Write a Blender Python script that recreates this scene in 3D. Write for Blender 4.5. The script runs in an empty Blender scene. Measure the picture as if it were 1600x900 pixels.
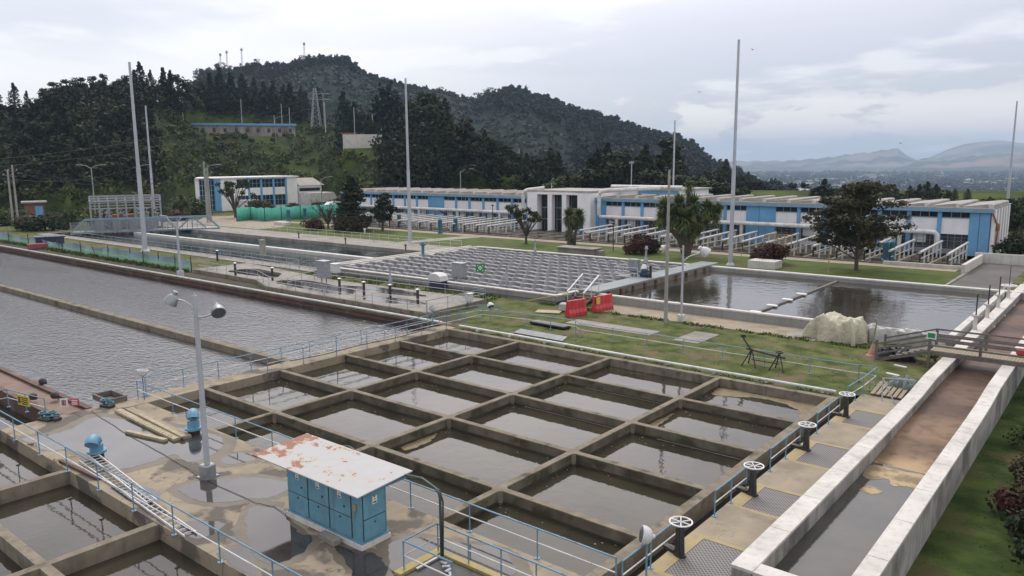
import bpy, math, random
import numpy as np
from mathutils import Vector, Matrix
R_ = math.radians
rnd = random.Random(7)
rng = np.random.default_rng(11)
sc = bpy.context.scene
col = sc.collection

# ------------------------------------------------------------------ camera
F, PITCH, ROLL, YAW = 1207.3168, 0.16170984, -0.00752326, -0.68896121
CAM = np.array([34.837115, -22.447884, 13.0])
cp_, sp_, cy_, sy_ = math.cos(PITCH), math.sin(PITCH), math.cos(YAW), math.sin(YAW)
FW = np.array([sy_*cp_, cy_*cp_, -sp_]); RT = np.array([cy_, -sy_, 0.0]); UP = np.cross(RT, FW)
RT, UP = math.cos(ROLL)*RT + math.sin(ROLL)*UP, -math.sin(ROLL)*RT + math.cos(ROLL)*UP
cam = bpy.data.cameras.new('camera'); co = bpy.data.objects.new('camera', cam); col.objects.link(co)
co.matrix_world = Matrix(((RT[0], UP[0], -FW[0], CAM[0]), (RT[1], UP[1], -FW[1], CAM[1]), (RT[2], UP[2], -FW[2], CAM[2]), (0, 0, 0, 1)))
cam.sensor_width = 36; cam.lens = 36*F/1600; cam.clip_end = 60000; cam.clip_start = 0.5
sc.camera = co

# ------------------------------------------------------------------ world, sun, exposure
SUN_EL, SUN_AZ = R_(50), R_(-55)          # azimuth measured from +Y, clockwise
w = bpy.data.worlds.new('World'); sc.world = w; w.use_nodes = True
nt = w.node_tree; nt.nodes.clear()
def N(t, **k):
    n = nt.nodes.new(t)
    for a, b in k.items(): setattr(n, a, b)
    return n
def L(a, b): nt.links.new(a, b)
out = N('ShaderNodeOutputWorld'); add = N('ShaderNodeAddShader')
bg1 = N('ShaderNodeBackground'); bg2 = N('ShaderNodeBackground')
sky = N('ShaderNodeTexSky', sky_type='NISHITA', sun_disc=False, sun_elevation=SUN_EL, sun_rotation=SUN_AZ)
L(sky.outputs[0], bg1.inputs[0]); bg1.inputs[1].default_value = 0.05
tc = N('ShaderNodeTexCoord'); sep = N('ShaderNodeSeparateXYZ'); L(tc.outputs['Generated'], sep.inputs[0])
def M(op, a, b=None, c=None, clamp=False):
    n = N('ShaderNodeMath', operation=op, use_clamp=clamp)
    for i, v in enumerate((a, b, c)):
        if v is None: continue
        if isinstance(v, (int, float)): n.inputs[i].default_value = v
        else: L(v, n.inputs[i])
    return n.outputs[0]
def ramp(fac, pts, interp='LINEAR'):
    n = N('ShaderNodeValToRGB'); n.color_ramp.interpolation = interp
    e = n.color_ramp.elements
    while len(e) > 1: e.remove(e[0])
    for i, (p, c) in enumerate(pts):
        x = e[0] if i == 0 else e.new(p)
        x.position = p
        if isinstance(c, (int, float)): c = (c, c, c)
        x.color = (*c, 1)
    L(fac, n.inputs[0]); return n.outputs[0]
def mixc(f, a, b, mode='MIX'):
    n = N('ShaderNodeMix', data_type='RGBA', blend_type=mode)
    if isinstance(f, (int, float)): n.inputs[0].default_value = f
    else: L(f, n.inputs[0])
    for i, v in ((6, a), (7, b)):
        if isinstance(v, tuple): n.inputs[i].default_value = (*v, 1)
        else: L(v, n.inputs[i])
    return n.outputs[2]
def maprange(v, a, b, c=0.0, d=1.0, smooth=True):
    n = N('ShaderNodeMapRange', interpolation_type='SMOOTHSTEP' if smooth else 'LINEAR')
    L(v, n.inputs[0]); n.inputs[1].default_value = a; n.inputs[2].default_value = b; n.inputs[3].default_value = c; n.inputs[4].default_value = d
    return n.outputs[0]
X, Y, Z = sep.outputs
zz = M('MAXIMUM', Z, 0.0)
# azimuth-ish variable: +1 towards north east, used for the darker eastern sky
az = M('ADD', M('MULTIPLY', X, 0.77), M('MULTIPLY', Y, 0.64))
base = ramp(zz, [(0.0, (0.50, 0.48, 0.54)), (0.06, (0.43, 0.42, 0.49)), (0.11, (0.49, 0.46, 0.54)), (0.20, (0.78, 0.72, 0.75)), (0.32, (0.94, 0.90, 0.90)), (1.0, (0.78, 0.76, 0.76))])
west = ramp(zz, [(0.0, (0.80, 0.76, 0.79)), (0.12, (0.88, 0.83, 0.84)), (0.3, (0.94, 0.91, 0.91)), (1.0, (0.78, 0.76, 0.76))])
g = mixc(maprange(az, -0.40, 0.30), west, base)
# stretched cloud layer
den = M('ADD', zz, 0.10)
cmb = N('ShaderNodeCombineXYZ'); L(M('DIVIDE', X, den), cmb.inputs[0]); L(M('DIVIDE', Y, den), cmb.inputs[1]); cmb.inputs[2].default_value = 3.1
n1 = N('ShaderNodeTexNoise'); L(cmb.outputs[0], n1.inputs[0]); n1.inputs['Scale'].default_value = 0.55; n1.inputs['Detail'].default_value = 6; n1.inputs['Roughness'].default_value = 0.5
grey = maprange(n1.outputs[0], 0.47, 0.63)
g = mixc(M('MULTIPLY', grey, 0.60), g, (0.47, 0.45, 0.49))
low = M('MULTIPLY', M('MULTIPLY', maprange(az, -0.05, -0.30), maprange(Z, 0.125, 0.165)), maprange(n1.outputs[0], 0.36, 0.50))
g = mixc(M('MULTIPLY', low, 0.62), g, (0.46, 0.44, 0.48))
n2 = N('ShaderNodeTexNoise'); L(cmb.outputs[0], n2.inputs[0]); n2.inputs['Scale'].default_value = 1.1; n2.inputs['Detail'].default_value = 7
g = mixc(M('MULTIPLY', maprange(n2.outputs[0], 0.50, 0.62), 0.50), g, (0.98, 0.93, 0.91))
# cumulus bank low over the eastern mountains
mp = N('ShaderNodeMapping'); L(tc.outputs['Generated'], mp.inputs[0]); mp.inputs['Scale'].default_value = (5.5, 5.5, 15); mp.inputs['Location'].default_value = (0.3, 1.7, 0.45)
n3 = N('ShaderNodeTexNoise'); L(mp.outputs[0], n3.inputs[0]); n3.inputs['Scale'].default_value = 1.6; n3.inputs['Detail'].default_value = 8; n3.inputs['Roughness'].default_value = 0.52
band = M('MULTIPLY', maprange(Z, 0.012, 0.035), maprange(Z, 0.095, 0.055))
azr = M('MULTIPLY', maprange(az, 0.12, 0.36), band)
cum = maprange(M('ADD', n3.outputs[0], M('MULTIPLY', azr, 0.14)), 0.54, 0.60)
g = mixc(M('MULTIPLY', M('MULTIPLY', cum, band), 0.9), g, (0.92, 0.83, 0.80))
g = mixc(1.0, g, (1.0, 0.955, 0.91), 'MULTIPLY')
L(g, bg2.inputs[0])
# overcast sky: gets brighter towards the zenith
gd = N('ShaderNodeVectorMath', operation='DOT_PRODUCT'); L(tc.outputs['Generated'], gd.inputs[0]); gd.inputs[1].default_value = (math.sin(R_(-50))*math.cos(R_(34)), math.cos(R_(-50))*math.cos(R_(34)), math.sin(R_(34)))
glow = maprange(gd.outputs['Value'], 0.72, 0.99)
L(M('ADD', 0.99, M('ADD', M('MULTIPLY', maprange(Z, 0.20, 0.62), 0.35), M('MULTIPLY', M('MULTIPLY', glow, maprange(Z, 0.15, 0.34)), 1.5))), bg2.inputs[1])
L(bg1.outputs[0], add.inputs[0]); L(bg2.outputs[0], add.inputs[1]); L(add.outputs[0], out.inputs[0])

sl = bpy.data.lights.new('sun', 'SUN'); sl.energy = 1.4; sl.angle = R_(14); sl.color = (1.0, 0.96, 0.90)
so = bpy.data.objects.new('sun', sl); col.objects.link(so)
sd = Vector((math.sin(SUN_AZ)*math.cos(SUN_EL), math.cos(SUN_AZ)*math.cos(SUN_EL), math.sin(SUN_EL)))
so.rotation_euler = sd.to_track_quat('Z', 'Y').to_euler(); so.location = (0, 0, 80)
sc.view_settings.view_transform = 'Standard'; sc.view_settings.look = 'None'
sc.view_settings.exposure = 0; sc.view_settings.gamma = 1; sc.view_settings.use_curve_mapping = False
sc.render.engine = 'CYCLES'
sc.cycles.max_bounces = 6; sc.cycles.diffuse_bounces = 2; sc.cycles.glossy_bounces = 3; sc.cycles.volume_bounces = 0; sc.cycles.transparent_max_bounces = 6
sc.render.resolution_x = 1024; sc.render.resolution_y = 576

# ------------------------------------------------------------------ ray helpers (a point of the ground plane seen at a pixel of the photograph)
def ray(px, py): return FW*F + RT*(px-800) + UP*(450-py)
def at(px, py, z=0.0):
    d = ray(px, py); t = (z-CAM[2])/d[2]; return CAM + t*d
def polar(px, R):
    d = ray(px, 252); h = d[:2]/np.linalg.norm(d[:2]); return CAM[0]+h[0]*R, CAM[1]+h[1]*R
def zat(px, py, R):
    d = ray(px, py); return CAM[2] + R*d[2]/np.linalg.norm(d[:2])

# ------------------------------------------------------------------ materials
MATS = {}
def mat(name, c1, c2=None, scale=2.0, rough=0.8, metal=0.0, bump=0.0, bscale=None, detail=6, lo=0.35, hi=0.65, c3=None, c3scale=0.4, c3lo=0.55, c3hi=0.7, stretch=None, spec=None, ior=None, coord='Object', rnd_amt=0.0, streak=0.0):
    m = bpy.data.materials.new(name); m.use_nodes = True
    nt = m.node_tree; b = nt.nodes['Principled BSDF']
    def NN(t): return nt.nodes.new(t)
    b.inputs['Roughness'].default_value = rough; b.inputs['Metallic'].default_value = metal
    if ior: b.inputs['IOR'].default_value = ior
    if spec is not None: b.inputs['Specular IOR Level'].default_value = spec
    tcn = NN('ShaderNodeTexCoord')
    if coord == 'World':
        src = NN('ShaderNodeNewGeometry').outputs['Position']
    else: src = tcn.outputs[coord]
    mpn = NN('ShaderNodeMapping'); nt.links.new(src, mpn.inputs[0])
    if stretch: mpn.inputs['Scale'].default_value = stretch
    def noise(s, d=detail, r=0.55):
        n = NN('ShaderNodeTexNoise'); nt.links.new(mpn.outputs[0], n.inputs[0]); n.inputs['Scale'].default_value = s; n.inputs['Detail'].default_value = d; n.inputs['Roughness'].default_value = r
        return n.outputs[0]
    def mr(v, a, bb, c=0.0, d=1.0):
        n = NN('ShaderNodeMapRange'); nt.links.new(v, n.inputs[0]); n.inputs[1].default_value = a; n.inputs[2].default_value = bb; n.inputs[3].default_value = c; n.inputs[4].default_value = d; return n.outputs[0]
    def mx(f, a, bb, mode='MIX'):
        n = NN('ShaderNodeMix'); n.data_type = 'RGBA'; n.blend_type = mode
        if isinstance(f, float): n.inputs[0].default_value = f
        else: nt.links.new(f, n.inputs[0])
        for i, v in ((6, a), (7, bb)):
            if isinstance(v, tuple): n.inputs[i].default_value = (*v, 1)
            else: nt.links.new(v, n.inputs[i])
        return n.outputs[2]
    c = c1
    if c2: c = mx(mr(noise(scale), lo, hi), c1, c2)
    if c3: c = mx(mr(noise(c3scale), c3lo, c3hi), c, c3)
    if streak:
        mp2 = NN('ShaderNodeMapping'); nt.links.new(src, mp2.inputs[0]); mp2.inputs['Scale'].default_value = (2.5, 2.5, 0.25)
        ns = NN('ShaderNodeTexNoise'); nt.links.new(mp2.outputs[0], ns.inputs[0]); ns.inputs['Scale'].default_value = 1.6; ns.inputs['Detail'].default_value = 5
        c = mx(mr(ns.outputs[0], 0.5, 0.72, 0.0, streak), c, (0.12, 0.105, 0.085))
    if rnd_amt:
        oi = NN('ShaderNodeObjectInfo'); hs = NN('ShaderNodeHueSaturation')
        if isinstance(c, tuple): hs.inputs['Color'].default_value = (*c, 1)
        else: nt.links.new(c, hs.inputs['Color'])
        nt.links.new(mr(oi.outputs['Random'], 0, 1, 1-rnd_amt, 1+rnd_amt), hs.inputs['Value']); c = hs.outputs[0]
    if isinstance(c, tuple): b.inputs['Base Color'].default_value = (*c, 1)
    else: nt.links.new(c, b.inputs['Base Color'])
    if bump:
        bn = NN('ShaderNodeBump'); bn.inputs['Strength'].default_value = 1.0; bn.inputs['Distance'].default_value = bump
        nt.links.new(noise(bscale or scale*4, 5), bn.inputs['Height']); nt.links.new(bn.outputs[0], b.inputs['Normal'])
    MATS[name] = m; return m
W = 'World'
mat('grass', (0.045, 0.068, 0.016), (0.130, 0.142, 0.055), 0.75, 0.9, bump=0.06, bscale=7, c3=(0.15, 0.118, 0.075), c3scale=0.3, c3lo=0.53, c3hi=0.63, coord=W, spec=0.1)
mat('lush_grass', (0.020, 0.040, 0.009), (0.070, 0.098, 0.026), 0.55, 0.9, bump=0.06, bscale=5, c3=(0.085, 0.068, 0.035), c3scale=0.28, c3lo=0.54, c3hi=0.66, coord=W, spec=0.1)
mat('lawn', (0.060, 0.092, 0.022), (0.10, 0.13, 0.038), 0.5, 0.9, bump=0.04, bscale=3, c3=(0.11, 0.09, 0.05), c3scale=0.13, c3lo=0.55, c3hi=0.66, coord=W, spec=0.1)
mat('soil', (0.10, 0.085, 0.065), (0.055, 0.05, 0.04), 0.8, 0.95, bump=0.04, bscale=4, c3=(0.05, 0.07, 0.02), c3scale=0.3, coord=W, spec=0.1)
mat('hillside', (0.040, 0.060, 0.018), (0.085, 0.11, 0.030), 0.05, 0.95, bump=0.6, bscale=0.5, c3=(0.03, 0.045, 0.02), c3scale=0.022, c3lo=0.45, c3hi=0.6, coord=W, spec=0.05)
mat('deck_concrete', (0.33, 0.28, 0.205), (0.25, 0.212, 0.16), 0.9, 0.85, bump=0.01, bscale=30, c3=(0.125, 0.112, 0.095), c3scale=0.38, c3lo=0.53, c3hi=0.58, coord=W, spec=0.25)
mat('damp_concrete', (0.10, 0.085, 0.055), (0.17, 0.15, 0.12), 1.3, 0.9)
mat('algae', (0.035, 0.035, 0.018), (0.055, 0.05, 0.03), 2.5, 0.6, coord=W)
mat('wall_concrete', (0.25, 0.218, 0.168), (0.165, 0.145, 0.112), 1.4, 0.9, bump=0.015, bscale=22, c3=(0.075, 0.075, 0.045), c3scale=0.8, c3lo=0.56, c3hi=0.68, coord=W, spec=0.2, streak=0.5)
mat('pale_concrete', (0.30, 0.28, 0.25), (0.20, 0.19, 0.17), 0.6, 0.85, bump=0.01, bscale=20, c3=(0.14, 0.13, 0.12), c3scale=0.25, coord=W, streak=0.4)
mat('shaded_render', (0.30, 0.30, 0.285), (0.235, 0.235, 0.225), 0.5, 0.85, bump=0.008, bscale=20, coord=W, streak=0.35)  # greyer than the rims: shade on upright tank faces put into the colour
mat('white_wash', (0.60, 0.585, 0.55), (0.50, 0.485, 0.455), 0.8, 0.8, bump=0.008, bscale=14, c3=(0.40, 0.385, 0.355), c3scale=0.9, c3lo=0.58, c3hi=0.75, coord=W, streak=0.25)
mat('flume_side', (0.36, 0.35, 0.33), (0.24, 0.235, 0.22), 0.8, 0.85, bump=0.01, bscale=14, c3=(0.13, 0.125, 0.115), c3scale=0.4, c3lo=0.52, c3hi=0.66, coord=W, streak=0.7)  # face shade put into a darker tone than the coping, plus stains
mat('tan_concrete', (0.31, 0.26, 0.185), (0.245, 0.21, 0.155), 1.2, 0.85, bump=0.008, bscale=24, c3=(0.16, 0.14, 0.115), c3scale=0.4, c3lo=0.55, c3hi=0.7, coord=W)
mat('yellow_edge', (0.36, 0.285, 0.13), (0.28, 0.235, 0.15), 3, 0.8)
mat('yellow_paint', (0.38, 0.29, 0.08), (0.26, 0.22, 0.12), 4, 0.7)
mat('asphalt', (0.11, 0.10, 0.095), (0.075, 0.07, 0.067), 0.3, 0.8, bump=0.01, bscale=20, c3=(0.05, 0.048, 0.045), c3scale=0.12, coord=W)
mat('blue_paint', (0.13, 0.30, 0.42), (0.10, 0.22, 0.33), 3, 0.5, rnd_amt=0.08)
mat('rail_blue', (0.14, 0.30, 0.42), (0.10, 0.20, 0.28), 2.2, 0.5, c3=(0.13, 0.10, 0.08), c3scale=5, c3lo=0.63, c3hi=0.68)
mat('rail_white', (0.62, 0.64, 0.65), (0.44, 0.45, 0.45), 1.3, 0.5, c3=(0.25, 0.20, 0.15), c3scale=6, c3lo=0.66, c3hi=0.7)
mat('pipe_white', (0.66, 0.67, 0.66), (0.50, 0.50, 0.48), 1.2, 0.5, streak=0.3, coord=W)
mat('cabinet_blue', (0.13, 0.31, 0.40), (0.10, 0.245, 0.33), 2.2, 0.5, bump=0.004, bscale=12, c3=(0.17, 0.36, 0.43), c3scale=1.3, c3lo=0.55, c3hi=0.75, coord=W, streak=0.35)
mat('facade_blue', (0.15, 0.37, 0.62), (0.12, 0.32, 0.54), 0.6, 0.6, coord=W, streak=0.2)
mat('fascia_blue', (0.19, 0.35, 0.48), (0.15, 0.28, 0.40), 0.5, 0.6, coord=W)
mat('facade_white', (0.84, 0.84, 0.85), (0.76, 0.76, 0.77), 0.5, 0.7, coord=W, streak=0.08)
mat('roof_grey', (0.36, 0.345, 0.32), (0.27, 0.255, 0.235), 0.7, 0.85, coord=W, bump=0.02, bscale=3)
mat('glass', (0.03, 0.042, 0.055), (0.012, 0.016, 0.02), 0.6, 0.15, coord=W, spec=0.2)
mat('dark_interior', (0.03, 0.035, 0.04), (0.07, 0.07, 0.07), 0.9, 0.7, coord=W)
mat('galvanised', (0.34, 0.35, 0.37), (0.27, 0.28, 0.30), 3, 0.42, 0.35)
mat('pole_paint', (0.45, 0.47, 0.51), (0.37, 0.39, 0.43), 0.7, 0.5, 0.1)
mat('concrete_pole', (0.33, 0.32, 0.30), (0.25, 0.24, 0.22), 1.2, 0.85)
mat('lamp_grey', (0.30, 0.32, 0.34), (0.24, 0.25, 0.27), 3, 0.4, 0.4)
mat('lamp_white', (0.62, 0.63, 0.64), (0.5, 0.5, 0.52), 6, 0.4)
mat('lamp_glass', (0.10, 0.11, 0.12), None, rough=0.15)
mat('black_iron', (0.022, 0.022, 0.025), (0.04, 0.035, 0.03), 5, 0.55)
mat('white_enamel', (0.75, 0.76, 0.77), None, rough=0.35)
mat('rusty_steel', (0.13, 0.070, 0.050), (0.075, 0.048, 0.038), 1.1, 0.8, bump=0.01, bscale=10, c3=(0.20, 0.15, 0.12), c3scale=0.5, coord=W)
mat('rusty_deck', (0.20, 0.125, 0.085), (0.13, 0.085, 0.065), 0.9, 0.7, bump=0.01, bscale=10, coord=W)
mat('timber', (0.34, 0.29, 0.205), (0.22, 0.185, 0.135), 3, 0.85, stretch=(1, 6, 1))
mat('pale_timber', (0.42, 0.36, 0.24), (0.29, 0.25, 0.17), 3, 0.8)
mat('truss_blue', (0.19, 0.28, 0.35), (0.14, 0.21, 0.27), 0.5, 0.6)
mat('dark_timber', (0.17, 0.155, 0.14), (0.11, 0.10, 0.09), 2.5, 0.85)
mat('red_plastic', (0.55, 0.045, 0.05), (0.40, 0.03, 0.04), 1.5, 0.45)
mat('orange_metal', (0.35, 0.13, 0.07), (0.24, 0.09, 0.05), 1, 0.7)
mat('brick', (0.22, 0.10, 0.07), (0.15, 0.08, 0.06), 1, 0.9)
mat('teal_net', (0.11, 0.50, 0.38), (0.08, 0.40, 0.31), 0.4, 0.8, coord=W)
mat('tarpaulin', (0.50, 0.475, 0.34), (0.36, 0.345, 0.26), 1.6, 0.55, bump=0.12, bscale=3.2)
mat('clear_sheet', (0.42, 0.43, 0.42), (0.30, 0.30, 0.28), 1.5, 0.35, bump=0.03, bscale=4)
mat('black_sheet', (0.012, 0.014, 0.018), None, rough=0.4)
mat('dark_green_paint', (0.035, 0.075, 0.06), (0.02, 0.05, 0.04), 4, 0.5)
mat('teal_paint', (0.045, 0.16, 0.22), (0.03, 0.11, 0.16), 3, 0.5)
mat('sign_green', (0.02, 0.22, 0.08)); mat('sign_yellow', (0.55, 0.45, 0.06)); mat('sign_red', (0.45, 0.05, 0.07)); mat('sign_white', (0.7, 0.7, 0.7))
mat('bark', (0.10, 0.08, 0.06), (0.055, 0.045, 0.035), 4, 0.9)
mat('lamella', (0.165, 0.17, 0.18), (0.11, 0.115, 0.125), 0.6, 0.75, c3=(0.12, 0.125, 0.13), c3scale=0.5, coord=W)
mat('lamella_lit_top', (0.215, 0.22, 0.235), (0.15, 0.155, 0.165), 0.9, 0.6, coord=W)  # paler copy of the lamella grey, light on pack tops put into the colour
mat('bridge_grey', (0.22, 0.25, 0.26), (0.16, 0.185, 0.195), 0.5, 0.6, coord=W)
mat('navy', (0.02, 0.035, 0.08), None, rough=0.5)
def leafmat(name, a, b, sc_=0.35, rnd_amt=0.25, coord='Object'):
    return mat(name, a, b, sc_, 0.75, detail=3, lo=0.4, hi=0.6, rnd_amt=rnd_amt, spec=0.15, coord=coord)
leafmat('leaf_dark', (0.020, 0.030, 0.014), (0.038, 0.050, 0.022))
leafmat('leaf_mid', (0.035, 0.055, 0.018), (0.06, 0.08, 0.028))
leafmat('leaf_bright', (0.07, 0.10, 0.022), (0.10, 0.13, 0.035))
leafmat('leaf_conifer', (0.012, 0.024, 0.018), (0.026, 0.040, 0.026))
leafmat('leaf_eucalypt', (0.024, 0.034, 0.022), (0.042, 0.052, 0.030))
leafmat('leaf_red', (0.075, 0.030, 0.025), (0.05, 0.05, 0.022), 0.9)
leafmat('leaf_brown', (0.062, 0.052, 0.030), (0.045, 0.055, 0.025), 0.6)
leafmat('leaf_yucca', (0.065, 0.10, 0.03), (0.13, 0.15, 0.055), 0.5)
leafmat('wood_a', (0.009, 0.014, 0.009), (0.026, 0.035, 0.018), 0.10, 0, W)
leafmat('wood_front', (0.015, 0.022, 0.011), (0.036, 0.046, 0.022), 0.07, 0, W)
leafmat('wood_b', (0.013, 0.023, 0.019), (0.026, 0.038, 0.030), 0.02, 0, W)  # blue of distance haze put into the leaf colour
leafmat('far_scrub', (0.022, 0.036, 0.024), (0.042, 0.058, 0.036), 0.03, 0, W)  # scrub green shifted bluish, distance haze put into the colour
leafmat('scrub', (0.035, 0.055, 0.016), (0.085, 0.110, 0.028), 0.08, 0, W)
leafmat('scrub_brown', (0.045, 0.042, 0.022), (0.070, 0.075, 0.028), 0.1, 0, W)

def cracks(name, scale, width, amt):      # hairline cracks in the concrete
    m = MATS[name]; nt = m.node_tree; b = nt.nodes['Principled BSDF']; old = b.inputs['Base Color'].links[0].from_socket
    geo = nt.nodes.new('ShaderNodeNewGeometry'); n = nt.nodes.new('ShaderNodeTexNoise'); n.inputs['Scale'].default_value = 1.3; n.inputs['Detail'].default_value = 5; nt.links.new(geo.outputs['Position'], n.inputs[0])
    ad = nt.nodes.new('ShaderNodeVectorMath'); ad.operation = 'MULTIPLY_ADD'; nt.links.new(n.outputs['Color'], ad.inputs[0]); ad.inputs[1].default_value = (1.2, 1.2, 1.2); nt.links.new(geo.outputs['Position'], ad.inputs[2])
    v = nt.nodes.new('ShaderNodeTexVoronoi'); v.feature = 'DISTANCE_TO_EDGE'; v.inputs['Scale'].default_value = scale; nt.links.new(ad.outputs[0], v.inputs[0])
    r = nt.nodes.new('ShaderNodeMapRange'); nt.links.new(v.outputs[0], r.inputs[0]); r.inputs[1].default_value = 0; r.inputs[2].default_value = width; r.inputs[3].default_value = amt; r.inputs[4].default_value = 0
    mx = nt.nodes.new('ShaderNodeMix'); mx.data_type = 'RGBA'; nt.links.new(r.outputs[0], mx.inputs[0]); nt.links.new(old, mx.inputs[6]); mx.inputs[7].default_value = (.05, .042, .032, 1); nt.links.new(mx.outputs[2], b.inputs['Base Color'])
cracks('deck_concrete', .30, .006, .8); cracks('tan_concrete', .35, .004, .6); cracks('asphalt', .2, .01, .7)
def rust_roof():
    m = bpy.data.materials.new('rusty_white_roof'); m.use_nodes = True; nt = m.node_tree; b = nt.nodes['Principled BSDF']
    tcn = nt.nodes.new('ShaderNodeTexCoord')
    n = nt.nodes.new('ShaderNodeTexNoise'); nt.links.new(tcn.outputs['Object'], n.inputs[0]); n.inputs['Scale'].default_value = 1.15; n.inputs['Detail'].default_value = 10; n.inputs['Roughness'].default_value = 0.70
    sp = nt.nodes.new('ShaderNodeSeparateXYZ'); nt.links.new(tcn.outputs['Object'], sp.inputs[0])
    r1 = nt.nodes.new('ShaderNodeMapRange'); nt.links.new(sp.outputs[0], r1.inputs[0]); r1.inputs[1].default_value = -3.85; r1.inputs[2].default_value = -3.0; r1.inputs[3].default_value = 0.085; r1.inputs[4].default_value = 0.0
    r3 = nt.nodes.new('ShaderNodeMapRange'); nt.links.new(sp.outputs[0], r3.inputs[0]); r3.inputs[1].default_value = -.5; r3.inputs[2].default_value = 1.6; r3.inputs[3].default_value = 0.01; r3.inputs[4].default_value = -0.05
    ad = nt.nodes.new('ShaderNodeMath'); ad.operation = 'ADD'; nt.links.new(n.outputs[0], ad.inputs[0]); nt.links.new(r1.outputs[0], ad.inputs[1])
    ad2 = nt.nodes.new('ShaderNodeMath'); ad2.operation = 'ADD'; nt.links.new(ad.outputs[0], ad2.inputs[0]); nt.links.new(r3.outputs[0], ad2.inputs[1])
    cr = nt.nodes.new('ShaderNodeValToRGB'); e = cr.color_ramp.elements
    e[0].position = 0.0; e[0].color = (0.40, 0.42, 0.44, 1); e[1].position = 0.555; e[1].color = (0.36, 0.36, 0.36, 1)
    for p, c in ((0.575, (0.42, 0.32, 0.19)), (0.592, (0.22, 0.075, 0.035)), (1.0, (0.12, 0.045, 0.03))):
        x = e.new(p); x.color = (*c, 1)
    nt.links.new(ad2.outputs[0], cr.inputs[0]); nt.links.new(cr.outputs[0], b.inputs['Base Color']); b.inputs['Roughness'].default_value = 0.6
    return m
MATS['rusty_white_roof'] = rust_roof()

def water(name, c1, c2, scale, amp, rough=0.03, ior=1.4, stretch=(1, 1, 1), mottle=0.15, rot=0.0):
    m = bpy.data.materials.new(name); m.use_nodes = True; nt = m.node_tree; b = nt.nodes['Principled BSDF']
    geo = nt.nodes.new('ShaderNodeNewGeometry')
    mp = nt.nodes.new('ShaderNodeMapping'); nt.links.new(geo.outputs['Position'], mp.inputs[0]); mp.inputs['Scale'].default_value = stretch; mp.inputs['Rotation'].default_value = (0, 0, rot)
    n = nt.nodes.new('ShaderNodeTexNoise'); nt.links.new(mp.outputs[0], n.inputs[0]); n.inputs['Scale'].default_value = scale; n.inputs['Detail'].default_value = 4
    bn = nt.nodes.new('ShaderNodeBump'); bn.inputs['Distance'].default_value = amp; nt.links.new(n.outputs[0], bn.inputs['Height'])
    pn = nt.nodes.new('ShaderNodeTexNoise'); pn.inputs['Scale'].default_value = 0.09; pn.inputs['Detail'].default_value = 3; nt.links.new(mp.outputs[0], pn.inputs[0])   # wind streaks and calm patches
    pr_ = nt.nodes.new('ShaderNodeMapRange'); nt.links.new(pn.outputs[0], pr_.inputs[0]); pr_.inputs[1].default_value = .38; pr_.inputs[2].default_value = .6; pr_.inputs[3].default_value = .6; nt.links.new(pr_.outputs[0], bn.inputs['Strength']); nt.links.new(bn.outputs[0], b.inputs['Normal'])
    n2 = nt.nodes.new('ShaderNodeTexNoise'); nt.links.new(geo.outputs['Position'], n2.inputs[0]); n2.inputs['Scale'].default_value = mottle; n2.inputs['Detail'].default_value = 5
    cr = nt.nodes.new('ShaderNodeValToRGB'); e = cr.color_ramp.elements; e[0].position = 0.38; e[0].color = (*c1, 1); e[1].position = 0.62; e[1].color = (*c2, 1)
    nt.links.new(n2.outputs[0], cr.inputs[0]); nt.links.new(cr.outputs[0], b.inputs['Base Color'])
    b.inputs['Roughness'].default_value = rough; b.inputs['IOR'].default_value = ior
    MATS[name] = m; return m
water('cell_water', (0.026, 0.024, 0.017), (0.046, 0.041, 0.028), 1.6, 0.010, 0.03, 1.42, mottle=0.3)
water('lagoon_water', (0.042, 0.046, 0.050), (0.060, 0.064, 0.066), 3.0, 0.11, 0.07, 1.9, stretch=(0.7, 1.5, 1), mottle=0.05, rot=R_(-25))
water('pool_water', (0.008, 0.022, 0.024), (0.018, 0.035, 0.036), 1.2, 0.07, 0.05, 1.65, mottle=0.06)
water('tank_water', (0.035, 0.032, 0.026), (0.065, 0.058, 0.045), 1.1, 0.03, 0.05, 1.75, mottle=0.12)
water('flume_water', (0.050, 0.052, 0.048), (0.070, 0.068, 0.058), 1.6, 0.012, 0.05, 1.5, mottle=0.5)
water('dark_water', (0.02, 0.02, 0.02), (0.03, 0.03, 0.03), 1.5, 0.01, 0.05, 1.4)
water('puddle_water', (0.036, 0.033, 0.030), (0.055, 0.050, 0.045), 4, 0.001, 0.06, 1.62, mottle=0.8)
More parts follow.
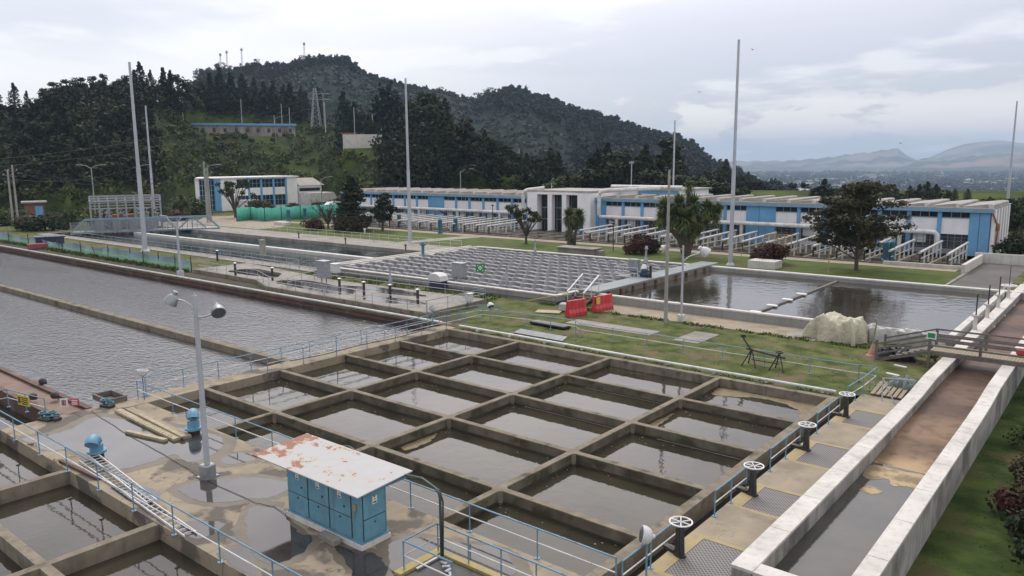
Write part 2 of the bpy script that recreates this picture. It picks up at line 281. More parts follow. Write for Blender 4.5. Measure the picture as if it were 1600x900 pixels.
def flume_bed():
    m = mat('flume_bed', (0.15, 0.10, 0.065), (0.10, 0.065, 0.045), 1.0, 0.55, coord=W)
    nt = m.node_tree; b = nt.nodes['Principled BSDF']
    geo = nt.nodes.new('ShaderNodeNewGeometry'); sp = nt.nodes.new('ShaderNodeSeparateXYZ'); nt.links.new(geo.outputs['Position'], sp.inputs[0])
    wv = nt.nodes.new('ShaderNodeTexWave'); wv.bands_direction = 'Y'; wv.inputs['Scale'].default_value = 0.045; wv.inputs['Distortion'].default_value = 9; wv.inputs['Detail'].default_value = 5; wv.inputs['Detail Scale'].default_value = 1.1
    nt.links.new(geo.outputs['Position'], wv.inputs[0])
    r = nt.nodes.new('ShaderNodeMapRange'); nt.links.new(sp.outputs[1], r.inputs[0]); r.inputs[1].default_value = 11; r.inputs[2].default_value = 24
    r.inputs[3].default_value = 0; r.inputs[4].default_value = 1
    cr = nt.nodes.new('ShaderNodeValToRGB'); e = cr.color_ramp.elements
    e[0].position = 0; e[0].color = (0.46, 0.34, 0.19, 1); e[1].position = 1; e[1].color = (0.125, 0.072, 0.043, 1)
    x = e.new(0.12); x.color = (0.42, 0.29, 0.155, 1); x = e.new(0.4); x.color = (0.24, 0.15, 0.085, 1)
    nt.links.new(r.outputs[0], cr.inputs[0])
    mx = nt.nodes.new('ShaderNodeMix'); mx.data_type = 'RGBA'; mx.blend_type = 'MULTIPLY'; nt.links.new(cr.outputs[0], mx.inputs[6])
    c2 = nt.nodes.new('ShaderNodeValToRGB'); e = c2.color_ramp.elements; e[0].position = 0.1; e[0].color = (0.42, 0.38, 0.36, 1); e[1].position = 0.55; e[1].color = (1, 1, 1, 1)
    nt.links.new(wv.outputs['Color'], c2.inputs[0]); nt.links.new(c2.outputs[0], mx.inputs[7]); mx.inputs[0].default_value = 0.8
    ns = nt.nodes.new('ShaderNodeTexNoise'); nt.links.new(geo.outputs['Position'], ns.inputs[0]); ns.inputs['Scale'].default_value = 1.7; ns.inputs['Detail'].default_value = 7
    c3 = nt.nodes.new('ShaderNodeValToRGB'); e = c3.color_ramp.elements; e[0].position = 0.36; e[0].color = (0.5, 0.45, 0.4, 1); e[1].position = 0.5; e[1].color = (1, 1, 1, 1)
    nt.links.new(ns.outputs[0], c3.inputs[0])
    mx2 = nt.nodes.new('ShaderNodeMix'); mx2.data_type = 'RGBA'; mx2.blend_type = 'MULTIPLY'; mx2.inputs[0].default_value = 0.7
    nt.links.new(mx.outputs[2], mx2.inputs[6]); nt.links.new(c3.outputs[0], mx2.inputs[7]); nt.links.new(mx2.outputs[2], b.inputs['Base Color'])
    bn = nt.nodes.new('ShaderNodeBump'); bn.inputs['Distance'].default_value = 0.18; nt.links.new(wv.outputs['Color'], bn.inputs['Height'])
    bn2 = nt.nodes.new('ShaderNodeBump'); bn2.inputs['Distance'].default_value = 0.04; nt.links.new(ns.outputs[0], bn2.inputs['Height']); nt.links.new(bn.outputs[0], bn2.inputs['Normal'])
    nt.links.new(bn2.outputs[0], b.inputs['Normal']); b.inputs['Roughness'].default_value = 0.5; b.inputs['Specular IOR Level'].default_value = 0.25
flume_bed()
def grating():
    m = mat('grating', (0.14, 0.13, 0.12), None, rough=0.6)
    nt = m.node_tree; b = nt.nodes['Principled BSDF']; geo = nt.nodes.new('ShaderNodeNewGeometry')
    mp = nt.nodes.new('ShaderNodeMapping'); mp.inputs['Rotation'].default_value = (0, 0, R_(45)); nt.links.new(geo.outputs['Position'], mp.inputs[0])
    ck = nt.nodes.new('ShaderNodeTexVoronoi'); ck.feature = 'F1'; ck.distance = 'CHEBYCHEV'; ck.inputs['Randomness'].default_value = 0; ck.inputs['Scale'].default_value = 9; nt.links.new(mp.outputs[0], ck.inputs[0])
    cr = nt.nodes.new('ShaderNodeValToRGB'); e = cr.color_ramp.elements; e[0].position = 0.27; e[0].color = (0.03, 0.03, 0.032, 1); e[1].position = 0.36; e[1].color = (0.20, 0.19, 0.18, 1)
    nt.links.new(ck.outputs[0], cr.inputs[0]); nt.links.new(cr.outputs[0], b.inputs['Base Color'])
grating()
def net_mat():
    m = mat('striped_net', (0.1, 0.3, 0.3), None, rough=0.8)
    nt = m.node_tree; b = nt.nodes['Principled BSDF']; geo = nt.nodes.new('ShaderNodeNewGeometry')
    ns = nt.nodes.new('ShaderNodeTexNoise'); ns.inputs['Scale'].default_value = 0.35; nt.links.new(geo.outputs['Position'], ns.inputs[0])
    sp = nt.nodes.new('ShaderNodeSeparateXYZ'); nt.links.new(geo.outputs['Position'], sp.inputs[0])
    a = nt.nodes.new('ShaderNodeMath'); a.operation = 'MULTIPLY_ADD'; nt.links.new(ns.outputs[0], a.inputs[0]); a.inputs[1].default_value = 1.1; nt.links.new(sp.outputs[2], a.inputs[2])
    r = nt.nodes.new('ShaderNodeMapRange'); nt.links.new(a.outputs[0], r.inputs[0]); r.inputs[1].default_value = 0.35; r.inputs[2].default_value = 2.2
    cr = nt.nodes.new('ShaderNodeValToRGB'); e = cr.color_ramp.elements; e[0].position = 0; e[0].color = (0.18, 0.42, 0.30, 1); e[1].position = 1; e[1].color = (0.16, 0.24, 0.36, 1)
    for p, c in ((0.32, (0.20, 0.45, 0.36)), (0.40, (0.42, 0.50, 0.30)), (0.47, (0.20, 0.40, 0.38)), (0.62, (0.20, 0.33, 0.42))):
        x = e.new(p); x.color = (*c, 1)
    nt.links.new(r.outputs[0], cr.inputs[0]); nt.links.new(cr.outputs[0], b.inputs['Base Color']); b.inputs['Alpha'].default_value = 0.85
net_mat()

# ------------------------------------------------------------------ mesh builder
class MB:
    def __init__(s): s.v = []; s.f = []
    def add(s, vs, fs):
        o = len(s.v); s.v += [tuple(map(float, p)) for p in vs]; s.f += [tuple(i+o for i in f) for f in fs]; return s
    def box(s, x0, y0, z0, x1, y1, z1):
        return s.add([(x0, y0, z0), (x1, y0, z0), (x1, y1, z0), (x0, y1, z0), (x0, y0, z1), (x1, y0, z1), (x1, y1, z1), (x0, y1, z1)],
                     [(0, 3, 2, 1), (4, 5, 6, 7), (0, 1, 5, 4), (1, 2, 6, 5), (2, 3, 7, 6), (3, 0, 4, 7)])
    def cbox(s, c, d, rz=0.0, ry=0.0, bev=0.0):
        m = Matrix.Rotation(rz, 3, 'Z') @ Matrix.Rotation(ry, 3, 'Y'); x, y, z = d[0]/2, d[1]/2, d[2]/2
        if bev:
            b = bev; o = []
            for zz, k in ((-z, 1), (-z+b, 0), (z-b, 0), (z, 1)):
                xx, yy = x-k*b, y-k*b
                o += [(-xx+b*(1-k), -yy, zz), (xx-b*(1-k), -yy, zz), (xx, -yy+b*(1-k), zz), (xx, yy-b*(1-k), zz), (xx-b*(1-k), yy, zz), (-xx+b*(1-k), yy, zz), (-xx, yy-b*(1-k), zz), (-xx, -yy+b*(1-k), zz)]
            vs = [m @ Vector(p) + Vector(c) for p in o]
            fs = [tuple(reversed(range(8))), tuple(range(24, 32))]
            for r in range(3):
                for i in range(8): j = (i+1) % 8; fs.append((r*8+i, r*8+j, r*8+8+j, r*8+8+i))
            return s.add(vs, fs)
        vs = [m @ Vector(p) + Vector(c) for p in ((-x, -y, -z), (x, -y, -z), (x, y, -z), (-x, y, -z), (-x, -y, z), (x, -y, z), (x, y, z), (-x, y, z))]
        return s.add(vs, [(0, 3, 2, 1), (4, 5, 6, 7), (0, 1, 5, 4), (1, 2, 6, 5), (2, 3, 7, 6), (3, 0, 4, 7)])
    def bar(s, a, b, w_, h_):          # rectangular bar from a to b
        a, b = Vector(a), Vector(b); d = (b-a).normalized(); up = Vector((0, 0, 1)) if abs(d.z) < .95 else Vector((1, 0, 0))
        sx = d.cross(up).normalized()*w_/2; u = sx.cross(d).normalized()*h_/2
        return s.add([a-sx-u, a+sx-u, a+sx+u, a-sx+u, b-sx-u, b+sx-u, b+sx+u, b-sx+u], [(0, 1, 2, 3), (7, 6, 5, 4), (0, 4, 5, 1), (1, 5, 6, 2), (2, 6, 7, 3), (3, 7, 4, 0)])
    def tube(s, pts, r, n=8, cap=True):
        pts = [Vector(p) for p in pts]; rs = r if isinstance(r, (list, tuple)) else [r]*len(pts); vs = []
        for i, p in enumerate(pts):
            d = (pts[min(i+1, len(pts)-1)]-pts[max(i-1, 0)]).normalized(); up = Vector((0, 0, 1)) if abs(d.z) < .9 else Vector((1, 0, 0))
            a = d.cross(up).normalized(); b = a.cross(d)
            vs += [p+(a*math.cos(2*math.pi*k/n)+b*math.sin(2*math.pi*k/n))*rs[i] for k in range(n)]
        fs = []
        for i in range(len(pts)-1):
            for k in range(n): j = (k+1) % n; fs.append((i*n+k, i*n+n+k, i*n+n+j, i*n+j))
        if cap: fs.append(tuple(range(n))); fs.append(tuple(reversed(range((len(pts)-1)*n, len(pts)*n))))
        return s.add(vs, fs)
    def lathe(s, prof, c=(0, 0, 0), n=16, axis=None):
        q = Vector(axis).normalized().to_track_quat('Z', 'Y') if axis else None; vs = []
        for r, z in prof:
            for k in range(n):
                p = Vector((r*math.cos(2*math.pi*k/n), r*math.sin(2*math.pi*k/n), z))
                if q: p = q @ p
                vs.append(p+Vector(c))
        fs = []
        for i in range(len(prof)-1):
            for k in range(n): j = (k+1) % n; fs.append((i*n+k, i*n+j, i*n+n+j, i*n+n+k))
        fs.append(tuple(reversed(range(n)))); fs.append(tuple(range((len(prof)-1)*n, len(prof)*n)))
        return s.add(vs, fs)
    def prism(s, poly, z0, z1):
        n = len(poly); vs = [(p[0], p[1], z0) for p in poly]+[(p[0], p[1], z1) for p in poly]
        return s.add(vs, [tuple(reversed(range(n))), tuple(range(n, 2*n))]+[(i, (i+1) % n, n+(i+1) % n, n+i) for i in range(n)])
    def extr(s, poly, c0, c1, ax):     # polygon given in the two other axes
        n = len(poly)
        def mk(p, c): return (c, p[0], p[1]) if ax == 'x' else (p[0], c, p[1])
        return s.add([mk(p, c0) for p in poly]+[mk(p, c1) for p in poly], [tuple(range(n)), tuple(reversed(range(n, 2*n)))]+[(i, n+i, n+(i+1) % n, (i+1) % n) for i in range(n)])
    def ring(s, c, R, r, n=24, m=6):
        vs = []; fs = []
        for i in range(n):
            a = 2*math.pi*i/n
            for k in range(m):
                b = 2*math.pi*k/m; vs.append((c[0]+(R+r*math.cos(b))*math.cos(a), c[1]+(R+r*math.cos(b))*math.sin(a), c[2]+r*math.sin(b)))
        for i in range(n):
            for k in range(m): fs.append((i*m+k, ((i+1) % n)*m+k, ((i+1) % n)*m+(k+1) % m, i*m+(k+1) % m))
        return s.add(vs, fs)
    def quad(s, a, b, c, d): return s.add([a, b, c, d], [(0, 1, 2, 3)])
    def mesh(s, name, m, off=(0, 0, 0), smooth=False):
        me = bpy.data.meshes.new(name); o = off
        me.from_pydata([(p[0]-o[0], p[1]-o[1], p[2]-o[2]) for p in s.v], [], s.f)
        if m: me.materials.append(MATS[m] if isinstance(m, str) else m)
        if smooth:
            me.shade_smooth()
            try: me.set_sharp_from_angle(angle=R_(40))
            except Exception: pass
        return me
OFF = {}
def T(name, label, cat, loc=(0, 0, 0), group=None):
    o = bpy.data.objects.new(name, None); o.empty_display_size = .3; o.location = loc; col.objects.link(o)
    o['label'] = label; o['category'] = cat
    if group: o['group'] = group
    OFF[o.name] = tuple(loc); return o
def part(name, mb, m, parent, smooth=False, label=None):
    off = OFF[parent.name]; o = bpy.data.objects.new(name, mb.mesh(name, m, off, smooth)); o.parent = parent; col.objects.link(o); OFF[o.name] = off
    if label: o['label'] = label
    return o
def single(name, mb, m, label, cat, group=None, smooth=False):
    c = np.array(mb.v); loc = ((c[:, 0].min()+c[:, 0].max())/2, (c[:, 1].min()+c[:, 1].max())/2, c[:, 2].min())
    o = bpy.data.objects.new(name, mb.mesh(name, m, loc, smooth)); o.location = loc; col.objects.link(o); OFF[o.name] = loc
    o['label'] = label; o['category'] = cat
    if group: o['group'] = group
    return o
def struct(name, mb, m, kind='structure', label=None, smooth=False):
    o = bpy.data.objects.new(name, mb.mesh(name, m, (0, 0, 0), smooth)); col.objects.link(o); o['kind'] = kind
    if label: o['label'] = label
    OFF[o.name] = (0, 0, 0); return o
def copy_thing(root, loc, rz=0.0, label=None, scale=None):
    def rec(o, par):
        c = o.copy(); col.objects.link(c)
        if par: c.parent = par
        for ch in [k for k in o.children]: rec(ch, c)
        return c
    r = rec(root, None); r.location = loc; r.rotation_euler = (0, 0, rz)
    if scale: r.scale = (scale,)*3 if isinstance(scale, (int, float)) else scale
    if label: r['label'] = label
    return r
def place(root, first, loc, rz=0.0, label=None, scale=None):
    if first:
        root.location = loc; root.rotation_euler = (0, 0, rz)
        if scale: root.scale = (scale,)*3 if isinstance(scale, (int, float)) else scale
        if label: root['label'] = label
        return root
    return copy_thing(root, loc, rz, label, scale)
#@@SCENE

# ================================================================== SETTING: ground sheet with real openings
GZ = -0.12
holes = [(-170, -5.7, -8.45, 21.75),          # lagoon
         (-75, -10.1, -8.45, -5.7),            # rusty ledge trough
         (-15, -60, 30, -10.15),              # lower clarifier
         (-8.45, -10.15, 22.6, 21.0),         # deck + cells (own solids)
         (22.6, -60, 29.4, 22.3), (25.7, 22.3, 29.4, 140),            # flume
         (29.4, -60, 90, 75),                 # lower lawn on the right
         (-130, 36.2, -43.2, 56.9),           # big pool
         (-43.2, 34.6, -4.6, 62.6), (-4.6, 38.0, 25.4, 62.6),        # lamella tank, settling tank
         (-106, 82.6, 18.2, 97.8)]            # filter pits
def sheet(mb, x0, x1, y0, y1, z, hs):
    xs = sorted({x0, x1} | {h[0] for h in hs} | {h[2] for h in hs}); ys = sorted({y0, y1} | {h[1] for h in hs} | {h[3] for h in hs})
    xs = [v for v in xs if x0 <= v <= x1]; ys = [v for v in ys if y0 <= v <= y1]
    for i in range(len(xs)-1):
        for j in range(len(ys)-1):
            cx, cy = (xs[i]+xs[i+1])/2, (ys[j]+ys[j+1])/2
            if any(h[0] < cx < h[2] and h[1] < cy < h[3] for h in hs): continue
            mb.quad((xs[i], ys[j], z), (xs[i+1], ys[j], z), (xs[i+1], ys[j+1], z), (xs[i], ys[j+1], z))
m = MB(); sheet(m, -330, -62, -60, 175, GZ, holes); sheet(m, -62, 90, -60, 116, GZ, holes); struct('ground', m, 'grass')
m = MB(); m.quad((29.3, -60, -1.35), (90, -60, -1.9), (90, 30, -1.9), (29.3, 30, -1.35)); m.quad((29.3, 30, -1.35), (90, 30, -1.9), (90, 75, -.5), (29.3, 75, -.2))
struct('lower_lawn', m, 'lush_grass')
m = MB(); sheet(m, -135, 40, 62.6, 82.5, GZ+.006, [(19.0, 62, 40, 83)]); struct('lawn', m, 'lawn')
# basin floors well below the water so that nothing is open
m = MB(); m.quad((-340, -80, -6), (110, -80, -6), (110, 190, -6), (-340, 190, -6)); struct('subsoil', m, 'soil')

# ---- water sheets
def wsheet(name, x0, y0, x1, y1, z, mt):
    m = MB(); m.quad((x0, y0, z), (x1, y0, z), (x1, y1, z), (x0, y1, z)); return struct(name, m, mt)
wsheet('lagoon_water', -170, -5.9, -8.4, 21.9, -0.85, 'lagoon_water')
wsheet('cell_water', -7.0, -3.5, 22.4, 20.6, -0.52, 'cell_water')
wsheet('channel_water', 22.5, -60, 23.4, 20.6, -0.75, 'dark_water')
wsheet('lower_cell_water', -15, -60, 30, -10.2, -0.62, 'cell_water')
wsheet('trough_water', -70, -9.9, -8.45, -7.9, -0.8, 'dark_water')
wsheet('pool_water', -130, 36.2, -43.2, 56.9, -0.45, 'pool_water')
wsheet('settling_water', -4.6, 38.0, 25.0, 62.6, 0.22, 'tank_water')
wsheet('lamella_water', -43.2, 34.8, -4.6, 62.6, 0.10, 'dark_water')
wsheet('weir_water', 25.2, 38, 26.5, 62.4, 0.05, 'tank_water')
wsheet('flume_water', 26.4, -0.4, 28.9, 13.0, -0.32, 'flume_water')
# sloping sediment-brown race feeding the flume
m = MB(); n = 60
for k in range(n):
    y0, y1 = 11.8+k*1.8, 11.8+(k+1)*1.8
    f = lambda y: -0.36 + 0.012*min(y-11.8, 1)*10*0 + 0.030*max(0, y-11.8) if y < 24 else 0.006+0.0*(y-24)
    for i in range(6):
        xa, xb = 26.4+i*.42, 26.4+(i+1)*.42
        m.quad((xa, y0, f(y0)), (xb, y0, f(y0)), (xb, y1, f(y1)), (xa, y1, f(y1)))
struct('race_water', m, 'flume_bed')

# ---- paths and paving
def slab(name, poly, z0, z1, mt, label=None):
    m = MB(); m.prism(poly, z0, z1); return struct(name, m, mt, label=label)
def rect(x0, y0, x1, y1): return [(x0, y0), (x1, y0), (x1, y1), (x0, y1)]
slab('path', rect(-2.6, 34.4, 14.5, 38.0), GZ-.1, GZ+.03, 'tan_concrete')
slab('path', [(14.5, 34.2), (16.8, 34.2), (17, 38), (14.5, 38)], GZ-.1, GZ+.03, 'pale_concrete')
slab('paving_slab', rect(-1.4, 28.4, 6.4, 30.2), GZ-.1, GZ+.04, 'pale_concrete')
slab('paving_slab', rect(8.5, 28.2, 10.5, 31.9), GZ-.1, GZ+.04, 'pale_concrete')
slab('path', rect(-130, 79.5, 18, 82.2), GZ-.1, GZ+.05, 'tan_concrete')
slab('pool_apron', rect(-130, 57.3, -43.5, 64.4), GZ-.1, 0.0, 'pale_concrete')
slab('pool_apron', rect(-130, 34.0, -43.6, 35.8), GZ-.1, 0.0, 'pale_concrete')
slab('road', rect(19.4, 64.2, 24.2, 90.8), GZ-.1, GZ+.012, 'asphalt')
m = MB(); m.bar((19.2, 64.3, GZ+.06), (19.2, 80.2, GZ+.06), .3, .14); m.tube([(24.4, 74, GZ+.03), (24.2, 68.6, GZ+.03), (24.8, 66.6, GZ+.03), (26.4, 65.2, GZ+.03)], .13, 6)
single('kerb', m, 'pale_concrete', 'low concrete kerb edging the asphalt road behind the settling tank', 'kerb')
slab('service_road', [(-200, 60), (-131, 57), (-131, 71), (-230, 78)], GZ-.1, GZ+.01, 'pale_concrete')
slab('service_road', [(-150, 80), (-131, 66), (-105, 66), (-105, 72), (-140, 100)], GZ-.1, GZ+.014, 'tan_concrete')
slab('diagonal_path', [(-62, 64.6), (-59, 64.6), (-56, 79.5), (-60, 79.5)], GZ-.1, GZ+.02, 'pale_concrete')
m = MB(); m.prism(rect(-125, 22.6, -8.5, 25.3), GZ-.1, GZ+.012)
struct('dirt_strip', m, 'soil')

# ================================================================== CONCRETE BASINS
TH = 0.31
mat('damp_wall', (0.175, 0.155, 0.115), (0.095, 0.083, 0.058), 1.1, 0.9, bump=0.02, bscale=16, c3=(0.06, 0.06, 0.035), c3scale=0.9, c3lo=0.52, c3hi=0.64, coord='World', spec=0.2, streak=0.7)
b = T('flocculation_basin', 'large concrete basin split into a grid of rectangular water cells by grey walls', 'basin', (7.8, 10, 0))
gx = [-6.96, 0.0, 7.83, 15.63, 22.26]; gy = [0.0, 5.12, 10.29, 15.40, 20.55]
y0 = -3.5
m = MB(); m.box(-8.45, -5.0, -1.6, -6.96, 21.2, 0.02); part('edge_walkway', m, 'deck_concrete', b)
for x in gx[1:4]:
    m = MB(); ys = [y0]+gy
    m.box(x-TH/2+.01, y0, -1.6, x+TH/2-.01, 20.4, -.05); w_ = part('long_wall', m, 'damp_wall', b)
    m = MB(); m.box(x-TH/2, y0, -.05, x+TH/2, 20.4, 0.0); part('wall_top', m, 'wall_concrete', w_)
    m = MB(); m.box(x-TH/2-.004, y0, -.6, x+TH/2+.004, 20.4, -.43); part('tide_line', m, 'algae', w_)
for y in gy[:4]:
    xs = gx
    for i in range(4):
        m = MB(); xa = xs[i]+(TH/2 if i else 0); xb = xs[i+1]-TH/2
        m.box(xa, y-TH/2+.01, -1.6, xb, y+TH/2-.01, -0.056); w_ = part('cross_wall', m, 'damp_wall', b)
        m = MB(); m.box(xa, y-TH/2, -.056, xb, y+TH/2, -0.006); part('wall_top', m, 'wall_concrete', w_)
        m = MB(); m.box(xa+.01, y-TH/2-.004, -.6, xb-.01, y+TH/2+.004, -.44); part('tide_line', m, 'algae', w_)
# little fillets where walls meet
for x in gx[1:4]:
    for y in gy[:4]: m = MB(); m.cbox((x, y, -0.8), (0.62, 0.62, 1.592), R_(45)); part('corner_pier', m, 'wall_concrete', b)
m = MB(); m.box(22.10, y0-7, -1.6, 22.52, 20.4, 0.0); part('end_wall', m, 'wall_concrete', b)
m = MB()
for (xa, xb) in ((-6.96, -0.9), (-0.88, 9.2), (9.22, 14.0), (14.02, 18.6), (18.62, 22.52)): m.box(xa, 20.4, -1.6, xb, 20.86, 0.004)
part('rear_wall', m, 'wall_concrete', b)
# pale scum boards along some wall feet
for (x1_, x2_, yy) in ((9.5, 15.2, 15.2), (8.9, 15.2, 10.09), (-4.2, -0.4, 15.2), (17.2, 21.7, 10.09)):
    m = MB(); m.box(x1_, yy-.015, -0.515, x2_, yy+.02, -0.495); part('waterline_pipe', m, 'pale_concrete', b)
m = MB(); m.tube([(-6.9, 21.6, 0.10), (-1, 21.6, .10), (9, 21.45, .10), (22.2, 21.5, .10)], .09, 8)
for k in range(9): m.box(-5+k*3.3, 21.45, -.1, -4.85+k*3.3, 21.75, .05)
single('long_pipe', m, 'pipe_white', 'thin white pipe lying along the grass behind the celled basin', 'pipe', smooth=True)
m = MB(); m.box(-6.9, 20.9, -1.0, 22.6, 22.4, -0.18); struct('verge', m, 'grass')
m = MB(); m.box(-7, 22.4, -1.0, 23.0, 24.2, -0.14); struct('verge', m, 'grass')

# deck in front of the basin
d = T('concrete_deck', 'stained concrete deck with puddles between the two celled basins', 'deck', (7, -7, 0))
joints_x = [-8.45, -1.6, 5.35, 12.2, 19.2, 30]
for i in range(5):
    for (ya, yb) in ((-10.2, -6.86), (-6.84, y0)):
        xb = joints_x[i+1]-.02
        if i == 4: xb = 24.9
        m = MB(); m.box(joints_x[i], ya, -1.7, xb, yb, 0.0); part('deck_slab', m, 'deck_concrete', d)
m = MB(); m.box(-8.44, -10.15, -1.65, 24.8, -3.55, -0.05); part('deck_core', m, 'dark_interior', d)
# strip of landings beside the flume
s = T('gate_walkway', 'tan concrete walkway with steel gratings between handwheels and white flume', 'walkway', (24.6, 9, 0))
for (ya, yb) in ((1.4, 4.2), (6.9, 10.0), (13.2, 16.4), (19.4, 22.3)):
    m = MB(); m.box(23.4, ya, -1.2, 25.72, yb, 0.0); part('landing', m, 'tan_concrete', s)
for (ya, yb) in ((-1.9, 1.4), (4.2, 6.9), (10.0, 13.2), (16.4, 19.4)):
    m = MB(); m.box(23.4, ya+.0, -1.2, 25.72, ya+.22, 0.004); m.box(23.4, yb-.22, -1.2, 25.72, yb, 0.004); m.box(23.4, ya+.22, -1.2, 23.95, yb-.22, 0.004); part('yellow_frame', m, 'yellow_edge', s)
    m = MB(); m.box(23.96, ya+.23, -.05, 25.72, yb-.23, -.012); part('grating', m, 'grating', s)
m = MB(); m.box(23.4, -3.4, -1.2, 25.72, -1.9, 0.0); part('landing', m, 'tan_concrete', s)
# puddles
def blob(pts, z, mt, jit=.12):
    pts = [Vector((p[0], p[1], 0)) for p in pts]; n = len(pts); o = []
    for i in range(n):
        p0, p1, p2, p3 = pts[i-1], pts[i], pts[(i+1) % n], pts[(i+2) % n]
        for k in range(6):
            t = k/6; q = 0.5*((2*p1)+(-p0+p2)*t+(2*p0-5*p1+4*p2-p3)*t*t+(-p0+3*p1-3*p2+p3)*t*t*t)
            o.append((q.x+rnd.uniform(-jit, jit)*.5, q.y+rnd.uniform(-jit, jit)*.5, z))
    m = MB(); c = sum((Vector(p) for p in o), Vector())/len(o); m.v = o; m.f = [tuple(range(len(o)))]
    return struct('puddle', m, mt)
pud = [[(-6.0, -10.0), (-5.9, -9.4), (-5.6, -8.2), (-6.6, -6.4), (-4.3, -5.4), (-2, -4.6), (1.2, -3.9), (2.9, -5.0), (3.2, -6.4), (1.7, -6.5), (1.8, -7.6), (1.5, -8.8), (0.1, -8.9), (-1.3, -9.0), (-2.8, -9.2), (-3.3, -9.8)],
       [(5.4, -8.1), (5.5, -7.1), (6.1, -6.5), (6.9, -5.6), (8.3, -5.1), (9.0, -5.5), (9.1, -6.4), (8.6, -6.9), (8.2, -7.6), (7.4, -8.2), (6.2, -8.3)],
       [(9.4, -7.4), (10.2, -6.6), (11.0, -6.9), (12.4, -7.4), (13.2, -7.3), (13.8, -8.2), (13.7, -9.2), (12.6, -9.3), (10.9, -8.5)],
       [(13.9, -7.1), (14.8, -7.05), (15.6, -6.7), (16.3, -6.8), (17.1, -7.4), (16.9, -8.2), (16.0, -7.9), (15.0, -7.5)],
       [(15.7, -5.9), (16.0, -5.1), (16.8, -4.7), (18.0, -4.1), (18.8, -3.8), (19.6, -4.1), (20.3, -4.9), (19.2, -6.3), (17.4, -7.2), (16.4, -6.6)],
       [(12.1, -10.1), (11.7, -9.6), (12.2, -9.2), (13.9, -10.05)],
       [(3.8, -4.6), (4.6, -4.1), (5.2, -4.6), (4.6, -5.6), (3.9, -5.4)]]
mat('damp_deck', (0.125, 0.107, 0.082), (0.155, 0.132, 0.10), 1.4, 0.6, bump=0.008, bscale=25, coord='World', spec=0.4)
for p in pud:
    c = (sum(q[0] for q in p)/len(p), sum(q[1] for q in p)/len(p)); grown = [(min(max(q[0]+(q[0]-c[0])*.10+(.22 if q[0] > c[0] else -.22), -8.3), 24), min(max(q[1]+(q[1]-c[1])*.10+(.15 if q[1] > c[1] else -.15), -10.1), -3.6)) for q in p]
    o = blob(grown, 0.002+.0004*pud.index(p), 'damp_deck', .2); o.name = 'damp_stain'
    blob(p, 0.008, 'puddle_water')
for k, p in enumerate([[(3.2, -9.9), (4.2, -8.9), (5.6, -9.0), (6.2, -9.9)], [(8.6, -9.3), (9.8, -8.7), (10.2, -9.8), (9.0, -10.0)], [(18, -9), (20, -7.5), (22, -8.6), (20, -9.9)], [(10.2, -5.6), (10.9, -4.5), (10.1, -4.1), (9.4, -4.7)]]): blob(p, 0.004, 'puddle_water')

# floating scum and leaf litter on the cells
mat('foam_tan', (.40, .30, .17), (.20, .15, .09), 1.8, .7, lo=.42, hi=.56, coord='World')
mat('scum', (0.20, 0.155, 0.085), (0.13, 0.105, 0.06), 2.2, 0.7, coord='World')
for pts in ([(16.2, 18.6), (17.2, 18.9), (18.4, 19.6), (19.8, 19.5), (21.0, 18.9), (21.5, 17.6), (21.8, 16.2), (22.05, 16.6), (22.08, 20.2), (20, 20.3), (17.5, 20.32), (16.0, 20.2), (15.95, 19.2)], [(16.0, 11.0), (16.3, 11.6), (16.15, 13.2), (15.9, 14), (15.88, 11)], [(8.2, 1.4), (8.7, 1.6), (8.6, 3.0), (8.1, 3.9), (8.06, 1.6)]):
    o = blob(pts, -0.512, 'scum', .14); o.name = 'scum'
q_ = MB()
for k in range(420):
    ci, cj = rnd.randint(0, 3), rnd.randint(0, 4); xa, xb = gx[ci]+.3, gx[ci+1]-.3; yy = [y0]+gy; ya_, yb_ = yy[cj]+.3, yy[cj+1]-.3
    e_ = rnd.random()**2.2; x = xa+(xb-xa)*(e_*.4 if rnd.random() < .6 else rnd.random()); y = yb_-(yb_-ya_)*(rnd.random()**2*.6); a = rnd.uniform(0, 6.28); s_ = rnd.uniform(.02, .06)
    q_.add([(x+s_*math.cos(a+t_), y+s_*.6*math.sin(a+t_), -.513) for t_ in (0, 1.3, 3, 4.4)], [(0, 1, 2, 3)])
struct('leaf_litter', q_, 'timber', kind='stuff', label='tiny leaves and scum flecks floating on the cells')
# lower-left basin
b2 = T('lower_basin', 'concrete basin with water cells in the bottom left corner below the blue railing', 'basin', (3, -14, 0))
for x in (-8.6, -0.3, 7.7, 15.7, 23.6):
    m = MB(); m.box(x-.17, -40, -1.6, x+.17, -10.2, -0.03); part('cross_wall', m, 'wall_concrete', b2)
for y in (-14.0, -19.2, -24.4):
    for xa, xb in ((-15, -8.77), (-8.43, -.47), (-.13, 7.53), (7.87, 15.53), (15.87, 23.43)):
        m = MB(); m.box(xa, y-.17, -1.6, xb, y+.17, -0.036); part('long_wall', m, 'wall_concrete', b2)

# ================================================================== FLUME
fl = T('flume', 'long white-topped concrete channel carrying brown water down the right side', 'channel', (27.5, 15, 0))
def zt(y): return 0.42 if y < 21.5 else (0.42+(y-21.5)*0.06 if y < 26 else 0.69)
def wallrun(x0, x1, ya, yb, zf, name, mt, par, zb=-1.6, step=3.3, gap=.02):
    y = ya
    while y < yb-.01:
        ye = min(y+step, yb); m = MB()
        for (p, q) in ((y, ye-gap),):
            m.add([(x0, p, zb), (x1, p, zb), (x1, q, zb), (x0, q, zb), (x0, p, zf(p)), (x1, p, zf(p)), (x1, q, zf(q)), (x0, q, zf(q))],
                  [(0, 3, 2, 1), (4, 5, 6, 7), (0, 1, 5, 4), (1, 2, 6, 5), (2, 3, 7, 6), (3, 0, 4, 7)])
        part(name, m, mt, par); y = ye
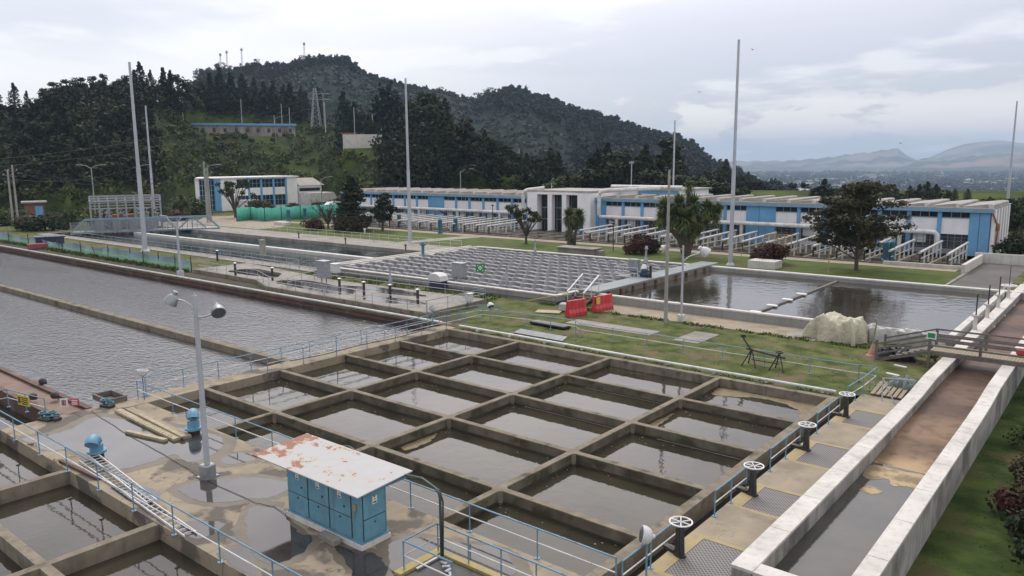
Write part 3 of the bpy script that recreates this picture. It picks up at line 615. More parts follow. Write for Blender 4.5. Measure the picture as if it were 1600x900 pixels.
# body of the side walls, coping segments on top
for x0, x1 in ((25.74, 26.38), (28.92, 29.50)):
    m = MB()
    for k in range(44):
        ya, yb = -0.6+k*2.9, -0.6+(k+1)*2.9
        m.add([(x0, ya, -2.4), (x1, ya, -2.4), (x1, yb, -2.4), (x0, yb, -2.4), (x0, ya, zt(ya)-.1), (x1, ya, zt(ya)-.1), (x1, yb, zt(yb)-.1), (x0, yb, zt(yb)-.1)],
              [(0, 3, 2, 1), (4, 5, 6, 7), (0, 1, 5, 4), (1, 2, 6, 5), (2, 3, 7, 6), (3, 0, 4, 7)])
    part('side_wall', m, 'flume_side', fl)
def coping(x0, x1):
    y = -0.6
    while y < 68:
        ye = min(y+3.3, 68)
        a, bb = y, ye-.03; m = MB(); z0_, z1_ = zt(a), zt(bb)
        m.add([(x0, a, z0_-.1), (x1, a, z0_-.1), (x1, bb, z1_-.1), (x0, bb, z1_-.1), (x0, a, z0_), (x1, a, z0_), (x1, bb, z1_), (x0, bb, z1_)],
              [(0, 3, 2, 1), (4, 5, 6, 7), (0, 1, 5, 4), (1, 2, 6, 5), (2, 3, 7, 6), (3, 0, 4, 7)])
        part('coping', m, 'white_wash', fl); y = ye
coping(25.70, 26.42); coping(28.88, 29.54)
m = MB(); m.lathe([(.9, 0), (.85, .12), (.55, .26), (.2, .33)], (26.95, .55, -.36), 14)
for k in range(len(m.v)): m.v[k] = (m.v[k][0]+.12*math.sin(m.v[k][1]*9), m.v[k][1]*.7+.1+.08*math.sin(m.v[k][0]*11), m.v[k][2])
o = struct('foam', m, 'scum', smooth=True)
o = blob([(26.45, 11.2), (26.9, 10.9), (27.4, 11.4), (27.8, 10.8), (28.3, 11.1), (28.86, 10.7), (28.86, 12.6), (27.6, 12.7), (26.45, 12.6)], -.313, 'foam_tan', .12); o.name = 'foam'
o = blob([(26.8, 9.6), (27.3, 9.4), (27.6, 9.9), (27.0, 10.2)], -.313, 'foam_tan', .1); o.name = 'foam'
m = MB(); m.box(26.42, -0.6, -2.4, 28.88, 0.05, 0.40); part('end_wall', m, 'white_wash', fl)

# ================================================================== SETTLING TANK + LAMELLA TANK
tk = T('settling_tank', 'rectangular white-rimmed settling tank with brownish water and a floating baffle', 'tank', (10, 50, 0))
m = MB(); m.box(-4.5, 38.0, -1, 25.1, 38.45, .58); part('front_wall', m, 'shaded_render', tk)
m = MB(); m.box(-4.5, 37.97, .58, 25.1, 38.49, .70); part('front_rim', m, 'white_wash', tk)
m = MB(); m.box(-4.5, 62.0, -1, 26.9, 62.5, .58); part('rear_wall', m, 'shaded_render', tk)
m = MB(); m.box(-4.5, 61.97, .58, 26.9, 62.75, .72); part('rear_rim', m, 'white_wash', tk)
m = MB(); m.box(24.7, 38.5, -1, 25.15, 61.95, .72); part('side_wall', m, 'white_wash', tk)
m = MB(); m.box(9.88, 38.6, .14, 10.18, 61.9, .34); part('baffle', m, 'dark_timber', tk)
for k in range(4):
    m = MB(); m.cbox((10.0, 40.0+k*3.7, .36), (.95, .42, .16), bev=.05); part('baffle_float', m, 'white_enamel', tk)
for k, yy in enumerate((41.5, 46.9, 52.4, 58.2)):
    g = T('gate_pedestal', f'white conical gate stand over the narrow weir channel, number {k+1} counted from the timber footbridge', 'gate stand', (25.85, yy, .05), 'gate stands in the weir channel')
    g['label'] = ['white gate stand with tall black spindle nearest the timber footbridge', 'white gate stand with black spindle, second from the timber footbridge', 'white gate stand with black spindle, third from the timber footbridge', 'white gate stand with a flat handwheel at the far tank corner'][k]
    m = MB(); m.lathe([(.62, 0), (.30, .35), (.14, .75), (.12, 1.5), (.17, 1.55), (.17, 1.7)], (25.85, yy, .05), 12); part('pedestal', m, 'white_wash', g, True)
    if k < 3:
        m = MB(); m.tube([(25.85, yy, 1.7), (25.85, yy, 3.3)], .05, 6); part('spindle', m, 'black_iron', g)
        m = MB(); m.ring((25.85, yy, 1.72), .35, .03, 14, 5); m.tube([(25.5, yy, 1.72), (26.2, yy, 1.72)], .02, 5); part('handwheel', m, 'galvanised', g, True)
    else:
        m = MB(); m.ring((25.85, yy, 1.8), .6, .05, 18, 5)
        for a in range(3): m.tube([(25.85-.6*math.cos(a*1.05), yy-.6*math.sin(a*1.05), 1.8), (25.85+.6*math.cos(a*1.05), yy+.6*math.sin(a*1.05), 1.8)], .03, 5)
        part('handwheel', m, 'white_enamel', g, True)
        m = MB(); m.tube([(25.85, yy, 1.7), (25.85, yy, 3.6)], .03, 6); part('spindle', m, 'black_iron', g)

lt = T('lamella_tank', 'white-rimmed clarifier tank filled with rows of grey corrugated lamella packs', 'tank', (-24, 48, 0))
for q_ in ((-41.4, 34.9, -7.0, 35.35), (-7.4, 35.36, -7.0, 38.0), (-7.4, 38.01, -4.51, 38.45)): m = MB(); m.box(q_[0], q_[1], -1, q_[2], q_[3], .58); part('front_wall', m, 'shaded_render', lt)
m = MB(); m.box(-41.5, 34.85, .58, -6.95, 35.4, .70); m.box(-7.45, 35.41, .58, -6.95, 37.95, .70); m.box(-7.45, 37.96, .58, -4.51, 38.49, .70); part('front_rim', m, 'white_wash', lt)
m = MB(); m.box(-41.4, 62.0, -1, -4.51, 62.5, .58); part('rear_wall', m, 'shaded_render', lt)
m = MB(); m.box(-41.5, 61.9, .58, -4.51, 62.6, .72); part('rear_rim', m, 'white_wash', lt)
m = MB(); m.box(-43.2, 34.9, -1.2, -41.52, 62.55, .45); part('inlet_channel', m, 'white_wash', lt)
m = MB(); m.box(-43.3, 34.9, .45, -42.95, 62.55, .70); m.box(-41.9, 34.9, .45, -41.52, 62.55, .70)
part('side_rim', m, 'white_wash', lt)
for k in range(6):
    m = MB(); yy = 38.2+k*4.1; m.box(-41.39, yy, -.3, -37.6, yy+3.3, .60+.0*k) if False else m.box(-41.39, yy, -.2, -40.9, yy+3.6, .56); part('inlet_baffle', m, 'white_wash', lt)
# rows of packs: scalloped plastic modules leaning towards the camera
ROWS = 11
for r in range(ROWS):
    yb = 36.2+r*2.32; n = 60; x0, x1 = -40.6, -6.9 if yb < 60 else -6.9
    cnt = int((x1-x0)/1.45)
    mw = MB(); mc = MB()
    sub = 12; ph = r*0.13
    tot = cnt*sub; fr = []
    for i in range(tot+1):
        x = x0+(x1-x0)*i/tot; u = (i/sub+ph) % 1.0
        bulge = abs(math.sin(math.pi*u))**0.7
        sag = 0.03*math.sin(i*.21+r*2.1)+0.015*math.sin(i*.9+r)
        fr.append(((x, yb+.40-0.35*bulge, 0.02), (x, yb+0.18-0.72*bulge, .34+sag), (x, yb+0.42-0.50*bulge, .58+.20*bulge+sag), (x, yb+.85-.1*bulge, .60+.12*bulge+sag), (x, yb+1.62-.1*bulge, .20)))
    vs = [p for q in fr for p in q]
    fw = []; fc = []
    for i in range(tot):
        a = i*5; c = a+5
        fw += [(a, c, c+1, a+1), (a+1, c+1, c+2, a+2), (a+3, c+3, c+4, a+4)]; fc += [(a+2, c+2, c+3, a+3)]
    mw.add(vs, fw); mc.add(vs, fc)
    pr = part('lamella_row', mw, 'lamella', lt); o2 = part('pack_top', mc, 'lamella_lit_top', pr)
# bridge with drive machine
br = T('sludge_bridge', 'grey flat walkway bridge between the lamella packs and the open settling tank', 'bridge', (-5.5, 50, 0))
m = MB(); m.box(-6.7, 38.0, .72, -4.4, 64.2, .90); part('bridge_deck', m, 'bridge_grey', br)
m = MB(); m.box(-4.62, 38.5, -.8, -4.45, 61.9, .71); part('divider_wall', m, 'wall_concrete', br)
for k in range(10):
    m = MB(); m.box(-4.44, 39.5+k*2.3, -.2, -4.2, 39.72+k*2.3, .70); part('wall_bracket', m, 'rusty_steel', br)
dm = T('drive_unit', 'bridge drive unit with grey control cabinet, mast and white guard rail beside lamella packs', 'machine', (-8.0, 49, .7))
x, y = at(998, 435, .7)[:2]
dm.location = (x, y, .7); OFF[dm.name] = (x, y, .7)
m = MB(); m.box(x-2.6, y-.6, .7, x+1.3, y+1.2, .85); part('platform', m, 'bridge_grey', dm)
m = MB(); m.cbox((x-.9, y+.6, 2.0), (1.1, .7, 1.3), bev=.04); m.box(x-1.5, y+.2, 1.1, x-.2, y+1, 1.3); m.box(x-1.2, y+.4, .8, x-1, y+.6, 1.2); m.box(x-.7, y+.4, .8, x-.5, y+.6, 1.2); part('control_cabinet', m, 'lamp_grey', dm)
m = MB(); m.tube([(x+.35, y+.8, .85), (x+.35, y+.8, 2.9), (x+.4, y+.8, 3.9)], [.16, .14, .08], 8); m.lathe([(.1, 0), (.26, .1), (.22, .5), (.1, .7)], (x+.35, y+.8, 2.2), 10); m.lathe([(.12, 0), (.2, .1), (.12, .4)], (x+.4, y+.8, 3.7), 10); part('mast', m, 'galvanised', dm)
m = MB(); m.lathe([(.38, 0), (.42, .1), (.42, .7), (.3, .9)], (x+.6, y+.2, .85), 12); m.tube([(x+.2, y, 1.2), (x+1.3, y+.1, 1.2)], .25, 10); part('motor', m, 'navy', dm)
m = MB(); m.lathe([(.25, 0), (.34, .1), (.2, .5)], (x+.5, y+.2, 1.7), 10); part('motor_cap', m, 'white_enamel', dm)
m = MB()
for a in ((-2.6, -.6), (-1.2, -.6), (.2, -.6), (-2.6, 1.2), (-1.2, 1.2)): m.tube([(x+a[0], y+a[1], .8), (x+a[0], y+a[1], 1.9)], .035, 6)
for z_ in (1.25, 1.88): m.tube([(x-2.6, y+1.2, z_), (x-2.6, y-.6, z_), (x+.2, y-.6, z_)], .03, 6)
part('guard_rail', m, 'rail_white', dm)
m = MB(); m.box(x+1.35, y-.2, .85, x+1.55, y, 2.2); part('post', m, 'black_iron', dm)

# ================================================================== LAGOON
lw = T('lagoon_dividing_wall', 'long low concrete wall running through the grey lagoon', 'wall', (-40, 7.5, 0))
m = MB(); m.box(-170, 7.3, -1.6, -8.45, 7.9, -0.36); part('wall_body', m, 'wall_concrete', lw)
ls = T('lagoon_far_wall', 'rusty brown far bank wall of the lagoon topped by a long white pipe', 'wall', (-60, 22, 0))
m = MB(); m.box(-170, 21.85, -1.6, -8.9, 22.1, -0.28); part('sheet_wall', m, 'rusty_steel', ls)
m = MB(); m.box(-170, 21.7, -.27, -8.9, 22.2, -0.14); m.box(-170, 21.66, -.62, -8.9, 21.84, -0.5); part('flange', m, 'rusty_steel', ls)
m = MB(); m.box(-170, 22.11, -1.2, -8.6, 22.6, -0.10); part('bank_kerb', m, 'wall_concrete', ls)
m = MB(); m.tube([(-170, 21.95, .02), (-90, 21.95, .02), (-9.2, 21.95, .02)], .10, 8); part('pipe', m, 'pipe_white', ls, True)
lg = T('rusty_ledge', 'rusty brown steel-edged ledge along the near side of the lagoon', 'ledge', (-30, -6.8, 0))
m = MB(); m.box(-75, -7.55, -1.6, -8.46, -6.05, -0.12); part('ledge_deck', m, 'rusty_deck', lg)
m = MB(); m.box(-75, -6.04, -1.6, -8.46, -5.86, 0.02); m.box(-75, -6.1, .02, -8.46, -5.78, .05); part('edge_beam', m, 'rusty_steel', lg)
m = MB(); m.box(-75, -7.72, -1.6, -8.46, -7.56, 0.03); m.box(-75, -7.8, .03, -8.46, -7.48, .06); part('edge_beam', m, 'rusty_steel', lg)
for i, (px, py) in enumerate(((67, 600), (86, 622), (52, 624))):
    p = at(px, py, 0.05); m = MB(); m.lathe([(.14, 0), (.22, .08), (.2, .28), (.1, .36)], (p[0], p[1], .05), 10); m.cbox((p[0]+.15, p[1], .18), (.35, .2, .2), .4, bev=.03)
    single('cleat', m, 'black_iron', ['black iron lump on the lagoon edge beam farthest from the deck', 'black iron fitting on the outer edge beam of the rusty ledge nearer the deck', 'black iron fitting on the inner edge beam of the rusty ledge'][i], 'fitting')
# back low deck
bd = T('valve_deck', 'low wet concrete deck with posts and pale railings between lagoon and lamella tank', 'deck', (-34, 28, 0))
m = MB(); m.prism([(-55, 25.2), (-41, 24.9), (-36, 22.9), (-12.0, 22.9), (-12.4, 31.2), (-34, 30.2), (-55, 32.6)], -1.0, .30); part('deck_body', m, 'wall_concrete', bd)
m = MB(); m.prism([(-54.9, 25.3), (-41, 25.0), (-35.9, 23.0), (-12.1, 23.0), (-12.5, 31.1), (-34, 30.1), (-54.9, 32.5)], .30, .325); part('deck_top', m, 'pale_concrete', bd)
for p in ([(-50, 27), (-46, 26.4), (-41, 27), (-43, 29.4), (-49, 29.8)], [(-38, 25.5), (-32, 24.3), (-25, 24.6), (-27, 27), (-36, 28)], [(-30, 28), (-22, 27.5), (-18, 28.8), (-24, 29.8)], [(-22, 24), (-17, 24.4), (-15, 26), (-20, 26.4)]): blob(p, .33, 'puddle_water', .3)
m = MB()
for (a, b_) in ((-54, 33.2), (-50, 33.4)): pass
for i, (px, py) in enumerate(((426, 438), (531, 457), (569, 463), (610, 468), (653, 476), (340, 408), (368, 430))):
    p = at(px, py, .33); m = MB(); m.lathe([(.13, 0), (.13, 1.35)], (p[0], p[1], .33), 10)
    t = T('valve_post', 'stubby black valve post on the wet low deck', 'valve post', (p[0], p[1], .33), 'black valve posts on the low deck'); part('post', m, 'black_iron', t, True)
    m = MB(); m.lathe([(.20, 0), (.24, .05), (.1, .13)], (p[0], p[1], 1.68), 10); part('cap', m, 'galvanised', t, True)

# POOL
pl = T('pool_dividing_wall', 'white concrete dividing wall through the dark rectangular pool', 'wall', (-80, 47.5, 0))
m = MB(); m.box(-118, 47.0, -1.4, -43.4, 47.9, 0.0); part('wall_body', m, 'white_wash', pl)
m = MB(); m.box(-130, 35.8, -1.4, -43.4, 36.2, .04); m.box(-130, 56.9, -1.4, -43.4, 57.3, .06); single('pool_kerb', m, 'pale_concrete', 'pale concrete kerb round the dark rectangular pool', 'kerb')

# ================================================================== RAILINGS
POSTS = {}
def railing(label, pts, z=0.0, h=1.06, step=2.0, top='rail_blue', mid='rail_white', postm='rail_blue', mids=1, group='pipe railings', r=.029, posts_at=None, thr=.024, name='railing'):
    if not isinstance(z, (list, tuple)): z = [z]*len(pts)
    t = T(name, label, 'railing', (pts[0][0], pts[0][1], z[0]), group)
    P3 = [Vector((p[0], p[1], zz_)) for p, zz_ in zip(pts, z)]
    m = MB(); m.tube([p+Vector((0, 0, h)) for p in P3], r, 7); part('top_rail', m, top, t, True)
    for k in range(mids):
        hh = h*(k+1)/(mids+1); m = MB(); m.tube([p+Vector((0, 0, hh+.03)) for p in P3], thr, 6); part('mid_rail', m, mid, t, True)
    key = (round(h, 2), postm, round(r, 3))
    if key not in POSTS:
        m = MB(); m.tube([(0, 0, 0), (0, 0, h)], r*.9, 7); m.cbox((0, 0, .012), (.16, .16, .024)); POSTS[key] = m.mesh('post', postm)
    for i in range(len(P3)-1):
        a, b_ = P3[i], P3[i+1]; n = max(1, round((b_-a).length/step))
        for k in range(n+(1 if i == len(P3)-2 else 0)):
            p = a.lerp(b_, k/n); o = bpy.data.objects.new('post', POSTS[key]); o.parent = t; o.location = p-Vector(t.location); col.objects.link(o)
    return t
railing('blue and white railing on the deck edge beside the cells, running behind the cabinet', [(-8.0, -3.52), (-4, -3.54), (23.3, -3.54)], .005, 1.06, 3.0, group='blue deck railings')
railing('blue and white railing along the deck edge above the bottom left basin', [(-12.4, -10.0), (-9.2, -10.28), (24.5, -10.28)], .005, 1.12, 3.1, group='blue deck railings')
railing('short blue railing above the dark trough at the left end of the deck', [(-8.7, -8.0), (-12.2, -8.6), (-12.4, -10.0)], .005, 1.0, 2.2, group='blue deck railings')
railing('blue railing on the lagoon side of the walkway between lagoon and celled basin', [(-8.35, -2.9), (-8.35, 19.5), (-9.0, 20.6)], .025, 1.06, 2.35, group='blue walkway railings')
railing('blue railing on the cell side of the walkway between lagoon and celled basin', [(-7.1, 4.2), (-7.1, 20.3)], .025, 1.06, 2.7, group='blue walkway railings')
railing('blue railing crossing the walkway end and following the grass to the right', [(-7.1, 20.3), (-7.1, 24.6), (-3.2, 25.6), (1.5, 25.7), (2.4, 25.0), (22.4, 25.1)], [.02, 0, -.1, -.1, -.1, -.1], 1.0, 2.8, group='blue walkway railings')
railing('short blue railing box round the corner where white pipe meets walkway', [(-9.0, 21.4), (-8.4, 25.6), (-7.4, 27.0)], 0, 1.0, 2.3, group='blue walkway railings')
railing('blue stair railing dropping from the grass to the gate walkway end', [(22.4, 25.1), (23.4, 25.0), (23.5, 22.0), (23.35, 19.6)], [-.1, -.1, 0, 0], 1.06, 1.6, group='blue walkway railings')
gr = ['front right', '', '', '']
for k, (ya, yb) in enumerate(((-3.5, .0), (3.0, 5.9), (8.4, 12.0), (14.3, 17.8))):
    railing(['blue railing running to the nearest handwheel at the basin corner', 'blue railing between the nearest and second handwheels', 'blue railing between the second and third handwheels', 'blue railing between the third and farthest handwheels'][k], [(23.5, ya), (23.5, yb)], .0, 1.0, 1.7, group='blue gate walkway railings')
railing('blue and white railing enclosing the yellow-edged pit in the bottom centre', [(19.6, -6.9), (17.45, -6.9), (17.45, -5.35), (24.4, -5.35)], .02, 1.06, 1.5, group='blue deck railings')
# pale rails further back
railing('thin grey railing along the near side of the dark pool', [(-124, 35.2), (-47.5, 35.2)], .0, 1.05, 2.6, 'galvanised', 'galvanised', 'galvanised', group='grey pool railings')
railing('thin pale railing on the far apron of the dark pool', [(-128, 64.2), (-46.5, 64.2)], .0, 1.05, 2.4, 'rail_white', 'rail_white', 'rail_white', group='grey pool railings')
railing('thin pale railing along the lagoon side of the low wet deck', [(-54.5, 25.6), (-41, 25.2), (-35.8, 23.2), (-12.3, 23.2)], .33, 1.0, 2.4, 'galvanised', 'rail_white', 'galvanised', group='low deck railings')
railing('pale railing at the back of the low wet deck next to the lamella tank', [(-54.5, 32.0), (-34, 29.9), (-12.6, 30.9)], .33, 1.0, 2.4, 'galvanised', 'rail_white', 'galvanised', group='low deck railings')
railing('pale railing across the middle of the low wet deck', [(-37, 31.5), (-33.6, 24.0)], .33, 1.0, 2.4, 'galvanised', 'rail_white', 'galvanised', group='low deck railings')
railing('pale railing crossing the right end of the low wet deck', [(-12.4, 31.0), (-12.2, 23.2)], .33, 1.0, 2.4, 'rail_blue', 'rail_white', 'rail_blue', group='low deck railings')

# ================================================================== HANDWHEELS
def handwheel():
    t = T('gate_handwheel', '', 'handwheel', (0, 0, 0), 'white handwheels on black stands'); t['label'] = 'x'
    m = MB()
    prof = [(-.20, 0), (.20, 0), (.20, .05), (.12, .05), (.055, 1.05), (-.055, 1.05), (-.12, .05), (-.20, .05)]
    m.extr([(p[0], p[1]) for p in prof], -.10, .10, 'y'); m.extr([(p[0]*.8, p[1]) for p in prof], -.17, -.101, 'y')
    part('stand', m, 'black_iron', t)
    m = MB(); m.lathe([(.07, 1.05), (.09, 1.1), (.05, 1.22)], n=10); part('hub', m, 'galvanised', t, True)
    m = MB(); m.ring((0, 0, 1.2), .37, .028, 28, 7)
    for k in range(3):
        a = k*math.pi/3+.3; m.tube([(-.37*math.cos(a), -.37*math.sin(a), 1.2), (.37*math.cos(a), .37*math.sin(a), 1.2)], .018, 6)
    part('wheel', m, 'white_enamel', t, True)
    m = MB(); m.tube([(-.1, 0, .45), (-.55, 0, .2)], .03, 6); m.cbox((-.45, 0, .06), (.5, .25, .12)); part('bracket', m, 'black_iron', t)
    return t
hw = handwheel()
for k, (yy, lb) in enumerate(((-.4, 'nearest of the white spoked handwheels, beside the small white floodlight'), (5.7, 'second nearest white spoked handwheel on its black stand'), (11.8, 'third white spoked handwheel from the camera along the gate walkway'), (17.7, 'farthest white spoked handwheel, next to the grass'))):
    place(hw, k == 0, (23.85, yy, 0), R_(-20+k*7), lb)

# ================================================================== LAMPS ON DECK
def floodhead(m_h, m_g, c, ax, s=1.0):
    m_h.lathe([(.05*s, -.36*s), (.11*s, -.34*s), (.115*s, -.2*s), (.18*s, -.15*s), (.245*s, -.04*s), (.28*s, .10*s), (.30*s, .21*s), (.30*s, .225*s)], c, 18, ax)
    q = Vector(c)+Vector(ax).normalized()*.225*s
    m_g.lathe([(.27*s, 0), (.26*s, .015*s)], q, 16, ax)
t = T('street_lamp', 'tall grey lamp post with two floodlight heads standing on the puddled deck', 'lamp post', (5.28, -6.8, 0))
bx, by = 5.28, -6.8
m = MB(); m.tube([(bx, by, .3), (bx, by, 4), (bx, by, 7.75)], [.125, .11, .085], 12); m.lathe([(.05, 0), (.02, .12)], (bx, by, 7.75), 8); part('pole', m, 'pole_paint', t, True)
m = MB(); m.cbox((bx, by, .30), (.52, .52, .55), R_(10), bev=.05); m.cbox((bx, by, .03), (.66, .66, .06), R_(10)); part('base_box', m, 'lamp_grey', t)
for sx in (-1, 1):
    u = Vector((RT[0], RT[1], 0)).normalized(); pts = []
    for k in range(9):
        a = k/8*math.pi/2; pts.append(Vector((bx, by, 6.85))+u*sx*(math.sin(a)*.78 if sx > 0 else (1-math.cos(a))*.8)+Vector((0, 0, (1-math.cos(a))*.3 if sx > 0 else math.sin(a)*.75)))
    m = MB(); m.tube(pts, .04, 8); part('arm', m, 'pole_paint', t, True)
    e = pts[-1]; mh, mg = MB(), MB()
    tw = Vector((-FW[0], -FW[1], 0)).normalized()
    ax = (u*.45+tw*.75+Vector((0, 0, -.55))) if sx > 0 else (u*-.45+tw*.15+Vector((0, 0, -.85)))
    floodhead(mh, mg, e+Vector((0, 0, .02))+u*sx*.12, ax, .98)
    hd = part('lamp_head', mh, 'lamp_grey', t, True); part('lens', mg, 'lamp_glass', hd)
def small_flood(p, ax, label, zh, arm=None):
    t = T('floodlight', label, 'floodlight', tuple(p), 'small white floodlights on the railings')
    m = MB(); m.tube([p, (p[0], p[1], p[2]+zh)], .035, 8); m.cbox((p[0], p[1], p[2]+zh), (.2, .06, .06)); part('bracket', m, 'rail_blue', t)
    mh, mg = MB(), MB(); c_ = (p[0], p[1], p[2]+zh+.2); mh.lathe([(.04, -.26), (.07, -.24), (.08, -.17), (.17, -.14), (.25, -.06), (.29, .05), (.30, .17), (.29, .18)], c_, 18, ax); mg.lathe([(.26, 0), (.25, .012)], Vector(c_)+Vector(ax).normalized()*.181, 16, ax); hd = part('lamp_head', mh, 'lamp_white', t, True); part('lens', mg, 'lamp_glass', hd)
small_flood((-7.6, -3.36, .0), (.1, .15, 1), 'white bowl floodlight facing up on the railing corner by the lagoon', 1.35)
small_flood((23.6, -2.2, .0), (-.77, -.62, .2), 'white floodlight beside the nearest handwheel', 1.15)
small_flood((-8.6, 20.3, .0), (-.3, -.2, .9), 'white floodlight at the far end of the walkway between lagoon and cells', 1.3)
small_flood((-6.5, 24.9, .0), (.5, -.2, -.6), 'small grey floodlight on the railing corner at the grass behind the cells', 1.15)
small_flood((-12.0, -9.6, .0), (-.2, .7, -.3), 'white floodlight on the railing at the far left edge', 1.6)

# ================================================================== CABINET
cb = T('switch_cabinet', 'blue steel switch cabinet with sloping rusty white roof standing on the puddled deck', 'cabinet', (13.15, -6.2, 0))
x0, x1, ya, yb = 11.05, 15.25, -6.78, -5.66
m = MB(); m.box(x0-.08, ya-.1, 0.0, x1+.08, yb+.1, .17); part('plinth', m, 'white_wash', cb)
m = MB(); m.box(x0, ya, .17, x1, yb, 1.93); part('body', m, 'cabinet_blue', cb)
m = MB(); m.box(x0-.03, ya-.04, .17, x1+.03, yb+.04, .24); part('skirt', m, 'cabinet_blue', cb)
n = 4; wd = (x1-.55-x0)/3.0
m = MB(); m.box(x0+.06, ya-.012, .27, x0+.06+wd*3, ya-.001, 1.92); m.box(x1+.001, ya+.06, .27, x1+.012, yb-.06, 1.92); part('door_gap', m, 'black_iron', cb)
for i in range(3):
    for j, (za, zb) in enumerate(((.30, .98), (1.05, 1.90))):
        m = MB(); m.cbox((x0+.06+wd*(i+.5), ya-.018, (za+zb)/2), (wd-.07, .034, zb-za+.03), bev=.008); dp = part('door_panel', m, 'cabinet_blue', cb)
        m = MB(); m.cbox((x0+.06+wd*(i+.5)+(.25 if j else 0), ya-.045, (zb-.08 if j == 0 else za+.3)), (.05, .03, .07)); part('handle', m, 'black_iron', dp)
for j, (za, zb) in enumerate(((.30, .98), (1.05, 1.90))):
    m = MB(); m.cbox((x1+.018, (ya+yb)/2, (za+zb)/2), (.034, yb-ya-.17, zb-za+.03), bev=.008); dp = part('door_panel', m, 'cabinet_blue', cb)
    m = MB(); m.cbox((x1+.045, (ya+yb)/2, zb-.15), (.03, .04, .05)); part('handle', m, 'black_iron', dp)
for i in range(4):
    if i < 3: c = (x0+.06+wd*(i+.5), ya-.042, 1.72); d_ = (.19, .012, .26)
    else: c = (x1+.042, -6.2, 1.62); d_ = (.012, .2, .28)
    m = MB(); m.cbox(c, d_); st = part('warning_sticker', m, 'sign_white', cb)
    m = MB()
    if i < 3: m.extr([(c[0]-.07, c[2]-.02), (c[0]+.07, c[2]-.02), (c[0], c[2]+.10)], c[1]-.010, c[1]-.005, 'y')
    else: m.extr([(c[1]-.07, c[2]-.02), (c[1]+.07, c[2]-.02), (c[1], c[2]+.10)], c[0]+.005, c[0]+.010, 'x')
    part('warning_triangle', m, 'sign_yellow', st)
    m = MB(); m.cbox((c[0]+(0 if i < 3 else .008), c[1]-(.008 if i < 3 else 0), c[2]-.08), (d_[0]*.7, d_[1], .05) if i < 3 else (d_[0], d_[1]*.7, .05)); part('sticker_text', m, 'black_iron', st)
m = MB(); m.cbox((x1-.28, ya-.04, 1.45), (.14, .05, .22)); m.tube([(x1-.3, ya-.05, 1.3), (x1-.38, ya-.05, 1.0)], .012, 5); part('meter', m, 'yellow_edge', cb)
m = MB()   # pitched slab roof
za, zb = 1.98, 2.24
m.add([(9.3, -7.1, 2.02), (15.5, -7.1, 2.02), (15.5, -4.6, 2.16), (9.3, -4.6, 2.16), (9.3, -7.1, 2.06), (15.5, -7.1, 2.06), (15.5, -4.6, 2.20), (9.3, -4.6, 2.20)], [(0, 3, 2, 1), (4, 5, 6, 7), (0, 1, 5, 4), (1, 2, 6, 5), (2, 3, 7, 6), (3, 0, 4, 7)])
part('roof', m, 'rusty_white_roof', cb)
m = MB(); m.box(9.5, -6.95, 1.94, 15.35, -6.87, 2.015); m.box(9.5, -4.86, 1.94, 15.35, -4.78, 2.125); m.box(15.3, -6.86, 1.95, 15.38, -4.87, 2.02); m.box(9.45, -6.86, 1.95, 9.53, -4.87, 2.02); m.tube([(9.6, -5.5, 0), (9.6, -5.5, 1.99)], .04, 6)
part('roof_frame', m, 'cabinet_blue', cb)
m = MB(); m.cbox((13.9, -7.12, .12), (.95, .32, .22), R_(-3), bev=.02); single('concrete_block', m, 'pale_concrete', 'small grey concrete block lying in the puddle at the foot of the blue cabinet', 'block')
t = T('cable_mast', 'dark green gooseneck cable post rising from the deck beside the blue cabinet', 'mast', (17.75, -5.5, 0))
m = MB(); m.tube([(17.75, -5.5, 0), (17.75, -5.5, 2.1), (17.68, -5.48, 2.28), (17.45, -5.42, 2.36), (16.6, -5.2, 2.40), (15.3, -4.9, 2.10)], .046, 10); part('pipe', m, 'dark_green_paint', t, True)
m = MB(); m.tube([(17.83, -5.5, .1), (17.83, -5.45, 2.0), (17.6, -5.36, 2.3), (16.6, -5.1, 2.30), (15.6, -4.9, 2.05)], .03, 8); part('cable', m, 'black_iron', t, True)
m = MB(); m.lathe([(.12, 0), (.12, .08)], (17.75, -5.5, 0), 10); part('foot', m, 'galvanised', t)
t = T('ladder_post', 'dark bent pipe post behind the blue cabinet roof at the basin edge', 'post', (11.0, -3.7, 0))
m = MB(); m.tube([(11.2, -3.75, 0), (11.2, -3.75, 1.7), (10.9, -3.75, 1.75), (9.9, -3.75, 1.55)], .045, 8); part('pipe', m, 'black_iron', t, True)
# yellow-edged pit
t = T('pit_frame', 'yellow painted concrete frame of a small pit inside the blue railing', 'pit', (19, -6.2, 0))
m = MB(); m.box(17.3, -7.2, .004, 17.62, -5.2, .12); m.box(17.63, -5.45, .004, 24.3, -5.2, .12); part('kerb', m, 'yellow_paint', t)
m = MB(); m.box(17.64, -7.2, .005, 21.6, -5.46, .02); part('opening', m, 'black_iron', t)
m = MB(); m.box(17.66, -6.6, .03, 17.76, -5.6, .10)
for k in range(5): m.cbox((18.1+k*.22, -5.75-k*.12, .05), (.25, .12, .06), k*.8)
part('cable_bundle', m, 'galvanised', t)

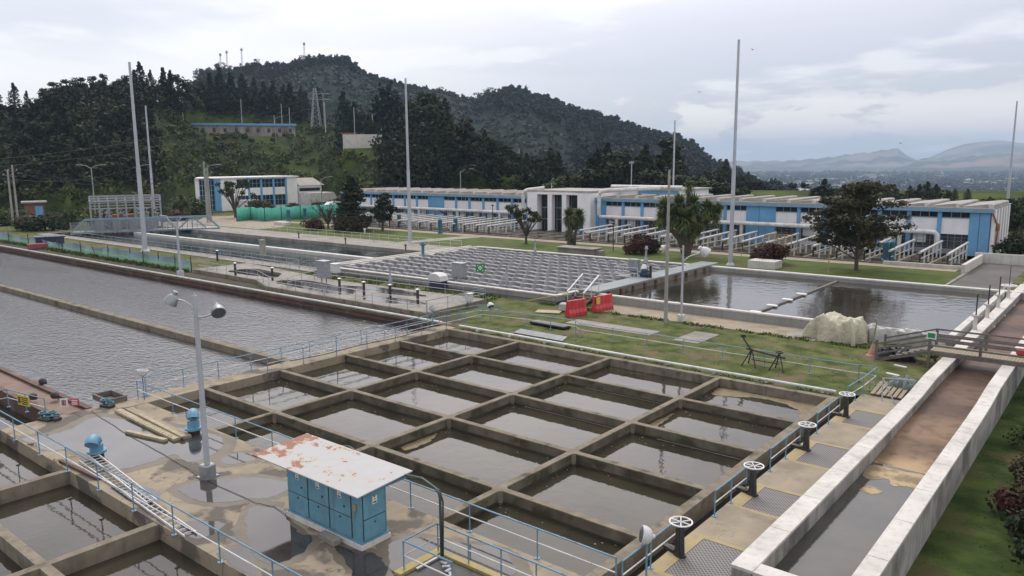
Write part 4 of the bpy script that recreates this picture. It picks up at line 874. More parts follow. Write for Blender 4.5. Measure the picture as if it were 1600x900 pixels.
# ================================================================== LOOSE THINGS ON THE DECK
def ladder(label, a, b_, w_, rungs, mt):
    a, b_ = Vector(a), Vector(b_); d = (b_-a); s_ = d.cross(Vector((0, 0, 1))).normalized()*w_/2
    t = T('ladder', label, 'ladder', tuple(a))
    for sg in (-1, 1):
        m = MB(); m.bar(a+s_*sg, b_+s_*sg, .04, .08); part('side_rail', m, mt, t)
    for k in range(rungs):
        p = a+d*((k+.5)/rungs); m = MB(); m.tube([p-s_, p+s_], .018, 6); part('rung', m, mt, t)
    return t
ladder('pale aluminium ladder lying on the deck behind the lower blue railing', (-.6, -9.35, .1), (9.7, -9.95, .06), .42, 26, 'rail_white')
ladder('shorter pale ladder section lying across the long one by the blue vent', (-.5, -9.0, .22), (6.2, -9.62, .17), .36, 18, 'lamp_white')
m = MB(); m.bar((-1.4, -10.05, .07), (2.0, -9.85, .07), .14, .12); single('steel_beam', m, 'rusty_steel', 'dark brown steel beam lying on the deck behind the lower railing', 'beam')
for i, (a, b_, w_, h_, mt, lb) in enumerate((((-6.6, -5.25, .09), (.1, -5.45, .07), .36, .12, 'pale_timber', 'long pale plank with a row of holes lying next to the puddle'), ((-6.4, -4.75, .09), (.2, -5.0, .07), .42, .12, 'timber', 'long timber board lying behind the perforated plank'), ((-2.9, -6.45, .07), (-.2, -5.85, .07), .22, .12, 'pale_timber', 'short pale plank lying nearest the camera of the timber stack'), ((-4.6, -5.02, .22), (.25, -5.22, .17), .2, .08, 'pale_timber', 'thin pale board lying on top of the timber stack'))):
    t = T('plank', lb, 'plank', a, 'planks on the deck'); m = MB(); m.bar(a, b_, w_, h_); part('board', m, mt, t)
    if i == 0:
        m = MB()
        for k in range(22):
            p = Vector(a).lerp(Vector(b_), (k+.6)/23); m.cbox((p.x, p.y-.1, p.z+h_/2+.004), (.07, .07, .006))
        part('holes', m, 'black_iron', t)
def elbow(loc, rz, label, mt='blue_paint', s=1.0):
    t = T('vent_elbow', label, 'vent', (0, 0, 0), 'blue vent elbows on the deck')
    m = MB(); pts = [(0, 0, .25*s), (0, 0, .45*s)]
    for k in range(1, 9): a = k/8*math.pi*.78; pts.append((.28*s*(1-math.cos(a)), 0, .45*s+.30*s*math.sin(a)))
    m.tube(pts, .235*s, 14); part('bend', m, mt, t, True)
    m = MB(); m.lathe([(.34*s, .20*s), (.34*s, .28*s)], n=16); part('flange', m, mt, t)
    m = MB(); m.lathe([(.24*s, 0), (.24*s, .2*s)], n=14); part('foot', m, 'black_iron', t)
    t.location = loc; t.rotation_euler = (0, 0, rz); t['label'] = label; return t
elbow((-.75, -8.75, 0), R_(-40), 'blue gooseneck vent on the deck at the upper end of the ladders', s=1.2)
elbow((-.2, -4.45, 0), R_(150), 'blue gooseneck vent beside the timber planks and lamp post', s=1.2)
for i, (px, py, lb) in enumerate(((168, 636, 'blue-black valve pair in the deck corner below the black crate'), (72, 657, 'dark teal valve pair on the deck near the yellow sign'), (84, 656, 'dark teal valve lying beside the yellow sign railing'))):
    p = at(px, py, 0); t = T('valve', lb, 'valve', (p[0], p[1], 0))
    m = MB(); m.cbox((p[0], p[1], .08), (.8, .4, .16), .3, bev=.04); m.tube([(p[0]-.25, p[1], .1), (p[0]-.25, p[1], .35)], .1, 8); part('body', m, 'black_iron', t)
    m = MB(); m.ring((p[0]-.25, p[1], .36), .22, .045, 14, 5); m.ring((p[0]+.2, p[1]+.05, .28), .2, .045, 14, 5); m.tube([(p[0]-.47, p[1], .36), (p[0]-.03, p[1], .36)], .03, 5); part('wheel', m, 'teal_paint', t, True)
p = at(172, 625, 0); t = T('sump_frame', 'dark open rectangular hatch frame at the deck corner beside the lagoon', 'hatch', (p[0], p[1], 0))
m = MB(); q = Vector((p[0], p[1], 0))
for a, b_ in (((-.9, -.5), (.9, -.5)), ((.9, -.5), (.9, .5)), ((.9, .5), (-.9, .5)), ((-.9, .5), (-.9, -.5))): m.bar(q+Vector((a[0], a[1], .16)), q+Vector((b_[0], b_[1], .16)), .12, .3)
part('frame', m, 'dark_timber', t); m = MB(); m.box(p[0]-.84, p[1]-.44, .01, p[0]+.84, p[1]+.44, .03); part('opening', m, 'black_iron', t)
def rope(pts, r, label, mt, name='rope', cat='cable'):
    P = [Vector(p) for p in pts]; o = []
    for i in range(len(P)-1):
        for k in range(5):
            q = P[i].lerp(P[i+1], k/5); o.append(q+Vector((rnd.uniform(-.03, .03), rnd.uniform(-.03, .03), 0)))
    o.append(P[-1]); m = MB(); m.tube(o, r, 5); return single(name, m, mt, label, cat)
rope([(-7.9, -6.1, .03), (-3.5, -6.5, .03), (1.5, -6.75, .03), (5.0, -7.05, .03), (9.2, -7.0, .03), (10.0, -6.75, .03), (11.0, -6.9, .05)], .012, 'thin black cable crossing the deck past the lamp post to the blue cabinet', 'black_iron')
rope([(-5.0, -10.1, .03), (-4.6, -9.9, .1), (-4.2, -10.2, -.2)], .05, 'yellow rope dangling over the basin edge at the lower railing', 'yellow_edge', cat='rope')
rope([(-1.9, -10.15, .04), (-1.5, -10.1, .12), (-1.2, -10.3, .2), (-.8, -10.25, .03)], .035, 'tangle of yellowish rope at the foot of the lower railing', 'yellow_edge', cat='rope')
rope([(-7.3, 6.0, .35), (-7.3, 9.0, .25), (-7.25, 12, .34), (-7.3, 15, .22), (-7.2, 18, .35)], .03, 'dark cable slung along the inner walkway railing', 'black_iron')
# signs at the deck corner
def sign(c, w_, h_, face, mt, label, marks=None, post=None, rz=None, g=None):
    t = T('sign', label, 'sign', tuple(c), g)
    u = Vector((math.cos(rz), math.sin(rz), 0)); nrm = Vector((math.sin(rz), -math.cos(rz), 0))
    m = MB(); m.cbox(c, (w_, .03, h_), rz); pl_ = part('panel', m, mt, t)
    for (ux, uz, uw, uh, mm) in (marks or []):
        m = MB(); m.cbox(Vector(c)+u*ux+Vector((0, 0, uz))+nrm*.02, (uw, .012, uh), rz); part('marking', m, mm, pl_)
    if post:
        m = MB(); m.tube([(c[0], c[1], post), (c[0], c[1], c[2])], .035, 7); part('post', m, 'rail_white', t)
    return t
az_ = math.atan2(RT[1], RT[0])
sign((-10.6, -8.35, .62), 1.1, .55, 0, 'sign_yellow', 'yellow caution sign with dark lettering tied to the railing above the dark trough', [(-.38, 0, .2, .34, 'black_iron'), (-.38, .0, .1, .2, 'sign_yellow')]+[(.12, .16-.11*k, .62-.1*(k % 2), .05, 'black_iron') for k in range(4)], rz=R_(10))
sign((-9.2, -6.9, .42), .42, .44, 0, 'sign_white', 'small white no-entry style sign with a dark figure at the end of the rusty ledge', [(0, 0, .24, .30, 'sign_red'), (0, 0, .17, .22, 'sign_white'), (0, 0, .06, .2, 'black_iron')], rz=R_(35))
sign((-8.7, -6.55, .46), .48, .40, 0, 'sign_red', 'small red warning sign at the end of the rusty ledge', [(0, .1, .36, .05, 'sign_white'), (0, 0, .3, .05, 'sign_white'), (0, -.1, .34, .05, 'sign_white')], rz=R_(35))
p = at(751, 462, .2); sign((p[0], p[1], 2.9), .85, .85, 0, 'sign_green', 'green square sign with a white assembly emblem on a white post by the low deck', [(0, .02, .38, .16, 'sign_white'), (0, .02, .16, .4, 'sign_white')]+[(sx*.24, sy*.24, .1, .1, 'sign_white') for sx in (-1, 1) for sy in (-1, 1)], post=.0, rz=az_)

# ================================================================== THINGS ON THE GRASS BEHIND THE CELLS
def barrier(a, b_, label, tag=False):
    a, b_ = Vector((a[0], a[1], 0)), Vector((b_[0], b_[1], 0)); L_ = (b_-a).length; rz = math.atan2((b_-a).y, (b_-a).x)
    t = T('jersey_barrier', label, 'barrier', (0, 0, 0), 'red plastic barriers on the path')
    m = MB(); prof = [(-.30, 0), (.30, 0), (.28, .22), (.15, .45), (.11, 1.05), (-.11, 1.05), (-.15, .45), (-.28, .22)]
    segs = 5
    for k in range(segs):
        u0, u1 = -L_/2+k*L_/segs+.02, -L_/2+(k+1)*L_/segs-.02
        m.extr(prof, u0, u1, 'x')
    m.extr([(p[0]*.86, p[1]*.97+.005) for p in prof], -L_/2-.02, L_/2+.02, 'x')
    part('body', m, 'red_plastic', t)
    if tag: m = MB(); m.box(-L_/2-.02, -.34, .55, -L_/2+.4, -.30, 1.0); part('notice', m, 'sign_yellow', t)
    c = (a+b_)/2; t.scale = (1, 1.1, 1.3); t.location = (c.x, c.y, GZ+.03); t.rotation_euler = (0, 0, rz); return t
barrier((-2.7, 30.5), (-2.2, 32.5), 'red plastic barrier standing on the grass, left of the two')
barrier((-2.1, 33.7), (-1.7, 35.9), 'red plastic barrier with a yellow notice at the foot of the small steel stair', True)
t = T('access_stair', 'small steel stair with two sloping pale handrails climbing over the tank wall onto the bridge', 'stair', (-4, 36, 0))
for k in range(4): m = MB(); m.box(-5.9, 35.4+k*.45, .08+k*.2, -4.3, 35.8+k*.45, .14+k*.2); part('tread', m, 'rusty_steel', t)
for x_ in (-6.0, -4.2):
    m = MB(); m.bar((x_, 35.2, 0), (x_, 37.6, .9), .08, .16); part('stringer', m, 'rusty_steel', t)
    m = MB(); m.bar((x_, 35.2, 1.15), (x_, 37.7, 2.5), .13, .09)
    for u in (0, .5, 1): m.tube([(x_, 35.2+2.5*u, u*.9), (x_, 35.2+2.5*u, 1.15+1.35*u)], .035, 6)
    part('handrail', m, 'pipe_white', t)
t = T('hose_cage', 'small pale cage and wooden board on the grass beside the red barriers', 'cage', (-4, 33, 0))
m = MB(); m.cbox((-4.4, 32.6, .25), (1.0, .8, .7), .3, bev=.1); part('bundle', m, 'clear_sheet', t)
m = MB(); m.cbox((-5.2, 31.2, -.04), (2.2, 1.2, .05), .4); single('wooden_board', m, 'pale_timber', 'pale board lying flat on the grass left of the red barriers', 'board')
rope([(-9.2, 33.2, .2), (-6.5, 33.6, .9), (-4.6, 33.9, 1.2)], .035, 'yellow tape line stretched to the small steel stair', 'sign_yellow', 'tape', 'tape')
for i, (a, r_, hh, lb, tr) in enumerate((((5.17, 33.29), .16, 12.3, 'tall slim concrete pole rising from the grass in front of the settling tank', .6), )):
    t = T('concrete_pole', lb, 'pole', (a[0], a[1], GZ)); m = MB(); m.tube([(a[0], a[1], GZ), (a[0], a[1], hh)], [r_, r_*tr], 10); part('shaft', m, 'concrete_pole', t, True)
    m = MB(); m.cbox((a[0], a[1], 6.8), (.5, .2, .35)); m.cbox((a[0], a[1], 6.2), (.34, .34, .08)); part('clamp', m, 'galvanised', t)
t = T('street_lamp', 'white lamp post with a single floodlight arm next to the slim concrete pole', 'lamp post', (5.9, 34.6, GZ))
m = MB(); m.tube([(5.9, 34.6, GZ), (5.9, 34.6, 6.2)], [.11, .075], 10); part('pole', m, 'pole_paint', t, True)
m = MB(); m.cbox((5.9, 34.6, .2), (.5, .5, .62), bev=.04); m.cbox((5.9, 34.34, .2), (.2, .04, .25)); part('base_box', m, 'white_wash', t)
u = Vector((RT[0], RT[1], 0)); m = MB(); m.tube([Vector((5.9, 34.6, 4.9)), Vector((5.9, 34.6, 5.3))+u*.5, Vector((5.9, 34.6, 5.6))+u*1.4], .045, 8); part('arm', m, 'pole_paint', t, True)
mh, mg = MB(), MB(); floodhead(mh, mg, Vector((5.9, 34.6, 5.75))+u*1.7, u*.8+Vector((0, 0, -.6)), 1.5); hd = part('lamp_head', mh, 'lamp_white', t, True); part('lens', mg, 'lamp_glass', hd)
mh, mg = MB(), MB(); floodhead(mh, mg, Vector((5.9, 34.6, 6.0))-u*1.5, u*-.8+Vector((0, 0, -.3)), 1.0); hd = part('lamp_head', mh, 'lamp_white', t, True)
m = MB(); m.tube([Vector((5.9, 34.6, 5.9)), Vector((5.9, 34.6, 6.0))-u*1.4], .03, 6); part('arm', m, 'pole_paint', t, True)

# pipe bundle + black sheets near grass
for k in range(5):
    m = MB(); m.tube([(-2.6+k*.08, 24.0-k*.28, -.05), (2.0+k*.1, 23.9-k*.28, -.05)], .06, 7)
    single('steel_pipe', m, 'galvanised' if k % 2 else 'lamp_grey', 'grey pipe in the bundle on the grass behind the cells', 'pipe', 'bundle of loose pipes')
m = MB(); m.cbox((-1.6, 26.6, .05), (3.6, 1.0, .22), -.05, bev=.05); single('black_pipe_pile', m, 'black_sheet', 'dark flat bundle lying on the grass edge next to the big concrete slab', 'bundle')
# black machine / bench on grass
p = at(1195, 575, GZ); x, y = p[0], p[1]
t = T('pipe_stand', 'black iron pipe stand with splayed legs on the grass behind the railing', 'stand', (x, y, GZ))
m = MB()
for sx in (-.9, .9):
    for (dx, dy) in ((-.5, -.4), (.45, -.4), (-.4, .5)): m.tube([(x+sx, y, 1.0), (x+sx+dx, y+dy, GZ)], .045, 6)
m.tube([(x-1.3, y+.1, .95), (x+1.3, y-.1, .75)], .07, 7); m.tube([(x-1.0, y, 1.0), (x-1.5, y+.1, 1.55), (x-1.6, y+.1, 1.8)], .06, 6); m.ring((x+.9, y, 1.05), .22, .04, 12, 5); m.cbox((x-1.55, y+.1, 1.75), (.3, .15, .2), .5)
m.tube([(x-.9, y, .3), (x+.9, y, .3)], .035, 6)
part('frame', m, 'black_iron', t)
# tarpaulin covered stack
def drape(name, mt, label, cx, cy, lx, ly, h, seed, rz=0.0, g=.5):
    r = random.Random(seed); nx, ny = 60, 40; ph = [r.uniform(0, 6) for _ in range(6)]; vs = []
    for j in range(ny+1):
        for i in range(nx+1):
            u = i/nx*2-1; v = j/ny*2-1
            e = max(abs(u), abs(v)); k = min(1, (1-e)/.28)
            fold = .16*math.sin(u*9+ph[0])*(1-k*.5)+.12*math.sin(v*8+u*4+ph[1])*(1-k*.4)+.09*math.sin(u*23+v*5+ph[2])
            from mathutils import noise as mn
            rg = sum(abs(mn.noise(Vector((u*f*lx*.5, v*f*ly*.5, seed+f))))*a_ for f, a_ in ((.9, .35), (1.9, .2), (4.0, .1)))
            z = -rg*k**.5*h*.55+h*1.12*(k**.45)*(1-.16*math.sin(u*2.6+ph[3])**2)+.12*math.sin(u*6+ph[4])*math.sin(v*6+ph[5])+.05*math.sin(u*17+v*11+ph[2])
            sp_ = 1+.12*(1-k)*math.sin(7*math.atan2(v, u)+ph[1])
            x_ = u*lx/2*(.86+.14*e)*sp_+fold*.5; y_ = v*ly/2*sp_+fold*g
            vs.append((cx+x_*math.cos(rz)-y_*math.sin(rz), cy+x_*math.sin(rz)+y_*math.cos(rz), GZ+max(.01, z)))
    m = MB(); fs = []
    for j in range(ny):
        for i in range(nx): a = j*(nx+1)+i; fs.append((a, a+1, a+nx+2, a+nx+1))
    m.add(vs, fs); o = single(name, m, mt, label, 'tarpaulin', smooth=True); md = o.modifiers.new('s', 'SUBSURF'); md.levels = md.render_levels = 1; return o
drape('tarpaulin', 'tarpaulin', 'pale yellow crumpled tarpaulin thrown over a heap against the settling tank wall', 17.9, 35.9, 3.9, 2.7, 1.7, 4, -.2)
drape('plastic_sheet', 'clear_sheet', 'greyish plastic sheeting hanging along the tank wall between yellow tarpaulin and timber footbridge', 21.8, 37.2, 5.4, 1.2, 1.05, 9)
p = at(1425, 562, -.1); drape('black_sheet', 'black_sheet', 'black plastic heap on the grass at the foot of the timber footbridge', p[0]-.9, p[1]-.3, 2.2, 1.2, .7, 5, .3)
p = at(1363, 556, GZ); x, y = p[0], p[1]
t = T('cone_post', 'pink cone with a thin post standing on the grass right of the yellow tarpaulin', 'cone', (x, y, GZ))
m = MB(); m.lathe([(.42, 0), (.40, .06), (.30, .1), (.1, .75), (.06, .8)], (x, y, GZ), 12); part('cone', m, mat('pink_plastic', (.42, .22, .18), (.32, .18, .15), 3), t, True)
m = MB(); m.tube([(x, y, .7), (x+.15, y, 2.4)], .05, 6); part('post', m, 'timber', t)
m = MB(); m.cbox((16.0, 37.0, .05), (.8, .4, .36), .4, bev=.1); single('red_bundle', m, 'red_plastic', 'small red bundle peeking out left of the yellow tarpaulin', 'bundle')
for px, py, lb in ((1407, 573, 'small pale plank on the grass below the timber footbridge'), (1395, 586, 'tiny pale strip of debris on the grass nearest the railing')):
    p = at(px, py, GZ); m = MB(); m.cbox((p[0], p[1], GZ+.04), (.8, .18, .06), -.3); single('debris', m, 'white_enamel', lb, 'debris')
# pallet + frame + net heap at walkway end
t = T('wooden_pallet', 'grey slatted wooden pallet leaning at the end of the gate walkway', 'pallet', (24.4, 23.2, 0))
for k in range(6): m = MB(); m.bar((23.9+k*.28, 22.3, .12), (23.9+k*.28, 24.4, .34), .2, .04); part('slat', m, 'timber', t)
m = MB()
for yy in (22.5, 23.3, 24.1): m.bar((23.8, yy, .05), (25.4, yy, .05), .1, .12)
part('bearer', m, 'dark_timber', t)
t = T('tube_frame', 'pale bent tube frame standing over the pallet beside the flume', 'frame', (24.9, 22.4, 0))
m = MB(); m.tube([(24.6, 21.6, 0), (24.4, 22.3, 1.1), (25.6, 23.2, 1.0), (25.65, 24, .8)], .04, 7); m.tube([(24.4, 22.3, 1.1), (25.3, 21.4, 0)], .04, 7); part('tube', m, 'galvanised', t, True)
drape('net_heap', mat('net_green', (.09, .14, .13), (.16, .18, .17), 9), 'tangled grey-green netting heaped beside the pallet', 25.0, 24.6, 1.5, 1.8, .75, 21)

# timber footbridge
t = T('timber_footbridge', 'weathered grey timber footbridge with railings crossing the flume', 'footbridge', (27.4, 32.5, 0))
DK = 1.0
m = MB()
for k in range(30): m.cbox((25.0+k*.19, 32.3, DK-.03), (.175, 1.9, .05))
part('deck_boards', m, 'timber', t)
m = MB(); m.box(24.9, 31.3, DK-.3, 30.7, 31.42, DK-.06); m.box(24.9, 33.18, DK-.3, 30.7, 33.3, DK-.06); part('beam', m, 'dark_timber', t)
m = MB()
for k in range(8): m.bar((22.0+k*.36, 31.4, GZ+.06+k*.14), (22.0+k*.36, 33.2, GZ+.06+k*.14), .34, .05)
m.bar((21.7, 31.4, GZ-.05), (24.95, 31.4, DK-.15), .1, .2); m.bar((21.7, 33.2, GZ-.05), (24.95, 33.2, DK-.15), .1, .2); part('ramp', m, 'dark_timber', t)
for yy in (31.25, 33.35):
    for xx, zz0, zz1 in ((21.8, GZ, 1.25), (24.9, -.2, 2.05), (27.7, DK-.3, 2.05), (30.6, -1.6, 2.05)):
        m = MB(); m.box(xx-.075, yy-.075, zz0, xx+.075, yy+.075, zz1); part('post', m, 'dark_timber', t)
    for dz in (.35, .68, 1.02):
        o_ = .02
        m = MB(); m.bar((21.8, yy-.1, GZ+.1+dz), (24.9, yy-.1, DK+dz-.0), .04, .11); m.bar((24.93, yy-.1, DK+dz), (30.7, yy-.1, DK+dz), .04, .11); part('rail', m, 'dark_timber', t)
m = MB(); m.box(30.5, 31.3, DK-.05, 33.4, 33.3, DK); m.bar((33.3, 31.4, -1.2), (33.3, 31.4, 2.0), .12, .12); m.bar((33.3, 33.2, -1.2), (33.3, 33.2, 2.0), .12, .12)
for dz in (.5, .95): m.bar((30.7, 31.15, DK+dz), (33.4, 31.15, DK+dz-.1), .04, .1)
part('side_landing', m, 'dark_timber', t)
m = MB(); m.cbox((25.0, 31.1, DK+1.0), (.55, .05, .45)); sg_ = part('notice_board', m, 'sign_white', t); m = MB(); m.cbox((25.0, 31.07, DK+1.0), (.42, .02, .3)); part('notice', m, 'sign_green', sg_)
m = MB(); m.cbox((29.6, 33.0, DK+.25), (.5, .3, .45), bev=.1); single('red_bag', m, 'red_plastic', 'small red bag sitting on the timber footbridge above the flume wall', 'bag')

# ================================================================== TALL MASTS
def mast(px0, py0, px1, py1, r, label, R=None, z0=GZ, mt='pole_paint', name='lightning_mast', cat='mast', g='tall slim masts'):
    if R is None: p = at(px0, py0, z0); x, y = p[0], p[1]; R = math.hypot(x-CAM[0], y-CAM[1])
    else: x, y = polar(px0, R)
    zt_ = zat(px1, py1, R); xt, yt = polar(px1, R); 
    xt = x+(xt-x)*0.0; yt = y
    t = T(name, label, cat, (x, y, z0), g); m = MB(); m.tube([(x, y, z0), (x, y, z0+(zt_-z0)*.45), (x, y, z0+(zt_-z0)*.451), (x, y, zt_)], [r, r*.85, r*.72, r*.5], 10); part('shaft', m, mt, t, True)
    m = MB(); m.lathe([(r*2, 0), (r*2, .1), (r*1.2, .4)], (x, y, z0), 10); part('base', m, mt, t)
    return t
mast(227, 393, 202, 97, .36, 'tall pale mast behind the striped netting, leftmost and nearest of the left pair')
mast(242, 345, 229, 165, .33, 'shorter looking pale mast right of the nearest left mast, beyond the truss bridge')
mast(641, 380, 631, 122, .31, 'tall pale mast on the far apron of the dark pool')
mast(1141, 415, 1153, 62, .28, 'tallest looking mast behind the settling tank, in front of the blue building')
mast(1571, 350, 1590, 158, .28, 'tall mast at the right edge beyond the end of the blue building')
for px, py, R, r, lb in ((1053, 188, 165, .16, 'thin mast behind the blue building right of its entrance'), (704, 192, 240, .16, 'thin pale mast behind the left wing of the blue building'), (811, 232, 230, .10, 'very thin mast behind the roof left of the entrance'), (987, 252, 190, .12, 'short lamp mast with a box on top behind the entrance roof'), (862, 286, 170, .08, 'tiny stub mast on the roof line near the entrance')):
    z0 = -.12; x, y = polar(px, R); z1 = zat(px, py, R); t = T('thin_mast', lb, 'mast', (x, y, z0), 'thin masts behind the blue building'); m = MB(); m.tube([(x, y, z0), (x, y, z1)], [r*1.2, r], 7); part('shaft', m, 'pole_paint', t, True)
    if px == 987: m = MB(); m.cbox((x, y, z1-.3), (1.0, .4, .5)); part('lamp_box', m, 'galvanised', t)
# thin dark aerials and lawn lights
def lawn_pole(px, py, pt, r, label, mt='black_iron', head=None):
    p = at(px, py, GZ); R = math.hypot(p[0]-CAM[0], p[1]-CAM[1]); z1 = zat(px, pt, R); t = T('garden_lamp', label, 'lamp post', (p[0], p[1], GZ), 'garden lamps on the lawn'); m = MB(); m.tube([(p[0], p[1], GZ), (p[0], p[1], z1)], r, 7); part('pole', m, mt, t, True)
    m = MB(); m.cbox((p[0], p[1], z1-.1), head or (.5, .2, .25)); part('lamp_head', m, mt, t)
lawn_pole(958, 392, 348, .07, 'thin dark lamp post on the lawn left of the large reddish bush')
lawn_pole(851, 364, 325, .07, 'dark lamp post on the path beside the entrance portal')
lawn_pole(584, 378, 335, .05, 'thin pale lamp post on the lawn between the two dark trees', 'galvanised')
lawn_pole(770, 358, 320, .07, 'dark lamp post in front of the left wing of the building')
lawn_pole(570, 364, 357, .12, 'short white bollard on the lawn near the dark conifer', 'white_enamel', (.3, .3, .3))
lawn_pole(1294, 428, 385, .06, 'thin yellow post on the lawn under the wide dark tree', 'yellow_paint', (.1, .1, .1))
lawn_pole(1212, 410, 398, .12, 'white marker stub on the lawn beside the right reddish bush', 'white_enamel', (.3, .3, .3))
lawn_pole(1158, 415, 385, .04, 'thin yellowish stick on the lawn right of the tall mast', 'yellow_paint', (.1, .1, .1))
# pedestals and boxes around the tanks
def box_on(px, py, z0, dims, mt, label, name='control_box', cat='box', leg=.9, legmt='galvanised'):
    p = at(px, py, z0); x, y = p[0], p[1]; t = T(name, label, cat, (x, y, z0)); m = MB(); m.cbox((x, y, z0+leg+dims[2]/2), dims, bev=.03); part('case', m, mt, t)
    if leg: 
        m = MB()
        for dx in (-.3, .3): m.box(x+dx*dims[0]-.04, y-.05, z0, x+dx*dims[0]+.04, y+.05, z0+leg)
        part('legs', m, legmt, t)
    m = MB(); m.cbox((x, y, z0+leg+dims[2]+.03), (dims[0]+.16, dims[1]+.16, .05)); part('lid', m, mt, t)
    return t
box_on(507, 452, .33, (1.25, .8, 1.7), 'galvanised', 'grey beige control cabinet on legs on the wet low deck', leg=1.2)
box_on(524, 433, .33, (1.1, .7, 1.0), 'lamp_white', 'small white box beside the grey cabinet on the wet low deck', leg=.5)
box_on(685, 452, GZ, (1.7, 1.0, .9), 'navy', 'navy blue box with a white rounded lid in front of the lamella tank wall', leg=.0)
p = at(685, 452, GZ); m = MB(); m.extr([(p[0]-.9, .81), (p[0]+.9, .81), (p[0]+.8, 1.35), (p[0]+.3, 1.6), (p[0]-.6, 1.6), (p[0]-.9, 1.3)], p[1]-.6, p[1]+.6, 'y'); single('box_cover', m, 'lamp_white', 'white moulded cover on top of the navy blue box', 'cover')
box_on(718, 447, GZ, (1.5, .8, 1.5), 'galvanised', 'pale grey electrical cabinet on the front wall of the lamella tank', leg=1.0)
box_on(733, 474, .33, (.6, .5, .7), 'lamp_white', 'small white box at the right end of the wet low deck', leg=.2)
box_on(411, 400, .33, (.9, .5, 2.2), 'concrete_pole', 'short square grey post block at the corner of the striped netting', leg=0.0)
for px, py, lb in ((661, 399, 'blue hydrant standpipe on the left rim of the lamella tank'), (540, 381, 'small rusty bollard on the pool apron nearer the lamella tank'), (467, 372, 'small rusty bollard on the pool apron farther left'), (634, 392, 'small rusty bollard on the pool apron beside the tall mast')):
    p = at(px, py, .45 if px == 661 else .05); x, y, z = p; t = T('hydrant' if px == 661 else 'bollard', lb, 'hydrant' if px == 661 else 'bollard', (x, y, z)); s_ = 1.0 if px == 661 else .55
    m = MB(); m.lathe([(.26*s_, 0), (.2*s_, .1), (.2*s_, 1.3*s_), (.28*s_, 1.35*s_), (.26*s_, 1.7*s_), (.12*s_, 1.85*s_)], (x, y, z), 10); m.tube([(x-.5*s_, y, z+1.5*s_), (x+.45*s_, y, z+1.5*s_)], .14*s_, 8); part('body', m, 'teal_paint' if px == 661 else 'rusty_steel', t, True)
for px, py in ((836, 397), (610, 445), (1556/2+14, 445), (1166, 1)):
    if py < 10: continue
    p = at(px, py, .7); t = T('stand_pipe', 'narrow grey standpipe on the lamella tank rim', 'standpipe', (p[0], p[1], .7), 'standpipes on the lamella tank rim'); m = MB(); m.lathe([(.2, 0), (.18, .8), (.09, .9), (.09, 1.6), (.05, 2.0)], (p[0], p[1], .7), 8); part('body', m, 'lamp_grey', t, True)
p = at(905, 397, GZ)
m = MB(); m.box(p[0]-3, p[1]-1.2, GZ-.1, p[0]+3, p[1]+1.0, .75); m.box(p[0]-3.2, p[1]-1.4, .75, p[0]+3.2, p[1]+1.2, .9); single('manhole_block', m, 'pale_concrete', 'broad stained concrete chamber block on the lawn behind the lamella tank', 'chamber')
p = at(932, 399, GZ); m = MB(); m.box(p[0]-1, p[1]-.6, GZ-.1, p[0]+1, p[1]+.6, .6); single('manhole_block', m, 'pale_concrete', 'small concrete chamber right of the broad stained one on the lawn', 'chamber')
p = at(1195, 418, GZ); m = MB(); m.box(p[0]-1.7, p[1]-1.3, GZ-.1, p[0]+1.7, p[1]+1.2, .8); single('manhole_block', m, 'white_wash', 'white concrete chamber block below the right reddish bush', 'chamber')
p = at(552, 359, GZ)
m = MB(); m.box(-112, 74.5, GZ-.1, -108, 76, .55); single('low_block', m, 'white_wash', 'low white block on the lawn at the left beyond the pool apron', 'block')
p = at(778, 368, GZ); m = MB(); m.box(p[0]-8, p[1]-.2, GZ-.2, p[0]+3, p[1]+.2, .35); single('low_kerb_wall', m, 'dark_timber', 'low dark kerb on the lawn left of the round leafy tree', 'kerb')

# striped net fence
t = T('net_fence', 'blue and green striped netting hung on dark posts beyond the lagoon bank', 'fence', (-90, 25.3, 0))
xs = [-150, -141, -133, -125, -117.3, -108.3, -101, -94.5, -87.8, -78.6, -71.7, -68.1, -63.8, -59.6, -55.5]
m = MB(); vs = []; fs = []; NN_ = 260
for i in range(NN_+1):
    x = -150+i*(94.5/NN_); k = abs(math.sin((x+150)*.43)); top = 1.45-.45*abs(math.sin(x*.21))*abs(math.sin(x*.057+1))
    bulge = .22*math.sin(x*.9)+.1*math.sin(x*2.3)
    for j, (zz_, f_) in enumerate(((-.1, .5), (.35, 1), (.8, .6), (top, .0))): vs.append((x, 25.35+bulge*f_, zz_))
for i in range(NN_):
    for j in range(3): a = i*4+j; fs.append((a, a+4, a+5, a+1))
m.add(vs, fs); part('netting', m, 'striped_net', t, True)
for x in xs: m = MB(); m.tube([(x, 25.25, -.1), (x+rnd.uniform(-.1, .25), 25.25, 1.85)], .06, 6); part('post', m, 'black_iron', t)
for x in (-82.5, -95): m = MB(); m.tube([(x-1.2, 25.2, 1.6), (x, 25.1, .1)], .05, 6); part('brace', m, 'black_iron', t)

# thin lamp at lagoon bank
t = T('street_lamp', 'thin pale lamp post with a curved arm standing on the lagoon bank', 'lamp post', (-52.96, 22.5, 0))
m = MB(); m.tube([(-52.96, 22.5, 0), (-52.96, 22.5, 6.2)], [.17, .12], 8); m.cbox((-52.96, 22.5, .25), (.6, .6, .7)); part('pole', m, 'pole_paint', t, True)
m = MB(); m.tube([(-52.96, 22.5, 6.2)]+[Vector((-52.96, 22.5, 6.2))+u*(-.0-1.1*math.sin(a))+Vector((0, 0, .9*(1-math.cos(a)))) for a in (.3, .6, .9, 1.2, 1.5)]+[Vector((-52.96, 22.5, 7.15))-u*1.9], .07, 7); m.tube([Vector((-52.96, 22.5, 6.2)), Vector((-52.96, 22.5, 6.9))+u*.6], .06, 6); part('arm', m, 'pole_paint', t, True)

